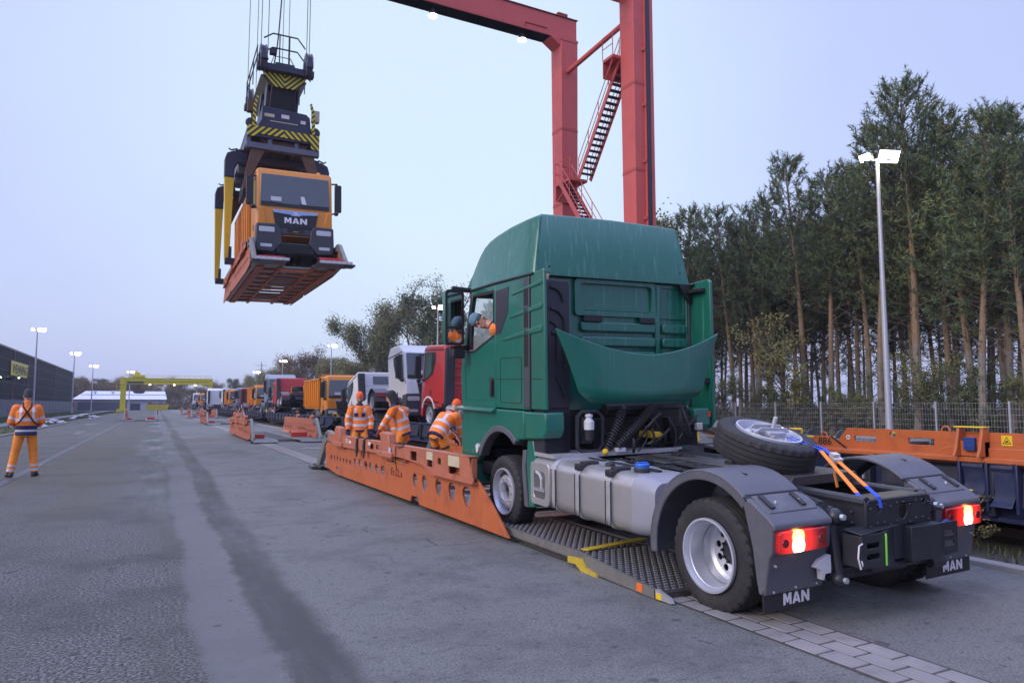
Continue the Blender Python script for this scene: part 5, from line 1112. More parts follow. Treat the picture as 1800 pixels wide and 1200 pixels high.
def tipper(label, col, loc, rz, logo=False, H=2.48, z0=.55, boxH=1.55, group='trucks loaded on the train', L=4.6, rot=None):
    t = thing('tipper_truck', label, 'tipper truck', loc, rz, group)
    truck_cab(t, col, H=H, z0=z0, L=1.75, rear=False, logo=logo); chassis(t, -6.6, -.6, (-3.6, -4.95), False)
    m = MB(); yb, yf = -1.25 - L, -1.15; zb = 1.15; zt = zb + boxH + .2; w = 1.22
    m.box(-w + .05, w - .05, yb, yf, zb, zb + .06)
    for s in (-1, 1):
        m.prism([(s * (w - .12), zb), (s * w, zb + .12), (s * w, zt), (s * (w - .05), zt), (s * (w - .06), zb + .12), (s * (w - .17), zb + .05)], 'y', yb, yf)
    m.box(-w, w, yf - .05, yf, zb, zt + .1); m.prism([(yf - .05, zt + .04), (yf - .05, zt + .1), (yf + .75, zt + .22), (yf + .75, zt + .17)], 'x', -w + .02, w - .02); m.box(-w + .05, w - .05, yb, yb + .05, zb, zt - .1)
    b = m.build('tipping_body', col, t, bevel=.01)
    m = MB()
    for s in (-1, 1):
        for k in range(8): q = yb + .1 + k * (L - .3) / 7; m.prism([(s * (w - .10), zb), (s * (w + .07), zb + .14), (s * (w + .07), zt - .05), (s * w, zt), (s * (w - .02), zb + .12)], 'y', q, q + .10)
        m.box(*sorted((s * (w - .05), s * (w + .07))), yb, yf, zt - .06, zt + .02)
    m.build('rib', col, b, bevel=.01)
    m = MB(); m.bar((-w - .03, yf + .10, .95), (-w - .03, yf + .10, zt - .25), .04, .03); m.bar((-w - .03, yf - .25, .95), (-w - .03, yf - .25, zt - .25), .04, .03)
    for k in range(6): m.bar((-w - .03, yf + .10, 1.1 + k * .25), (-w - .03, yf - .25, 1.1 + k * .25), .03, .03)
    m.build('ladder', STEEL, t)
    m = MB(); m.loft([[(x, yv, z) for x, z in rrect(-1.15, -.55, .55, 1.0, .1)] for yv in (-2.6, -1.3)]); m.loft([[(x, yv, z) for x, z in rrect(.55, 1.15, .55, 1.0, .1)] for yv in (-2.6, -1.3)]); m.build('fuel_tank', DGREY, t, smooth=50)
    return t
DZ = .62
tractor('red tractor cab just left of the green truck, dark intake at its back', TRED, (TX - .05, 23.7, DZ + .12), R(1), R(3.5), H=2.38, front=False, lip=WHITE)
tractor('tall white sleeper cab facing the camera, behind the workers beside the red cab', WHITE, (TX - .05, 26.9, DZ + .12), pi + R(1), R(7.0), H=2.5, hi=True)
tractor('white low cab truck facing away, its rear wheel beside the orange hatted worker', WHITE, (TX - .05, 34.4, DZ - .25), 0, R(-13), H=2.0, side=WHITE, front=False)
tipper('orange tipper truck facing the camera behind the orange hatted worker', TORANGE, (TX - .05, 41.0, DZ - .42), pi)
tractor('bright red tractor facing away with a spare wheel standing on its tail', TRED, (TX - .05, 60.2, DZ + .05), 0, R(-12), spare=True, H=2.3, front=False)
tractor('tall blue grey sleeper cab facing the camera behind the bright red tractor', TGREY, (TX - .05, 64.8, DZ + .1), pi, R(1.5), hi=True, H=2.75)
tipper('orange tipper truck between the grey sleeper cab and the maroon cab', TORANGE, (TX - .05, 73.0, DZ - .2), pi)
tractor('maroon tractor cab facing away in the middle of the train', MAROON, (TX - .05, 87.0, DZ + .1), 0, R(2), H=2.2, front=False)
tractor('small blue grey cab just beyond the maroon cab', TGREY, (TX - .05, 90.5, DZ), pi, R(1), H=2.4)
tipper('distant orange tipper beyond the maroon and grey cabs', TORANGE, (TX - .05, 101.0, DZ - .1), pi)
tractor('white cab of the far pair, its plain back turned to the orange tipper', WHITE, (TX - .05, 112.0, DZ + .2), 0, 0, H=2.5, front=False)
tractor('white high cab seen from behind, in front of the farthest orange tipper', WHITE, (8.2, 121.0, DZ), 0, R(1), H=2.7, hi=True, front=False)
tipper('farthest orange tipper of the train, beside the yellow gantry leg', TORANGE, (8.0, 137.0, DZ - .1), pi)
tractor('farthest white cab at the left end of the train', WHITE, (7.4, 150.0, DZ), pi, 0, H=2.6)
for y_, lb in ((58.6, 'steel ramp lifting the rear wheels of the bright red tractor'), (32.6, 'steel ramp lifting the rear wheels of the white low cab truck')): copy_tree(rp, (TX - .05, y_, .15), pi, lb, 'raised ramps on the train')
HZ, HY, HX = 5.92, 28.2, 3.86
hp = wagon_pallet('loading_wagon', 'orange loading wagon lifted high in the air under the orange tipper truck', (HX, HY + .2, HZ), pi)
hp.rotation_euler = (R(-.5), R(1.2), pi)
m = MB(); m.box(-1.1, -.45, 6.6 - 12.5 + 12.2, 6.38, .16, .22); m.build('wheel_stop', M('stop_red', (.6, .04, .05), .5), hp)
m = MB()
for s in (-1, 1): m.box(*sorted((s * 1.3, s * .55)), 6.05, 6.15, .14, .22)
m.build('red_bar', MATS['stop_red'], hp)
ht = tipper('orange tipper truck lifted by the red gantry crane, hanging high in the air', TORANGE, (HX + .02, 24.55, HZ + .02), pi, logo=True, group='lifted load', H=2.62, z0=.78)
ht.rotation_euler = (R(-.5), R(1.2), pi)
m = MB(); m.lathe([(.07, 3.38), (.07, 3.47), (.05, 3.52), (.0001, 3.53)], 'z', (-.85, .15, 0), 12); m.build('beacon', M('beacon_orange', (.85, .3, .02), .3), ht)
# ------------------------------------------------------------------ hazard stripes
def hazard(ax='x', sc=5.0):
    nm = 'hazard_stripes_' + ax
    if nm in MATS: return MATS[nm]
    m = bpy.data.materials.new(nm); MATS[nm] = m; m.use_nodes = True; t = m.node_tree; L = t.links.new; b = t.nodes['Principled BSDF']; b.inputs['Roughness'].default_value = .5
    tc = t.nodes.new('ShaderNodeTexCoord'); sp = t.nodes.new('ShaderNodeSeparateXYZ'); L(tc.outputs['Object'], sp.inputs[0])
    def ma(op, a, c):
        n = t.nodes.new('ShaderNodeMath'); n.operation = op
        for i, q in enumerate((a, c)):
            if isinstance(q, (int, float)): n.inputs[i].default_value = q
            else: L(q, n.inputs[i])
        return n.outputs[0]
    a = ma('ABSOLUTE', sp.outputs[0], 0)
    v = ma('ADD' if ax == 'x' else 'SUBTRACT', a, sp.outputs[2])
    f = ma('FRACT', ma('ADD', ma('MULTIPLY', v, sc), 100.0), 0); g = ma('GREATER_THAN', f, .5)
    k = t.nodes.new('ShaderNodeMix'); k.data_type = 'RGBA'; k.inputs[6].default_value = (.60, .50, .015, 1); k.inputs[7].default_value = (.02, .02, .025, 1); L(g, k.inputs[0]); L(k.outputs[2], b.inputs['Base Color'])
    return m
# ------------------------------------------------------------------ spreader with its headblock, grapple arms and ropes
SX, SY = 3.86, 29.0
sp = thing('crane_spreader', 'dark navy lifting spreader with yellow grapple arms above the hanging truck', 'spreader', (SX, SY, 0))
NV = M('spreader_navy', (.022, .025, .055), .45, var=.25, scale=2, dirt=(.05, .05, .07, 2, .5))
LNV = M('spreader_grey', (.10, .11, .16), .45, var=.15, scale=2)
# headblock
hb = MB(); hb.box(-1.03, 1.03, -2.15, -1.85, 13.95, 14.20); hb.box(-1.03, 1.03, 2.05, 2.35, 13.95, 14.20)
for s in (-1, 1): hb.box(*sorted((s * .72, s * .52)), -1.85, 2.05, 13.80, 14.15)
hb.box(-.5, .5, -1.7, 1.9, 13.85, 13.92); hb.box(-.35, .35, -1.9, -1.5, 14.2, 14.4)
hbo = hb.build('headblock', NV, sp, bevel=.02)
for sx, sy in ((-.82, -1.95), (.82, -1.95), (-.82, 2.2), (.82, 2.2)):
    m = MB(); m.lathe([(.08, -.11), (.48, -.11), (.50, -.09), (.45, -.04), (.45, .04), (.50, .09), (.48, .11), (.08, .11), (.05, .14), (.05, .2)], 'x', (sx, sy, 14.42), 32); m.disc(.45, .045, 'x', (sx, sy, 14.42), 24, 0, .09)
    sv = m.build('sheave', LNV, hbo)
    m = MB(); m.prism([(sy - .16, 14.2), (sy + .16, 14.2), (sy + .10, 14.55), (sy - .10, 14.55)], 'x', sx + .12, sx + .16); m.prism([(sy - .16, 14.2), (sy + .16, 14.2), (sy + .10, 14.55), (sy - .10, 14.55)], 'x', sx - .16, sx - .12); m.prism([(sy - .52, 14.2), (sy - .2, 14.2), (sy - .45, 14.62)] if sy < 0 else [(sy + .52, 14.2), (sy + .2, 14.2), (sy + .45, 14.62)], 'x', sx - .12, sx + .12); m.build('sheave_guard', NV, sv)
m = MB()
for z in (15.0, 15.55): m.tube([(-.75, -1.55, z - .14), (-.45, -1.75, z), (.45, -1.75, z), (.78, -1.55, z - .26)], .028, 6)
for x in (-.2, .16): m.tube([(x, -1.75, 14.2), (x, -1.75, 15.55)], .025, 6)
m.tube([(-.55, -1.4, 14.2), (-.35, -1.4, 14.85), (.25, -1.4, 14.85), (.55, -1.4, 14.3)], .018, 6)
for s in (-1, 1):
    for z in (14.6, 15.0): m.tube([(s * .98, -1.7, z), (s * .98, 1.9, z)], .022, 6)
    for q in (-1.6, -.4, .8, 1.9): m.tube([(s * .98, q, 14.0), (s * .98, q, 15.0)], .022, 6)
m.box(-.55, -.30, -1.8, -1.6, 14.75, 14.95); m.build('guard_rail', M('rail_black', (.02, .02, .03), .5), hbo)
m = MB(); m.prism([(-.80, 13.95), (.80, 13.95), (.42, 13.44), (-.42, 13.44)], 'y', -1.90, -1.84); ch = m.build('hazard_plate', hazard('z', 5.2), hbo); 
me = ch.data; me.transform(Matrix.Translation((0, 1.87, -13.6))); ch.location = (0, -1.87, 13.6)
m = MB(); m.prism([(-.84, 13.90), (-.55, 13.90), (-.30, 13.5), (-.5, 13.55)], 'y', -1.7, 1.8); m.prism([(.84, 13.90), (.55, 13.90), (.30, 13.5), (.5, 13.55)], 'y', -1.7, 1.8); m.build('keel', M('olive_grey', (.12, .12, .09), .6), hbo)
# trunk between headblock and main beam
m = MB(); b = [(-.52, -1.3, 12.2), (.52, -1.3, 12.2), (.52, 2.4, 12.2), (-.52, 2.4, 12.2)]; t_ = [(-.45, -1.75, 13.6), (.45, -1.75, 13.6), (.45, 1.7, 13.8), (-.45, 1.7, 13.8)]; m.hexa(b, t_); m.build('trunk', M('trunk_dark', (.02, .018, .025), .6), sp, bevel=.03)
m = MB()
for s in (-1, 1): m.prism([(-1.7, 13.7), (-1.1, 13.7), (-.3, 12.2), (-.9, 12.2)], 'x', s * .60, s * .53); m.prism([(-.6, 13.75), (-.2, 13.75), (1.8, 12.2), (1.2, 12.2)], 'x', s * .66, s * .60)
m.build('side_plate', LNV, sp, bevel=.01)
# main beam
m = MB(); m.prism([(-.95, 11.75), (1.0, 11.75), (.94, 12.4), (.80, 12.52), (-.78, 12.60), (-.78, 12.1)], 'y', -2.0, 4.6); m.box(-1.28, 1.28, -2.05, 5.0, 11.36, 11.74)
mbm = m.build('main_beam', NV, sp, bevel=.02)
m = MB(); m.prism([(-1.29, 11.34), (-1.0, 11.36), (-.9, 11.48), (.95, 11.44), (1.0, 11.20), (1.29, 11.10), (1.29, 11.72), (-1.29, 11.76)], 'y', -2.09, -2.052); hz = m.build('hazard_band', hazard('x', 4.4), mbm); hz.data.transform(Matrix.Translation((0, 2.07, -11.5))); hz.location = (0, -2.07, 11.5)
m = MB(); m.box(-.10, .18, -2.012, -2.0, 12.22, 12.36); m.box(.60, .78, -2.012, -2.0, 12.12, 12.24); m.build('sign_plate', WMARK, mbm)
m = MB(); m.box(-.5, .5, -2.01, -2.0, 12.04, 12.07); m.box(-.7, -.35, -2.01, -2.0, 12.2, 12.32); m.build('grab_slot', WORN, mbm)
for s in (-1, 1):
    m = MB(); m.prism([(s * 1.0, 11.75), (s * 1.12, 11.75), (s * 1.10, 12.55), (s * .98, 12.95), (s * .92, 12.9), (s * 1.0, 12.5)], 'y', -2.1, -2.03); h_ = m.build('hazard_post', hazard('z', 5.2), mbm)
    m = MB(); m.box(*sorted((s * 1.02, s * 1.30)), -1.98, -1.75, 12.3, 12.75); m.build('floodlight', RUST if s < 0 else WORN, h_, bevel=.02)
    m = MB(); m.lathe([(.0001, -.08), (.16, -.08), (.2, 0), (.16, .08), (.0001, .08)], 'y', (s * 1.15, -1.9, 11.9), 14); m.tube([(s * 1.1, -1.9, 11.9), (s * 1.12, -1.85, 12.4)], .05, 6); m.build('cable_guide', M('guide_dark', (.03, .03, .04), .5), h_)
# lower frame and brown legs
m = MB()
for y in (-1.95, 4.7): m.box(-1.30, 1.30, y - .12, y + .12, 10.92, 11.14)
for s in (-1, 1): m.box(*sorted((s * 1.30, s * 1.14)), -2.0, 4.8, 11.14, 11.36); m.box(*sorted((s * .55, s * .40)), -2.0, 4.8, 11.14, 11.36)
for y in (-.5, 1.0, 2.5): m.box(-1.3, 1.3, y - .12, y + .12, 10.85, 11.1)
m.build('lower_frame', LNV, sp, bevel=.015)
m = MB()
for y in (-1.95, 4.7):
    for s in (-1, 1): m.prism([(s * 1.12, 10.92), (s * .62, 10.92), (s * .72, 10.72), (s * .98, 10.1), (s * 1.22, 9.5), (s * 1.38, 9.3), (s * 1.36, 9.55), (s * 1.28, 10.2)], 'y', y - .06, y + .06)
m.prism([(-.85, 11.36), (-.6, 11.14), (.75, 11.14), (.95, 11.36)], 'y', -1.9, -1.8); m.build('leg_bracket', RUST, sp, bevel=.01)
m = MB(); m.box(-.9, .9, -.2, .2, 10.2, 10.75); m.box(-1.0, 1.0, 2.0, 3.6, 10.3, 10.8)
for i in range(10): m.tube([(-.9 + .2 * i, 1.2, 10.9), (-.85 + .2 * i, 1.25, 10.2)], .02, 5)
for s in (-1, 1): m.tube([(s * .9, -.9, 10.6), (s * 1.5, -.9, 10.7)], .09, 8); m.tube([(s * 1.05, 2.6, 10.9), (s * 1.6, 2.6, 11.0)], .07, 8)
m.build('hydraulics', M('hydraulic_dark', (.03, .03, .045), .5, var=.4, scale=6), sp)
# grapple arms
for y in (-.75, 4.1):
    for s in (-1, 1):
        x = s * 1.74; m = MB(); T = [(s * 1.12, 11.05), (s * 1.62, 11.10), (s * 1.86, 10.98), (s * 1.93, 10.75), (s * 1.92, 10.05), (s * 1.58, 10.05), (s * 1.58, 10.45), (s * 1.45, 10.70), (s * 1.12, 10.72)]
        m.prism(T, 'y', y - .19, y + .19); a = m.build('grapple_arm', NV, sp, bevel=.03)
        m = MB(); m.hexa([(s * 1.74 - .085, y - .12, 6.95), (s * 1.74 + .085, y - .12, 6.95), (s * 1.74 + .085, y + .12, 6.95), (s * 1.74 - .085, y + .12, 6.95)], [(s * 1.75 - .165, y - .17, 10.06), (s * 1.75 + .165, y - .17, 10.06), (s * 1.75 + .165, y + .17, 10.06), (s * 1.75 - .165, y + .17, 10.06)]); m.build('arm_shaft', YEL, a, bevel=.015)
        m = MB(); m.box(*sorted((s * 1.80, s * 1.46)), y - .15, y + .15, 6.80, 7.02); m.box(*sorted((s * 1.70, s * 1.58)), y - .13, y + .13, 7.0, 7.45); m.build('arm_shoe', NV, a, bevel=.02)
        m = MB(); m.tube([(s * 1.2, y, 11.2), (s * 1.55, y, 11.15)], .06, 8); m.tube([(s * 1.5, y - .1, 11.2), (s * 1.72, y - .1, 11.12), (s * 1.8, y - .1, 11.18)], .03, 6); m.build('cylinder', NV, a)
ROPE = M('wire_rope', (.05, .045, .06), .5, .3)
def rope(x, y, z0, z1, r, lab, dx=0):
    m = MB(); m.tube([(0, 0, 0), (dx, .0, z1 - z0)], r, 6); o = m.build('hoist_rope', ROPE); o.location = (x, y, z0); return tag(o, lab, 'rope', 'hoist ropes of the red gantry')
names = ['outermost thin hoist rope on the far pulley, left end of the row', 'hoist rope on the inner side of the far pulley', 'left thin hoist rope over the near pulley beside the railing', 'right thin hoist rope over that same near pulley', 'hoist rope just right of the thick cable', 'hoist rope straight behind the middle of the railing', 'hoist rope at the inner rim of the big open pulley', 'hoist rope at the outer rim of the big open pulley, right end of the row']
for (x, y), n in zip(((-.82 - .06, 2.65), (-.82 + .28, 2.65), (-.82 - .12, -2.42), (-.82 + .12, -2.42), (.82 - .3, 2.65), (.82 - .05, 2.65), (.82 - .14, -2.42), (.82 + .12, -1.47)), names): rope(SX + x, SY + y, 14.42, 21.9, .014, n)
m = MB(); m.tube([(-.35, -1.5, 0), (-.28, -1.5, .5), (-.22, -1.5, 1.2), (-.10, -1.5, 3.5), (-.05, -1.5, 7.4)], .028, 6); o = m.build('power_cable', ROPE); o.location = (SX, SY, 14.5); tag(o, 'thick dark power cable hanging down onto the spreader between the ropes', 'cable')
# ------------------------------------------------------------------ red gantry crane
gx = 19.1; gc = thing('gantry_crane', 'tall red gantry crane with stairs on its legs, lamps under its girder', 'gantry crane', (gx, 29.0, 0), R(1.6)); YF, YN = 3.1, -3.05
m = MB()
for y in (YF, YN):
    r_ = lambda z, a, b: [(-a, y - b, z), (a, y - b, z), (a, y + b, z), (-a, y + b, z)]
    m.loft([r_(.9, .42, .42), r_(21.0, .52, .52)])
    legm = m.build('leg', RED, gc, bevel=.02); m = MB()
    m.box(-.54, .54, y - .54, y + .54, 20.90, 21.03); m.box(-.50, .50, y - .50, y + .50, 16.0, 16.03); m.box(-.47, .47, y - .47, y + .47, 8.0, 8.03); m.build('flange', RED, legm); m = MB()
m.box(-.55, .55, YN - 1.2, YF + 1.2, .35, .95); m.box(-.4, .4, YN - 1.3, YN + .8, .05, .4); m.box(-.4, .4, YF - .8, YF + 1.3, .05, .4); m.build('bogie_beam', RED, gc, bevel=.03)
for y in (YF, YN):
    m = MB(); m.box(-30.0, .56, y - .36, y + .36, 21.05, 22.25); m.prism([(-1.2, 21.05), (-.5, 21.05), (-.5, 20.6)], 'y', y - .45, y + .45); g_ = m.build('girder', RED, gc, bevel=.02)
    m = MB(); m.box(-30, .62, y - .42, y + .42, 22.25, 22.29); m.box(-30, -.52, y - .42, y + .42, 21.0, 21.04); m.box(-.5, .1, y - .2, y + .2, 22.29, 22.6); m.tube([(-2.6, y - .38, 21.2), (-2.6, y - .38, 21.4), (-1.3, y - .38, 21.4)], .02, 6)
    for q in range(-28, 0, 4): m.box(q, q + .05, y - .375, y - .36, 21.05, 22.24); m.build('girder_flange', RED, g_)
m = MB()
for y in (YF, YN): m.box(-29.5, -28.5, y - .5, y + .5, .9, 21.0)
m.build('far_leg', RED, gc, bevel=.02)
m = MB(); m.box(-17.3, -13.3, YN - .3, YF + .3, 22.32, 22.9); m.box(-16.8, -13.8, -1.8, 1.8, 22.9, 24.4); m.build('trolley', RED, gc, bevel=.03)
m = MB(); m.tube([(-.1, YF - .52, 19.2), (-.1, YN + .52, 19.5)], .13, 8); m.build('brace', RED, gc)
# stairs
TR = M('stair_tread', (.05, .045, .06), .6)
def flight(x, ya, za, yb, zb, w=.72):
    m = MB(); 
    for s in (-1, 1): m.bar((x + s * w / 2, ya, za), (x + s * w / 2, yb, zb), .05, .24)
    st = m.build('stair', RED, gc, bevel=.006); n = int(abs(zb - za) / .235); m = MB()
    for i in range(1, n): t = i / n; y = ya + (yb - ya) * t; z = za + (zb - za) * t; m.box(x - w / 2, x + w / 2, y - .12, y + .12, z - .02, z + .02)
    m.build('tread', TR, st); m = MB()
    for s in (-1, 1):
        for h in (.5, 1.0): m.tube([(x + s * w / 2, ya, za + h), (x + s * w / 2, yb, zb + h)], .022, 6)
        for i in range(5): t = (i + .05) / 4.1; y = ya + (yb - ya) * t; z = za + (zb - za) * t; m.tube([(x + s * w / 2, y, z), (x + s * w / 2, y, z + 1.0)], .02, 6)
    m.build('handrail', RED, st)
def landing(x0, x1, y0, y1, z, open_=()):
    m = MB(); m.box(x0, x1, y0, y1, z - .14, z); l = m.build('landing', RED, gc, bevel=.006); m = MB()
    P = [(x0, y0), (x1, y0), (x1, y1), (x0, y1)]
    for i in range(4):
        if i in open_: continue
        a, b = P[i], P[(i + 1) % 4]
        for h in (.5, 1.05): m.tube([(*a, z + h), (*b, z + h)], .02, 6)
    for a in P: m.tube([(*a, z), (*a, z + 1.05)], .02, 6)
    m.bar((x0 + .1, y1 - .1, z - .9), (x0 + .1, y0 + .1, z - .14), .06, .06); m.box(x0, x1, y1 - .05, y1, z - .9, z - .14); m.build('handrail', RED, l)
landing(-.95, .1, 1.15, 2.55, 12.95, (0, 1)); flight(-.05, 1.2, 12.95, -2.4, 17.7); landing(-.9, .5, -2.5, -1.7, 17.75, (0, 1, 2)); flight(-.75, 1.9, 12.9, -1.8, 8.1); landing(-1.2, .1, -3.0, -1.8, 8.0, (2,)); flight(-1.5, -2.4, 8.0, 2.0, 3.2); flight(-.85, 2.2, 3.2, 4.9, .1)
landing(-1.0, -.5, -3.6, -2.5, 21.2, (1,))
m = MB(); m.box(.12, .30, YN - .62, YN - .48, 1.0, 26); m.build('cable_channel', M('channel_black', (.03, .035, .06), .5), gc); m = MB(); m.box(.06, .10, YN - .60, YN - .48, 1.0, 26); m.box(.34, .52, YN - .60, YN - .45, 1.0, 26)
for i in range(9): m.box(-.05, .1, YN - .60, YN - .46, 2 + i * 2.6, 2.12 + i * 2.6)
m.build('guide_rail', RED, gc)
for y in (YF, YN):
    for z in (4.0, 8.0, 12.0, 16.0, 20.9):
        m = MB(); w_ = .42 + .1 * z / 21 + .012; m.box(-w_, w_, y - w_, y + w_, z, z + .05); sp_l = m.build('splice_plate', M('crane_red_worn', (.40, .07, .065), .6, var=.2), gc); m = MB()
        for k in range(7):
            q = -w_ + .06 + k * (2 * w_ - .12) / 6; m.box(q - .02, q + .02, y - w_ - .015, y - w_, z + .10, z + .14); m.box(-w_ - .015, -w_, y + q - .02, y + q + .02, z + .10, z + .14)
        m._build('bolt_row', MATS['crane_red_worn'], sp_l)
for i, x in enumerate((-7.6, -2.6)):
    m = MB(); m.lathe([(.0001, 20.52), (.20, 20.55), (.21, 20.62)], 'z', (x, YF, 0), 16, 0); m.lathe([(.21, 20.62), (.16, 20.8), (.06, 20.98), (.0001, 20.99)], 'z', (x, YF, 0), 16, 1)
    m.build('floodlight', [LAMP, DGREY], gc)
# ------------------------------------------------------------------ yellow gantry far down the yard
yg = thing('gantry_crane', 'small distant yellow gantry crane spanning the yard with a trolley on top', 'gantry crane', (0, 165, 0))
m = MB(); m.box(-6.6, -5.65, -.9, .9, .3, 7.0); m.box(-7.1, -5.2, -3, 3, .1, .7); m.build('leg', CYEL, yg, bevel=.03)
m = MB(); m.box(9.75, 10.45, -.9, .9, .3, 7.0); m.box(9.4, 10.8, -3, 3, .1, .7); m.build('leg', CYEL, yg, bevel=.03)
m = MB(); m.box(-6.7, 10.5, -1.0, -.5, 5.75, 6.95); m.box(-6.7, 10.5, .5, 1.0, 5.75, 6.95); m.box(-6.7, 10.5, -1.1, 1.1, 6.95, 7.0); g_ = m.build('girder', CYEL, yg, bevel=.02)
m = MB(); m.box(-6.0, 10, -1.03, -1.0, 6.25, 6.33); m.box(-5.5, -2.5, -1.04, -1.0, 5.9, 6.25); m.build('dirt_band', DSTEEL, g_)
m = MB()
for x in range(-6, 11): m.tube([(x, -1.05, 7), (x, -1.05, 7.6)], .03, 4)
m.tube([(-6.6, -1.05, 7.6), (10.4, -1.05, 7.6)], .03, 4); m.tube([(-6.6, -1.05, 7.3), (10.4, -1.05, 7.3)], .025, 4)
for x in (-7.3, -6.7): m.tube([(x, -1, 4.6), (x, -1, 5.9)], .03, 4)
m.tube([(-7.3, -1, 5.9), (-6.7, -1, 5.9)], .03, 4); m.box(-7.3, -6.6, -1.0, 0, 4.5, 4.6); m.build('handrail', CYEL, yg)
m = MB(); m.box(-4.6, -2.3, -1.1, 1.1, 7.05, 7.55); m.box(-4.2, -3.2, -.8, .8, 7.55, 8.1); m.box(-3.95, -3.7, -.2, .2, 8.1, 8.5); m.build('trolley', CYEL, yg, bevel=.03)
m = MB(); m.box(-3.5, -3.4, -.1, .1, 4.4, 7.1); m.box(-3.3, -3.2, -.1, .1, 4.4, 7.1); h_ = m.build('hoist_mast', DSTEEL, yg)
m = MB(); m.prism([(-4.35, 4.25), (-3.95, 4.6), (-2.6, 4.6), (-2.2, 4.25), (-2.35, 3.95), (-2.8, 3.85), (-3.8, 3.85), (-4.2, 3.95)], 'y', -1.0, 1.0); m.build('spreader', DSTEEL, h_, bevel=.03)
m = MB()
for x in (-1.5, 3, 7): m.box(x, x + .3, -.3, .3, 5.62, 5.74)
m.build('lamp', LAMP, g_)
m = MB(); m.box(1.5, 2.3, -1.05, -1.0, 6.75, 7.15); m.build('sign_plate', WMARK, g_)
# ------------------------------------------------------------------ buildings
def cladding(name, base, sc=1.6, ax=1):
    m = M(name, base, .75, .0, var=.1, scale=.3, spec=.12); t = m.node_tree; L = t.links.new; b = t.nodes['Principled BSDF']
    tc = t.nodes.new('ShaderNodeTexCoord'); w = t.nodes.new('ShaderNodeTexWave'); w.bands_direction = 'XYZ'[ax]; w.inputs['Scale'].default_value = sc; L(tc.outputs['Object'], w.inputs[0])
    bp = t.nodes.new('ShaderNodeBump'); bp.inputs['Distance'].default_value = .05; bp.inputs['Strength'].default_value = .7; L(w.outputs[1], bp.inputs['Height']); L(bp.outputs[0], b.inputs['Normal']); return m
dh = thing('warehouse', 'large dark blue grey warehouse with a yellow sign near its roof', 'building', (-20, 0, 0))
m = MB(); m.box(-60, 0, 60, 222.7, 0, 9.85); bw = m.build('wall', cladding('dark_cladding', (.016, .017, .030), 1.2), dh)
m = MB(); m.box(-60.2, .15, 59.8, 222.9, 9.85, 10.1); m.build('roof_edge', M('roof_edge_dark', (.05, .05, .07), .5), dh)
m = MB()
for y in (133, 147, 158, 183, 222): m.box(0, .12, y, y + .25, 2, 9.8)
m.build('downpipe', M('downpipe_red', (.16, .05, .07), .5), dh)
m = MB()
for k in range(4): m.box(0, .05, 60, 222.7, 3.2 + k * 1.7, 3.25 + k * 1.7)
m.build('cladding_seam', M('seam_dark', (.025, .025, .04), .5), bw)
m = MB(); m.prism([(130.2, 6.05), (145.2, 6.05), (145.6, 7.95), (146.6, 8.25), (130.0, 8.25)], 'x', .12, .18); sg = m.build('sign', M('sign_yellow', (.55, .45, .02), .5), dh)
lettering('WENNING', 2.0, KMARK, sg, (.195, 138.0, 7.05), (R(90), 0, R(90)), .01, .03, 1.42, .97)
wh = thing('workshop_hall', 'long white low hall with a pale pitched roof at the yard end', 'building', (0, 235, 0))
m = MB(); m.box(-21, 2.4, 0, 16, 0, 3.2); bw = m.build('wall', M('hall_wall_pale', (.42, .44, .52), .7, var=.05), wh)
m = MB(); m.add([(-21.3, -.5, 3.1), (2.7, -.5, 3.1), (2.2, 8, 5.6), (-18.6, 8, 5.6), (2.7, 16.5, 3.1), (-21.3, 16.5, 3.1)], [(0, 1, 2, 3), (3, 2, 4, 5), (1, 4, 2), (0, 3, 5)]); m.build('roof', cladding('hall_roof', (.62, .65, .76), .8, 0), wh)
m = MB(); m.box(-21.3, 2.7, -.56, -.48, 2.9, 3.12); m.box(-19.5, 2.3, 3.9, 4.0, 4.42, 4.55); m.build('gutter', M('gutter_dark', (.06, .07, .10), .5), wh)
m = MB(); m.box(-16, -8.5, -.06, 0, 1.7, 2.4); m.build('fascia', CYEL, wh); m = MB(); m.box(-6.8, -4.2, -.05, 0, 0, 2.0); m.build('roller_door', NAVY, wh)
m = MB()
for x in (-19.6, -2.2, .6): m.box(x, x + 1.0, -.05, 0, .9, 2.3)
m.build('window', GLASS, wh)
m = MB()
for x in (-16, -11.5): m.tube([(x, 5, 4.6), (x, 5, 5.1)], .12, 6); m.box(x - .5, x + .5, 4.9, 5.1, 5.1, 5.3)
m.build('roof_vent', DSTEEL, wh)
sk = thing('skip_container', 'yellow skip container standing in front of the white hall', 'container', (.2, 212, 0))
m = MB(); m.hexa([(-2.4, -1, .2), (2.4, -1, .2), (2.4, 1, .2), (-2.4, 1, .2)], [(-2.8, -1.2, 1.5), (2.8, -1.2, 1.5), (2.8, 1.2, 1.5), (-2.8, 1.2, 1.5)]); m.build('body', CYEL, sk, bevel=.03); m = MB(); m.hexa([(-2.6, -1, 1.5), (2.6, -1, 1.5), (2.6, 1, 1.5), (-2.6, 1, 1.5)], [(-2.0, -.8, 2.0), (2.0, -.8, 2.0), (2.0, .8, 2.0), (-2.0, .8, 2.0)]); m.build('load', RUST, sk)
fn = thing('boundary_wall', 'long grey panel wall in front of the dark warehouse', 'wall', (-18.7, 0, 0)); m = MB(); m.box(-.06, .06, 40, 222, 0, 2.3)
m.box(-.06, 11.5, 221.9, 222.02, 0, 2.3); m.build('panel', M('panel_grey', (.10, .105, .15), .7, var=.15, scale=.5), fn)
m = MB()
for i in range(38): m.box(-.1, .1, 40 + i * 4.8, 40.15 + i * 4.8, 0, 2.4)
m.build('post', M('panel_post', (.13, .135, .18), .7), fn)
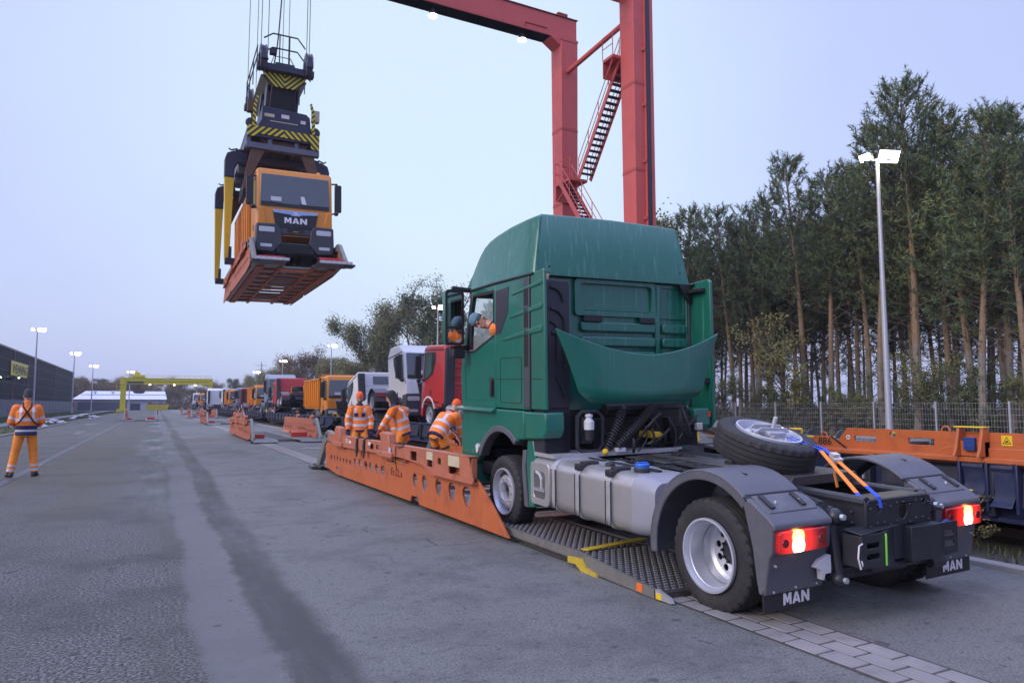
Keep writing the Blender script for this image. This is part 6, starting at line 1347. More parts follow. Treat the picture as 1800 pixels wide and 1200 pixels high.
m = MB(); m.box(.0, .25, 198, 198.4, .6, 1.6); hc = m.build('hydrant_cabinet', M('hydrant_red', (.4, .03, .03), .5), None, bevel=.02); hc.location = (-13.8, -43, .5); tag(hc, 'red cabinet on the second lamp post from the grey hatted worker', 'cabinet')
# lattice pylon on the horizon
P_ = px(458, 700, 470); py = thing('lattice_pylon', 'faint lattice pylon above the trees right of the yellow gantry', 'pylon', (P_.x, P_.y, 0)); m = MB(); HP_ = 28.0
for k in range(14):
    z0, z1 = HP_ * k / 14, HP_ * (k + 1) / 14; w0, w1 = 2.2 * (1 - k / 15), 2.2 * (1 - (k + 1) / 15)
    for a in range(4):
        c0, s0 = cos(pi / 4 + a * pi / 2), sin(pi / 4 + a * pi / 2); c1, s1 = cos(pi / 4 + (a + 1) * pi / 2), sin(pi / 4 + (a + 1) * pi / 2)
        m.tube([(c0 * w0, s0 * w0, z0), (c0 * w1, s0 * w1, z1)], .12, 4); m.tube([(c0 * w0, s0 * w0, z0), (c1 * w1, s1 * w1, z1)], .06, 4)
for z in (19.5, 23, 26): m.tube([(-3.4, 0, z), (3.4, 0, z)], .14, 4)
m.build('lattice', POLE_ if False else M('pylon_steel', (.22, .23, .26), .6, .3), py)
# ------------------------------------------------------------------ lamp posts
POLE = M('pole_grey', (.42, .44, .50), .45, .4, var=.1)
def lamp_post(label, x, y, h, a=0.0, two=True, light=False, sc=1.0):
    t = thing('lamp_post', label, 'lamp post', (x, y, 0), a, 'yard lamp posts')
    m = MB(); m.tube([(0, 0, 0), (0, 0, 2.0), (0, 0, h)], [.12 * sc, .10 * sc, .055 * sc], 12); m.lathe([(.20 * sc, 0), (.20 * sc, .03), (.14 * sc, .05), (.13 * sc, .3)], 'z', (0, 0, 0), 12); m.build('pole', POLE, t)
    m = MB(); m.tube([(-.42 * sc, 0, h + .02), (.42 * sc, 0, h + .02)], .04 * sc, 8); m.build('cross_arm', POLE, t)
    for s, r in ((1, .25), (-1, 1.0)):
        q_ = 1.35 if s > 0 else .8
        m = MB(); T = Matrix.Translation((s * .36 * sc, 0, h + .14)) @ Matrix.Rotation(s * r, 4, 'Z') @ Matrix.Rotation(R(-62), 4, 'X')
        m.box(-.27 * sc * q_, .27 * sc * q_, -.16 * sc * q_, .16 * sc * q_, 0, .10 * sc, 0, T); hd = m.build('lamp_head', DGREY, t, bevel=.01)
        m = MB(); m.box(-.25 * sc * q_, .25 * sc * q_, -.14 * sc * q_, .14 * sc * q_, -.02, -.002, 0, T); m.build('lamp_glass', LAMP, hd)
    if light:
        l = bpy.data.lights.new('lamp_light', 'SPOT'); l.energy = 300; l.spot_size = R(165); l.spot_blend = .5; l.shadow_soft_size = .4; l.color = (1, .86, .55); o = bpy.data.objects.new('lamp_light', l); C.objects.link(o); o.location = (x - .1, y - .25, h + .05); o.rotation_euler = (R(0), R(8), 0)
lamp_post('nearest lamp post in front of the pines, two lit heads', 24.0, 17.5, 10.75, R(-35), light=True, sc=1.15)
lamp_post('lit lamp post standing beside the sparse tree behind the white cab', 24.0, 64.7, 10.8, R(-20), sc=1.1)
lamp_post('lit lamp post against the sky above the white low cab truck', 24.0, 111.7, 10.55, R(-15), sc=1.2)
lamp_post('lit lamp post above the grey sleeper cab in the train', 24.0, 160, 10.8, R(-15), sc=1.3)
lamp_post('faintest lit lamp post, just right of the yellow gantry', 24.0, 206, 10.2, R(-15), sc=1.5)
lamp_post('tallest looking lamp post in front of the dark warehouse sign side', -14.0, 108.6, 11.0, R(10), sc=1.3)
lamp_post('lamp post standing at the corner of the dark warehouse', -14.0, 155.2, 10.9, R(10), sc=1.4)
lamp_post('slim lamp post in front of the white hall left of the yellow gantry', -14.0, 199, 10.7, R(10), sc=1.5)
lamp_post('lamp post half hidden behind the yellow gantry left leg', -6.9, 226, 10.5, R(10), sc=1.5)
# ------------------------------------------------------------------ mesh fence in front of the pines
fe = thing('mesh_fence', 'galvanised wire mesh fence in front of the pine trees', 'fence', (25.2, 0, 0))
m = MB(); y = 4.0; i = 0
while y < 110:
    if i % 1 == 0:
        m = MB(); m.box(-.03, .03, y - .03, y + .03, 0, 1.72 if abs(y - 15.3) > .6 else 1.75); m.build('fence_post', POLE, fe)
        if 14.6 < y < 16.0: MB().box(-.04, .04, y - .04, y + .04, 1.15, 1.77).build('red_post_top', M('post_red', (.65, .05, .05), .5), fe)
    y += 2.5; i += 1
m = MB(); WIRE = M('fence_wire', (.36, .37, .40), .5, .5)
y = 3.0
while y < 60: m.box(-.003, .003, y - .003, y + .003, .06, 1.66); y += .10
for k in range(9): m.box(-.004, .004, 3, 110, .06 + k * .2 - .004, .06 + k * .2 + .004)
m.build('wire_mesh', WIRE, fe, smooth=0)
# ------------------------------------------------------------------ drone hovering at the left, stack of pipes on the verge
dr = thing('drone', 'small dark quadcopter drone hovering with lit lamps near the warehouse', 'drone', (-1.9, 12.2, 1.97), R(25))
m = MB(); m.loft([[(x, yv, z) for x, z in rrect(-.035 * q, .035 * q, -.022 * q, .028 * q, .012 * q)] for yv, q in ((-.09, .6), (-.07, 1), (.07, 1), (.10, .5))]); m.build('body', BLACKP, dr)
for sx, sy in ((-1, -1), (1, -1), (-1, 1), (1, 1)):
    m = MB(); m.tube([(sx * .03, sy * .05, .01), (sx * .11, sy * .10, .02)], .007, 6); m.lathe([(.0001, .0), (.014, 0), (.014, .04), (.0001, .045)], 'z', (sx * .11, sy * .10, 0), 10); a = m.build('arm', BLACKP, dr)
    m = MB(); q = .6 * sx + sy; m.bar((sx * .11 - .075 * cos(q), sy * .10 - .075 * sin(q), .05), (sx * .11 + .075 * cos(q), sy * .10 + .075 * sin(q), .05), .012, .002); m.build('rotor', M('rotor_grey', (.05, .05, .055), .5), a)
    if sy < 0: m = MB(); m.ball((sx * .11, -.112, .008), .011, n=8, m=6); m.build('light', M('drone_light', (.6, 1, .6), .3, emit=(.55, 1, .6), es=10), a)
m = MB()
pipe = MB(); pipe.lathe([(.145, 0), (.145, 4), (.115, 4), (.115, 0), (.145, 0)], 'y', (0, 0, 0), 18); pm = pipe.mesh('plastic_pipe', M('pipe_black', (.03, .03, .036), .3, var=.3, dirt=(.25, .25, .27, 3, .3)))
k = 0; PXY = Vector((-6.35 - .95, 34.0, 0))
NM = ('bottom', 'second', 'third', 'top')
for r in range(4):
    for c_ in range(6):
        o = inst('plastic_pipe', pm, None, (PXY.x - .62 - c_ * .30, 33.6 + r * .03, .155 + .275 * r)); tag(o, 'black plastic pipe in the open ended stack left of the grey hatted worker', 'pipe', 'black pipes stacked on the verge')
m = MB(); m.box(-.10, .10, 0, .12, 0, 1.15); m.box(-.10, .10, 3.5, 3.62, 0, 1.15); o = m.build('stack_post', WMARK); o.location = (PXY.x - .28, 33.6, 0); tag(o, 'white post holding the end of the black pipe stack', 'post')
# ------------------------------------------------------------------ people
SKIN = M('skin', (.50, .28, .20), .55, var=.08, scale=20)
HIVIS = M('hi_vis_orange', (.90, .22, .03), .75, var=.16, scale=9, bump=.8, bscale=13, dirt=(.45, .10, .02, 6, .4))
HIVIS2 = M('hi_vis_trouser_orange', (.86, .27, .03), .8, var=.16, scale=9, bump=.8, bscale=13, dirt=(.45, .10, .02, 6, .4))
SILV = M('reflective_silver', (.56, .57, .62), .4, .2, var=.08)
NVC = M('navy_cloth', (.022, .024, .085), .85, var=.2)
KC = M('black_cloth', (.02, .02, .025), .85); GC = M('dark_pocket_cloth', (.05, .05, .06), .85); REDG = M('red_glove', (.36, .03, .05), .8); STUB = M('stubble', (.16, .095, .07), .7); LEA = M('black_leather', (.018, .018, .02), .45)
FACE = M('face_dark', (.03, .018, .015), .5); LIP = M('lip', (.36, .14, .12), .5); OB = M('orange_knit', (.90, .13, .03), .9, bump=.5, bscale=50); TEALK = M('teal_knit', (.13, .24, .30), .95, bump=.6, bscale=60); GK = M('grey_knit', (.045, .05, .06), .95, bump=.6, bscale=60); TANK = M('tan_knit', (.36, .17, .04), .95, bump=.5, bscale=50); TEAL2 = M('teal_knit_dark', (.045, .095, .11), .95)
def remeshed(mb, name, mats, voxel, pick=None, smooth_it=3):
    me = mb.mesh('tmp', mats, 0); o = bpy.data.objects.new('tmp', me); C.objects.link(o)
    r = o.modifiers.new('r', 'REMESH'); r.mode = 'VOXEL'; r.voxel_size = voxel; r.use_smooth_shade = True
    s = o.modifiers.new('s', 'SMOOTH'); s.iterations = smooth_it; s.factor = .5
    out = bpy.data.meshes.new_from_object(o.evaluated_get(bpy.context.evaluated_depsgraph_get()))
    bpy.data.objects.remove(o); bpy.data.meshes.remove(me); out.name = name
    if not out.materials:
        for m in mats: out.materials.append(m)
    while len(out.materials) < len(mats): out.materials.append(mats[len(out.materials)])
    if pick:
        idx = [pick(p.center) for p in out.polygons]; out.polygons.foreach_set('material_index', idx)
    else: out.polygons.foreach_set('material_index', [0] * len(out.polygons))
    return out
def ik(a, b, l1, l2, pole):
    d = b - a; L_ = min(d.length, (l1 + l2) * .999); u = d.normalized(); x = (l1 * l1 - l2 * l2 + L_ * L_) / (2 * L_); h = math.sqrt(max(0, l1 * l1 - x * x)); pv = pole - u * pole.dot(u); pv.normalize()
    return a + u * x + pv * h, a + u * L_
def seg_t(p, a, b): d = b - a; t = max(0, min(1, (p - a).dot(d) / d.length_squared)); return t, (p - (a + d * t)).length
def erings(pts, lat, radii, n=14):
    out = []
    for i, p in enumerate(pts):
        d = (pts[min(i + 1, len(pts) - 1)] - pts[max(i - 1, 0)]).normalized(); l = (lat - d * lat.dot(d)).normalized(); f = d.cross(l).normalized()
        out.append([p + l * radii[i][0] * cos(2 * pi * k / n) + f * radii[i][1] * sin(2 * pi * k / n) for k in range(n)])
    return out
def person(label, loc, rz, pel, nk, right, feet, hands, hdir, hup=(0, 0, 1), hoff=None, poles=None, hat='beanie', hatm=None, glove=KC, style='plain', sc=1.0, beard=False, legs=True, kneep=(0, 1, 0), group='workers in orange clothing'):
    t = thing('person', label, 'person', loc, rz, group); t.scale = (sc, sc, sc)
    V_ = Vector; pel, nk, right = V_(pel), V_(nk), V_(right).normalized(); sp_ = (nk - pel); up = sp_.normalized(); fwd = up.cross(right).normalized() ; fwd = -fwd if False else V_((0, 0, 0)) + right.cross(up).normalized() * -1
    bend = lambda k: pel + sp_ * k - fwd * .035 * sin(pi * k)
    sh = [nk - up * .075 - right * .185, nk - up * .075 + right * .185]
    hip = [pel - right * .095, pel + right * .095]
    poles = poles or [V_((-.6, -.6, -.3)), V_((.6, -.6, -.3))]
    arms = []
    for i in (0, 1): e, h = ik(sh[i], V_(hands[i]), .29, .26, V_(poles[i])); arms.append((sh[i], e, h))
    lg = []
    for i in (0, 1): k_, a = ik(hip[i], V_(feet[i]) + V_((0, 0, .09)), .45, .43, V_(kneep)); lg.append((hip[i], k_, a))
    hf = V_(hdir).normalized(); hu = V_(hup); hu = (hu - hf * hu.dot(hf)).normalized(); hr = hf.cross(hu)
    hc = nk + (V_(hoff) if hoff is not None else up * .10 + hu * .085 + hf * .02)
    HP = lambda x, y, z: hc + hr * x + hf * y + hu * z
    # body: head, neck, slim torso, limbs and hands with five fingers, one skin
    b = MB(); prof = [(-.122, .020, .025, .045), (-.11, .042, .045, .032), (-.085, .056, .066, .015), (-.05, .066, .083, .004), (0, .073, .092, 0), (.035, .075, .096, -.002), (.07, .076, .097, -.004), (.10, .068, .088, -.006), (.122, .046, .06, -.008), (.13, .01, .012, -.008)]
    b.loft([[HP(rx * cos(2 * pi * k / 16), yo + ry * sin(2 * pi * k / 16), z) for k in range(16)] for z, rx, ry, yo in prof])
    b.tube([HP(0, .088, .034), HP(0, .104, .005), HP(0, .113, -.014), HP(0, .09, -.022)], [.010, .014, .018, .010], 8)
    for s in (-1, 1): b.ball(HP(s * .076, -.008, .0), .014, .022, .03, n=8, m=6); b.tube([HP(s * .055, .078, .046), HP(s * .018, .098, .046)], .012, 6)
    b.tube([HP(0, -.02, -.06), nk - up * .06], [.056, .062], 10); b.loft(erings([bend(0), bend(.5), bend(.9), nk], right, [(.14, .09), (.13, .085), (.15, .08), (.05, .05)]))
    b.tube([HP(-.024, .086, -.054), HP(0, .094, -.053), HP(.024, .086, -.054)], .009, 6)
    wr = []
    for i in (0, 1):
        a, e, h = arms[i]; b.tube([a, e, h], [.055, .045, .036], 8); d = (h - e).normalized(); side_ = d.cross(up if abs(d.dot(up)) < .9 else fwd).normalized(); nrm = side_.cross(d)
        pc = h + d * .055; b.loft([[q + side_ * .042 * w * cos(2 * pi * k / 10) + nrm * .018 * cos(0) * sin(2 * pi * k / 10) * 1.2 for k in range(10)] for q, w in ((h, .7), (h + d * .04, .95), (h + d * .085, 1.0), (h + d * .095, .85))])
        cv = nrm * (1 if i else -1)
        for f_ in range(4):
            o = h + d * .085 + side_ * (-.033 + f_ * .022); l = (.07, .078, .074, .058)[f_]; b.tube([o, o + d * l * .5 + cv * .008, o + d * l * .85 + cv * .035], [.0115, .0105, .009], 6)
        th = side_ * (-1 if (fwd.dot(side_) < 0) else 1); o = h + d * .03 + th * .036; b.tube([o, o + th * .028 + d * .03, o + th * .030 + d * .065 + cv * .015], [.014, .012, .010], 6); wr.append(h)
    for i in (0, 1): b.tube(list(lg[i]), [.07, .05, .038], 8)
    for i in (0, 1): b.loft(erings([lg[i][2], V_(feet[i]) + V_((0, 0, .03)) + V_(kneep) * .05], right, [(.035, .04), (.04, .05)], 8))
    def bp(c):
        if (c - wr[0]).length < .22 and (c - arms[0][1]).length > .22 or (c - wr[1]).length < .22 and (c - arms[1][1]).length > .22: return 1
        q = c - hc
        if beard and q.dot(hu) < -.035 and q.dot(hf) > .0: return 2
        return 0
    me = remeshed(b, 'body', [SKIN, glove, STUB, FACE, LIP], .0085, bp, 2)
    ex = MB()                                              # eyes, brows and mouth set into the face
    for s in (-1, 1): ex.ball(HP(s * .031, .0885, .026), .011, .008, .008, 3, 8, 6); ex.tube([HP(s * .05, .084, .047), HP(s * .02, .099, .050)], .0055, 5, 3)
    ex.tube([HP(-.022, .092, -.052), HP(0, .101, -.053), HP(.022, .092, -.052)], .0045, 5, 4)
    bm = bmesh.new(); bm.from_mesh(me); tmp = ex.mesh('t', [SKIN, glove, STUB, FACE, LIP]); bm.from_mesh(tmp); bm.to_mesh(me); bm.free(); bpy.data.meshes.remove(tmp)
    inst('body', me, t)
    # jacket
    j = MB(); j.loft(erings([pel - up * .10, pel, bend(.35), bend(.7), nk - up * .10, nk - up * .02, nk + up * .03, nk + up * (.085 if style == 'left' else .05)], right, [(.205, .155), (.20, .15), (.195, .15), (.215, .155), (.20, .125), (.115, .10), (.085, .085), (.078, .08)], 18))
    for i in (0, 1):
        a, e, h = arms[i]; m_ = (a + e) / 2; j.tube([a, m_, e, (e + h) / 2, h - (h - e).normalized() * .005], [.098, .088, .078, .072, .056], 10); j.ball(a, .098)
    A0 = pel - up * .10; A1_ = nk + up * .035
    def jp(c):
        best, bi, bt = 9, 0, 0
        tt, dd = seg_t(c, A0, A1_)
        q = c - (A0 + (A1_ - A0) * tt); la = q.dot(right); fr = q.dot(fwd); best = dd - .17; bi = 0; bt = tt
        for i in (0, 1):
            for k in (0, 1):
                t2, d2 = seg_t(c, arms[i][k], arms[i][k + 1])
                if d2 - .085 < best and not (k == 0 and t2 < .12): best, bi, bt = d2 - .085, 1 + k, t2
        if bi == 0:
            if style == 'left':
                if bt < .30: return 1 if .115 < bt < .175 else 2
                if .44 < bt < .52: return 1
                if .085 < abs(la) < .135 and .52 <= bt < .88: return 1
            else:
                if bt < .07: return 2
                if .20 < bt < .285 or .43 < bt < .515: return 1
                if style == 'front' and fr > .03 and .04 < abs(la) < .135 and .53 < bt < .69: return 2
                if .095 < abs(la) < .145 and .515 <= bt < .86: return 1
            return 2 if bt > (.95 if style != 'left' else 2) else 0
        if bi == 1: return 1 if (.62 < bt < .80) else 0
        return 2 if bt > .90 else (1 if .30 < bt < .50 and style != 'left' else 0)
    inst('jacket', remeshed(j, 'jacket', [HIVIS, SILV, NVC, KC], .014, jp), t)
    # trousers and boots
    q_ = MB(); q_.loft(erings([pel - up * .02 + V_((0, 0, .06)), pel - V_((0, 0, .04)), pel - V_((0, 0, .12))], right, [(.17, .125), (.185, .135), (.175, .13)], 16))
    for i in (0, 1):
        h, k_, a = lg[i]; q_.tube([h - V_((0, 0, .02)), (h + k_) / 2, k_, (k_ + a) / 2, a + V_((0, 0, -.01))], [.108, .098, .084, .082, .076], 10)
    def tp_(c):
        best = 9; r_ = 0
        for i in (0, 1):
            for k in (0, 1):
                tt, dd = seg_t(c, lg[i][k], lg[i][k + 1]); 
                if dd < best:
                    best = dd; pt = lg[i][k] + (lg[i][k + 1] - lg[i][k]) * tt; v = c - pt; la = v.dot(right); fr = v.dot(fwd); r_ = 0
                    if k == 1 and (.60 < tt < .70 or .82 < tt < .93): r_ = 1
                    if k == 1 and tt > .97: r_ = 2
                    if style in ('bent', 'knee') and k == 0 and .02 < tt < .18 and fr < -.04: r_ = 3 if .04 < tt < .12 else 0
                    if style in ('bent', 'knee') and k == 0 and .55 < tt < .68 and fr < 0: r_ = 3
                    if style == 'knee' and ((k == 1 and tt < .35) or (k == 0 and tt > .9)) and fr > -.01: r_ = 2
        return r_
    inst('trousers', remeshed(q_, 'trousers', [HIVIS2, SILV, NVC, GC], .014, tp_), t)
    for i in (0, 1):
        ft = V_(feet[i]); kf = V_(kneep) + right * (.35 if i else -.35); kf.z = 0; kf.normalize(); lat = V_((kf.y, -kf.x, 0)); m = MB()
        m.loft([[ft + kf * y + lat * w * cos(2 * pi * k / 12) + V_((0, 0, h * .5 + h * .5 * sin(2 * pi * k / 12))) for k in range(12)] for y, w, h in ((-.10, .030, .09), (-.08, .042, .11), (0, .046, .11), (.08, .05, .085), (.14, .046, .065), (.175, .02, .04))]); m.tube([ft + V_((0, 0, .05)), ft + V_((0, 0, .17))], [.05, .058], 10); m.build('boot', LEA, t, smooth=60)
    # headgear
    m = MB()
    if hat == 'hood':
        m.loft([[HP(rx * cos(2 * pi * k / 16), yo + ry * sin(2 * pi * k / 16), z) for k in range(16)] for z, rx, ry, yo in ((-.15, .10, .11, -.03), (-.10, .095, .10, -.04), (0, .098, .105, -.035), (.07, .10, .115, -.02), (.12, .085, .10, -.02), (.155, .05, .06, -.03), (.165, .01, .01, -.03))])
    else:
        sl = -.018
        for z, rx, ry, k0 in ((0,) * 4,): pass
        R_ = lambda z, rx, ry, tl: [HP(rx * cos(2 * pi * k / 18), -.004 + ry * sin(2 * pi * k / 18), z - (.045 * max(0, (.12 - z) / .12) if style == 'left' else 0) + tl * sin(2 * pi * k / 18)) for k in range(18)]
        m.loft([R_(.030, .074, .096, .012), R_(.026, .084, .106, .016), R_(.060, .087, .109, .014), R_(.070, .083, .105, .012), R_(.11, .080, .099, .006), R_(.142, .064, .078, 0), R_(.160, .038, .046, 0), R_(.166, .008, .010, 0)])
        m.m = [1 if 18 <= i < 54 else 0 for i in range(len(m.f))]
    m.build('hood' if hat == 'hood' else 'beanie', [hatm or KC, TEAL2 if hatm is TEALK else (hatm or KC)], t, smooth=60)
    return t, dict(pel=pel, nk=nk, up=up, right=right, fwd=fwd)
F0 = [(-.19, 0, 0), (.19, .02, 0)]
p1, k1 = person('worker seen from behind at the left, dark grey beanie and crossed black straps', (-2.60, 19.35, 0), R(8), (0, 0, .96), (0, .03, 1.50), (1, 0, 0), [(-.24, 0, 0), (.19, .05, 0)], [(-.15, .26, 1.06), (.15, .26, 1.06)], (0, 1, -.02), hatm=GK, style='left', sc=1.06, poles=[(-.6, -.5, -.6), (.6, -.5, -.6)])
m = MB()
for s in (-1, 1): m.bar((s * .14, -.115, 1.13), (-s * .075, -.125, 1.47), .032, .012, up=(0, 1, 0)); m.bar((-s * .075, -.125, 1.47), (-s * .07, -.04, 1.555), .032, .012, up=(0, 1, 0)); m.bar((s * .14, -.115, 1.13), (s * .215, -.02, 1.08), .03, .012, up=(0, 1, 0))
m.xf(Matrix.Translation((0, -.055, 0))); m.build('harness', KC, p1)
m = MB()
for s in (-1, 1): m.box(s * .06 - .03, s * .06 + .03, -.148, -.143, 1.30, 1.315)
person('worker standing in the near wagon facing the camera, bright orange beanie, stubbled face', (4.42, 17.3, .12), R(172), (0, 0, .93), (0, .02, 1.46), (1, 0, 0), F0, [(-.27, .10, .86), (.27, .10, .86)], (.12, .93, -.32), hatm=OB, style='front', beard=True, poles=[(-1, -.5, -.1), (1, -.5, -.1)], glove=NVC)
person('worker with a black hood seen from behind, pulling at the near wagon', (4.72, 14.75, .12), R(52), (0, 0, .93), (-.06, .17, 1.45), (1, .1, -.10), [(-.16, 0, 0), (.17, -.08, 0)], [(-.30, .42, .93), (.36, .14, 1.12)], (-.15, .85, -.35), hat='hood', hatm=KC, style='bent', poles=[(-1, -.2, -.2), (1, -.3, .5)], glove=REDG)
person('worker with a tan hood bending down, half hidden behind the black hooded one', (5.28, 17.6, .12), R(215), (0, -.15, .80), (0, .28, 1.12), (1, 0, 0), [(-.16, -.1, 0), (.16, -.05, 0)], [(-.10, .48, .68), (.12, .50, .66)], (0, .7, -.7), hat='hood', hatm=TANK, style='front', glove=REDG)
person('worker bending forward with an orange beanie beside the green cab', (4.98, 13.2, .12), R(-68), (0, -.10, .92), (.0, .27, 1.30), (1, 0, 0), [(-.17, -.06, 0), (.18, .10, 0)], [(-.10, .46, .80), (.14, .50, .74)], (-.08, .86, -.50), hatm=OB, style='knee', glove=KC, poles=[(-1, -.2, -.2), (1, -.2, -.2)])
lv_ = MB(); lv_.bar((0, 0, 0), (.12, -.55, -.62), .07, .035); lv_.bar((0, 0, 0), (-.10, .12, .14), .04, .04); o = lv_.build('lever_bar', GSTEEL, bevel=.01); o.location = (5.42, 13.35, .98); tag(o, 'grey steel lever bar held by the bending worker beside the cab', 'lever')
lv_ = MB(); lever(lv_, 0, .07, 0, 1); o = lv_.build('cranked_lever', GSTEEL, bevel=.01); o.location = (5.5, 14.9, .15); o.rotation_euler = (R(20), 0, R(160)); o.scale = (1, .6, .9); tag(o, 'grey cranked lever standing inside the near wagon behind the workers', 'lever')
# driver leaning out of the cab window
WD = lambda x, y, z: POSE @ Vector((x, y, z))
base = WD(-.65, 3.85, 1.0)
L_ = lambda x, y, z: tuple(WD(x, y, z) - base)
person('truck driver in a teal beanie leaning out of the green cab window, looking down', tuple(base), 0, L_(-.68, 3.72, 2.05), L_(-1.08, 4.06, 2.55), (.55, .75, .15), [L_(-.75, 4.3, 1.52), L_(-.5, 4.35, 1.52)], [L_(-.85, 4.18, 2.12), L_(-.55, 4.38, 2.22)], (-.42, -.50, -.62), hup=(-.55, .55, .62), hoff=tuple(Vector(L_(-1.20, 4.25, 2.60)) - Vector(L_(-1.08, 4.06, 2.55))), hatm=TEALK, style='plain', kneep=(0, 1, .2), poles=[(-.3, -.8, -.3), (.6, -.3, -.6)], glove=SKIN)
# ------------------------------------------------------------------ trees
BARK = M('pine_bark_upper', (.235, .165, .105), .9, var=.4, scale=6, bump=.6, bscale=14, dirt=(.11, .08, .06, 2, .6))
BARK2 = M('pine_bark_lower', (.20, .18, .155), .95, var=.4, scale=7, bump=.8, bscale=12)
BARKD = M('grey_bark', (.085, .075, .062), .95, var=.4, scale=5, bump=.6, bscale=10)
TWIG = M('bare_twig', (.16, .13, .10), .9, var=.3)
N1 = M('pine_needles_blue_green', (.100, .150, .082), .75, var=.35, scale=.9)
N2 = M('pine_needles_green', (.140, .172, .070), .75, var=.35, scale=.9)
N3 = M('pine_needles_dark', (.062, .092, .052), .8, var=.35, scale=.9)
L1 = M('leaf_olive', (.15, .165, .075), .75, var=.4, scale=.7); L2 = M('leaf_yellow_green', (.22, .20, .07), .75, var=.35, scale=.7)
L3 = M('leaf_brown', (.13, .070, .038), .8, var=.4, scale=.7); L4 = M('leaf_rust', (.17, .085, .045), .8, var=.4, scale=.7); L5 = M('leaf_dark_green', (.075, .108, .060), .75, var=.35, scale=.7)
def rv(g, s=1.0): return Vector((g.gauss(0, 1), g.gauss(0, 1), g.gauss(0, 1))) * s
def tuft(m, g, p, d, ln, n, w, mi):
    d = d.normalized()
    for _ in range(n):
        q = (d * g.uniform(.25, 1.0) + rv(g, .42)).normalized(); s = q.cross(rv(g)).normalized() * w; st = p + d * ln * g.uniform(-.9, .5); e = st + q * ln * g.uniform(.6, 1.1)
        m.add([st - s, st + s, e], [(0, 1, 2)], mi)
def pine(seed, H=14.0, crown=.50, dens=1.0):
    g = random.Random(seed); tr = MB(); cr = MB(); pts = []; rad = []
    bx, by = g.uniform(-.5, .5), g.uniform(-.5, .5); ph = g.uniform(0, 6)
    ax = lambda t: Vector((bx * t * t + .12 * sin(ph + 5 * t), by * t * t + .12 * cos(ph * 2 + 4 * t), H * t))
    n = 18
    for i in range(n + 1): t = i / n; pts.append(ax(t)); rad.append((.155 * (1 - t) ** .75 + .012) * (1 + (.35 * (1 - t / .06) if t < .06 else 0)) * H / 14)
    k = int(n * .30); tr.tube(pts[:k + 1], rad[:k + 1], 9, 1); tr.tube(pts[k:], rad[k:], 9, 0)
    for _ in range(26):                                       # dead snags under the crown
        t = g.uniform(.12, 1 - crown + .12); a = g.uniform(0, 2 * pi); p = ax(t); d = Vector((cos(a), sin(a), g.uniform(-.1, .7))); l = g.uniform(.4, 2.0)
        e1 = p + d * l * .5; e2 = p + d * l + Vector((0, 0, g.uniform(-.2, .5))); tr.tube([p, e1, e2], [.018, .012, .005], 4, 2)
        if g.random() < .5: tr.tube([e1, e1 + (d + rv(g, .5)) * l * .4], [.009, .004], 3, 2)
    z = 1 - crown
    while z < .985:
        u = (z - (1 - crown)) / crown; nb = g.randint(4, 6); a0 = g.uniform(0, 6)
        R0 = H * .185 * (1 - u) ** .62 * (0.35 + .65 * min(1, u * 3.5 + .25)) + .25
        for b in range(nb):
            a = a0 + 2 * pi * b / nb + g.uniform(-.35, .35); L_ = R0 * g.uniform(.55, 1.25); rise = .15 + .95 * u
            if g.random() < .12: continue
            p0 = ax(z + g.uniform(-.012, .012)); d0 = Vector((cos(a), sin(a), rise * .45)); seg = max(3, int(L_ / .28)); p = p0; d = d0.normalized(); bp = [p0]
            for q in range(seg):
                d = (d + Vector((0, 0, .10 + .10 * u)) + rv(g, .07)).normalized(); p = p + d * L_ / seg; bp.append(p)
                if q >= seg * .25:
                    for _ in range(int(2.0 * dens + g.random())):
                        sd = (d + rv(g, .55) + Vector((0, 0, .35))).normalized(); sl = g.uniform(.15, .42) * (1.15 - .3 * u)
                        c = p + sd * sl; tuft(cr, g, c, sd, g.uniform(.18, .30), int(15 * dens), .019, g.choice((0, 0, 1, 1, 2)))
            tuft(cr, g, p, d, .3, 18, .016, g.choice((0, 1)))
            tr.tube(bp[::2] + ([bp[-1]] if len(bp) % 2 == 0 else []), [max(.005, .024 * (1 - i / (len(bp) / 2 + 1)) * (1 - .5 * u)) for i in range(len(bp[::2]) + (1 if len(bp) % 2 == 0 else 0))], 4, 3)
        z += crown * g.uniform(.026, .046)
    top = ax(1.0)
    for _ in range(5):
        d = Vector((g.uniform(-.5, .5), g.uniform(-.5, .5), 1)).normalized(); l = g.uniform(.35, .75); cr_p = top - Vector((0, 0, .2))
        for q in range(5): tuft(cr, g, cr_p + d * l * q / 4, d, .16, 9, .011, 0)
    return tr.mesh('trunk', [BARK, BARK2, TWIG, M('pine_branch_bark', (.085, .065, .048), .9, var=.3)]), cr.mesh('crown', [N1, N2, N3], smooth=0)
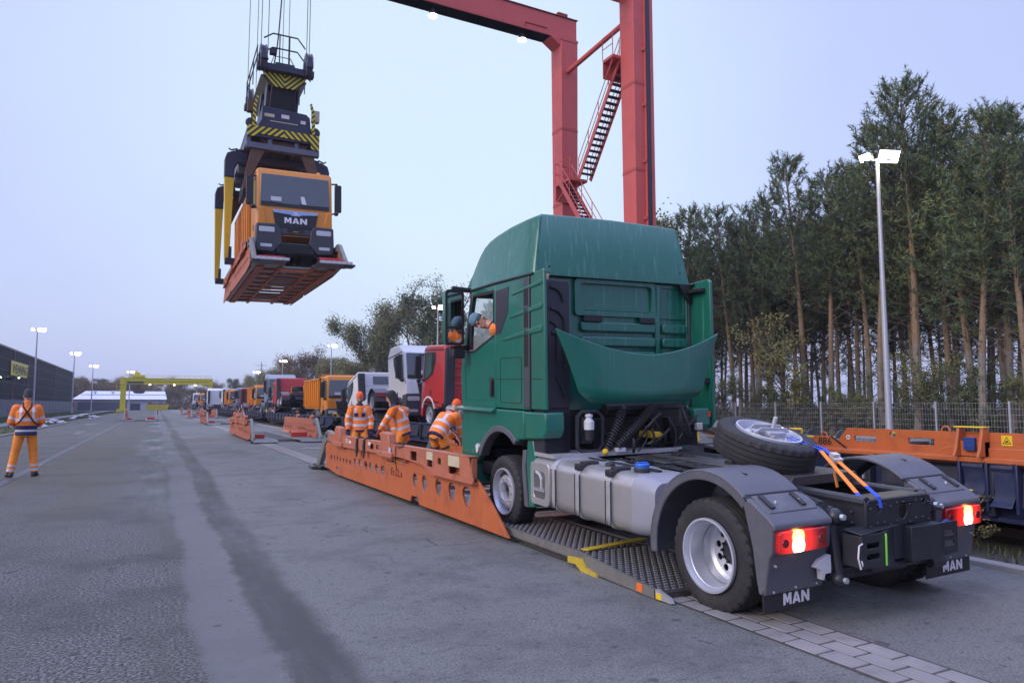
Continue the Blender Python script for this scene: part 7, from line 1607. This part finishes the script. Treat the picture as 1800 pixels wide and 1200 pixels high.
def leafy(seed, H, W, mats, leaf=.10, n=5200, spread=.03):
    g = random.Random(seed); tr = MB(); cr = MB(); tips = []
    def limb(p, d, l, r, lv):
        seg = 5; pts = [p]; rr = [r]
        for i in range(seg): d = (d + rv(g, .12) + Vector((0, 0, .06))).normalized(); p = p + d * l / seg; pts.append(p); rr.append(r * (1 - .6 * (i + 1) / seg)); 
        tr.tube(pts, rr, 7 if lv < 2 else 4)
        if lv >= 3: tips.extend(pts[1:]); return
        for i in range(g.randint(4, 6) if lv else 12):
            q = pts[g.randint(2 if lv else 1, seg)]; t = g.uniform(.45, .75); a = g.uniform(0, 2 * pi); o = Vector((cos(a), sin(a), g.uniform(.15, .9))).normalized()
            limb(q, (d * .35 + o).normalized(), l * t * (.62 if lv else .55) * (W / H * 2.0 if lv == 0 else 1), r * .5, lv + 1)
        if lv >= 2: tips.extend(pts[2:])
    limb(Vector((0, 0, 0)), Vector((0, 0, 1)), H * .88, H * .013, 0)
    for _ in range(n):
        p = g.choice(tips) + rv(g, spread * H); a = rv(g).normalized() * leaf * g.uniform(.6, 1.4); b = a.cross(rv(g)).normalized() * leaf * .7
        cr.add([p - a, p + b, p + a, p - b], [(0, 1, 2, 3)], g.choice(range(len(mats))))
    return tr.mesh('trunk', BARKD), cr.mesh('crown', mats, smooth=0)
def plant(name, me, label, cat, x, y, rz, s=1.0, group=None, sz=None):
    t = thing(name, label, cat, (x, y, 0), rz, group); t.scale = (s, s, sz or s); inst('trunk', me[0], t); inst('crown', me[1], t); return t
g = random.Random(21)
PN = [pine(100 + i, 14.0, c_, 1.0) for i, c_ in enumerate((.44, .54, .42, .58, .50, .68))]
def front_pine(pxx, x, h, k, label):
    y = px(pxx, 700, 1.0).x; Y = x / y; plant('pine_tree', PN[k], label, 'pine tree', x, Y, g.uniform(0, 6), h / 14.0, 'pine trees behind the fence')
front_pine(1612, 27.0, 14.4, 2, 'tallest pine with a bare reddish trunk, just right of the nearest lamp post')
front_pine(1410, 28.0, 13.6, 1, 'pine with a straight golden bare trunk, midway between cab and lamp post')
front_pine(1466, 28.5, 12.6, 0, 'slimmer pine with a pale trunk between the golden one and the lamp post')
front_pine(1556, 28.0, 13.6, 2, 'pine whose trunk stands directly behind the nearest lamp post')
front_pine(1286, 29.5, 12.8, 4, 'pine with a pale lower trunk just right of the green cab')
front_pine(1340, 30, 13.0, 3, 'leafy crowned pine between the pale trunk and the golden trunk')
front_pine(1735, 26.8, 12.4, 3, 'dense dark pine at the right, low branches over the orange pallet')
front_pine(1805, 26.6, 11.8, 1, 'tall pine cut by the right edge of the photo')
front_pine(1672, 28.4, 12.2, 4, 'pine between the tallest pine and the dense dark one')
front_pine(1705, 27.6, 13.0, 5, 'pine with low dense boughs second from the dense dark one')
front_pine(1775, 28.2, 12.8, 5, 'shaggy pine between the dense dark one and the photo edge')
front_pine(1213, 29.5, 13.6, 0, 'pine with upright tips rising behind the right side of the green cab')
front_pine(1166, 31, 14.0, 3, 'pine showing just right of the red gantry leg')
REST = 'one of the crowded pines deeper in the dark wood behind the fence'
for row, x in enumerate((30.3, 32.5, 35.0, 38.0, 42.0, 46.5)):
    y = 8.0 + row
    while y < 62 + row * 8:
        if not (row < 1 and y < 14): plant('pine_tree', PN[g.choice((0, 1, 3, 3, 4, 5))], REST, 'pine tree', x + g.uniform(-1.3, 1.3), y + g.uniform(-1, 1), g.uniform(0, 6), g.uniform(.78, .93) * (1 if row < 3 else .9), 'pine trees behind the fence')
        y += g.uniform(1.7, 2.9) if row < 4 else g.uniform(2.8, 4.4)
SH = [leafy(61, 3.0, 3.2, [L5, L1, L2], .045, 5200), leafy(62, 2.4, 3.4, [L5, L5, L1], .045, 5200), leafy(63, 3.4, 3.0, [L1, L2, L2], .045, 4200)]
BL = ('green undergrowth shrub at the foot of the pines behind the fence',)
i = 0; y = 9.0
for y in [9, 10.3, 11.6, 13, 14.2, 15.5, 16.6, 18, 19.5, 21, 22.5, 24, 25.3, 26.8, 28.2, 30, 32, 34, 36.5, 39, 42, 46]:
    plant('shrub', SH[g.choice((0, 1, 1))], BL[0], 'shrub', 26.4 + g.uniform(0, 2.2), y, g.uniform(0, 6), g.uniform(.5, .85), 'undergrowth shrubs behind the fence')
plant('shrub', SH[2], 'bright yellow green bush behind the fence, above the spare wheel', 'shrub', 26.8, 26.8 / px(1388, 700, 1.0).x, 1.0, 1.25)
# trees along the yard beyond the white cab
BT = [leafy(71, 14, 8, [L1, L1, L5, L2], .12, 15000, .04), leafy(72, 13, 7, [L5, L1, L3], .085, 4200), leafy(73, 10, 7, [L3, L4, L3, L1], .16, 9000, .07), leafy(74, 10, 8, [L4, L3, L2], .16, 9000, .065), leafy(75, 9, 6, [L2, L1, L2], .12, 10000, .055), leafy(76, 12, 5, [L5, L5, N2], .12, 9000)]
def at_px(k, pxx, x, h, label, H0, name='leafy_tree'):
    Y = x / px(pxx, 700, 1.0).x; plant(name, BT[k], label, 'tree', x, Y, g.uniform(0, 6), h / H0, 'trees along the yard')
at_px(0, 652, 27, 15.0, 'big olive green tree left of the white sleeper cab', 14)
at_px(0, 690, 30, 13.0, 'dense green tree behind the roof of the white sleeper cab', 14)
at_px(1, 738, 27, 13.6, 'sparse half bare tree with open twigs beside the lit lamp post', 13)
at_px(1, 775, 29, 14.0, 'bare topped thin tree behind the lit lamp post above the red cab', 13)
at_px(5, 815, 28, 12.0, 'dark green tree just left of the green cab roof', 12)
at_px(5, 795, 33, 10.5, 'short dark tree above the red cab, left of the green cab', 12)
at_px(0, 1085, 31, 13.0, 'yellowing tree top seen between the red gantry legs', 14)
at_px(4, 620, 26, 7.0, 'yellow green bushy tree above the white low cab truck', 9)
at_px(4, 585, 27, 8.0, 'pale green bushy tree behind the orange tipper', 9)
at_px(5, 563, 36, 12.0, 'blue green conical tree above the orange tipper roof', 12)
at_px(2, 545, 29, 9.6, 'round brown autumn tree right of the tall lamp post', 10)
at_px(3, 515, 29, 10.0, 'rust brown autumn tree behind the grey sleeper cab', 10)
at_px(4, 478, 27, 9.0, 'yellowish bushy tree left of the grey sleeper cab', 9)
at_px(4, 448, 27, 9.0, 'low yellow green tree behind the maroon cab', 9)
FAR = 'one of the brown autumn trees forming the wood beyond the white hall'
for i in range(90):
    Y = g.uniform(262, 330); x = g.uniform(-70, 36); plant('autumn_tree', BT[g.choice((2, 3, 3, 2, 5))], FAR, 'tree', x, Y, g.uniform(0, 6), g.uniform(.5, .85), 'autumn trees of the far wood')
for i in range(34):
    Y = g.uniform(120, 255); x = g.uniform(27, 50); plant('autumn_tree', BT[g.choice((2, 3, 4, 4, 5))], 'one of the mixed autumn trees along the far right side of the yard', 'tree', x, Y, g.uniform(0, 6), g.uniform(.5, .8), 'mixed trees along the yard edge')
for i in range(16):
    Y = g.uniform(50, 115); x = g.uniform(32, 48); plant('leafy_tree', BT[g.choice((0, 1, 5))], 'one of the green trees standing behind the yard lamp posts', 'tree', x, Y, g.uniform(0, 6), g.uniform(.65, .9), 'green trees behind the lamp posts')
wd = thing('weed', 'low yellow flowering weed at the kerb right of the tail light', 'plant', (8.05, 4.95, 0)); ws_ = leafy(91, .55, .5, [L2, L1, L2], .014, 700); inst('stem', ws_[0], wd); inst('leaves', ws_[1], wd)
for i, (x, y) in enumerate(((7.95, 4.4), (8.2, 5.4))): pass
# low scrub and brambles closing the view under the trees
def scrub(name, area, n, h, leaf, mats, seed, label=None):
    g = random.Random(seed); mb = MB(); x0, x1, y0, y1 = area
    for _ in range(n):
        x, y = g.uniform(x0, x1), g.uniform(y0, y1); top = h * (.55 + .45 * sin(x * .7 + y * .31) * cos(y * .23 - x * .4)); p = Vector((x, y, top * g.random() ** .7)); a = rv(g).normalized() * leaf * g.uniform(.5, 1.4); b = a.cross(rv(g)).normalized() * leaf * .8
        mb.add([p - a, p + b, p + a, p - b], [(0, 1, 2, 3)], g.randrange(len(mats)))
    return tag(mb.build(name, mats, smooth=0), kind='stuff')
scrub('undergrowth', (26.6, 60, 8, 60), 42000, 1.7, .10, [L5, L5, N3, L3], 5)
scrub('undergrowth', (26.5, 50, 60, 260), 26000, 4.2, .26, [L5, L1, L3], 6)
scrub('undergrowth', (-75, 60, 256, 300), 26000, 4.0, .36, [L3, L5, L3], 7)
# ------------------------------------------------------------------ thin evening haze in one closed box
hm = bpy.data.materials.new('haze'); hm.use_nodes = True; t = hm.node_tree; t.nodes.clear()
pv = t.nodes.new('ShaderNodeVolumePrincipled'); pv.inputs['Density'].default_value = 0.00045; pv.inputs['Color'].default_value = (0.86, 0.89, 1.0, 1); pv.inputs['Anisotropy'].default_value = 0.2
oo = t.nodes.new('ShaderNodeOutputMaterial'); t.links.new(pv.outputs[0], oo.inputs['Volume'])
hz_ = MB().box(-450, 450, -56, 650, -1.2, 34).build('haze', hm, smooth=0); hz_['kind'] = 'stuff'
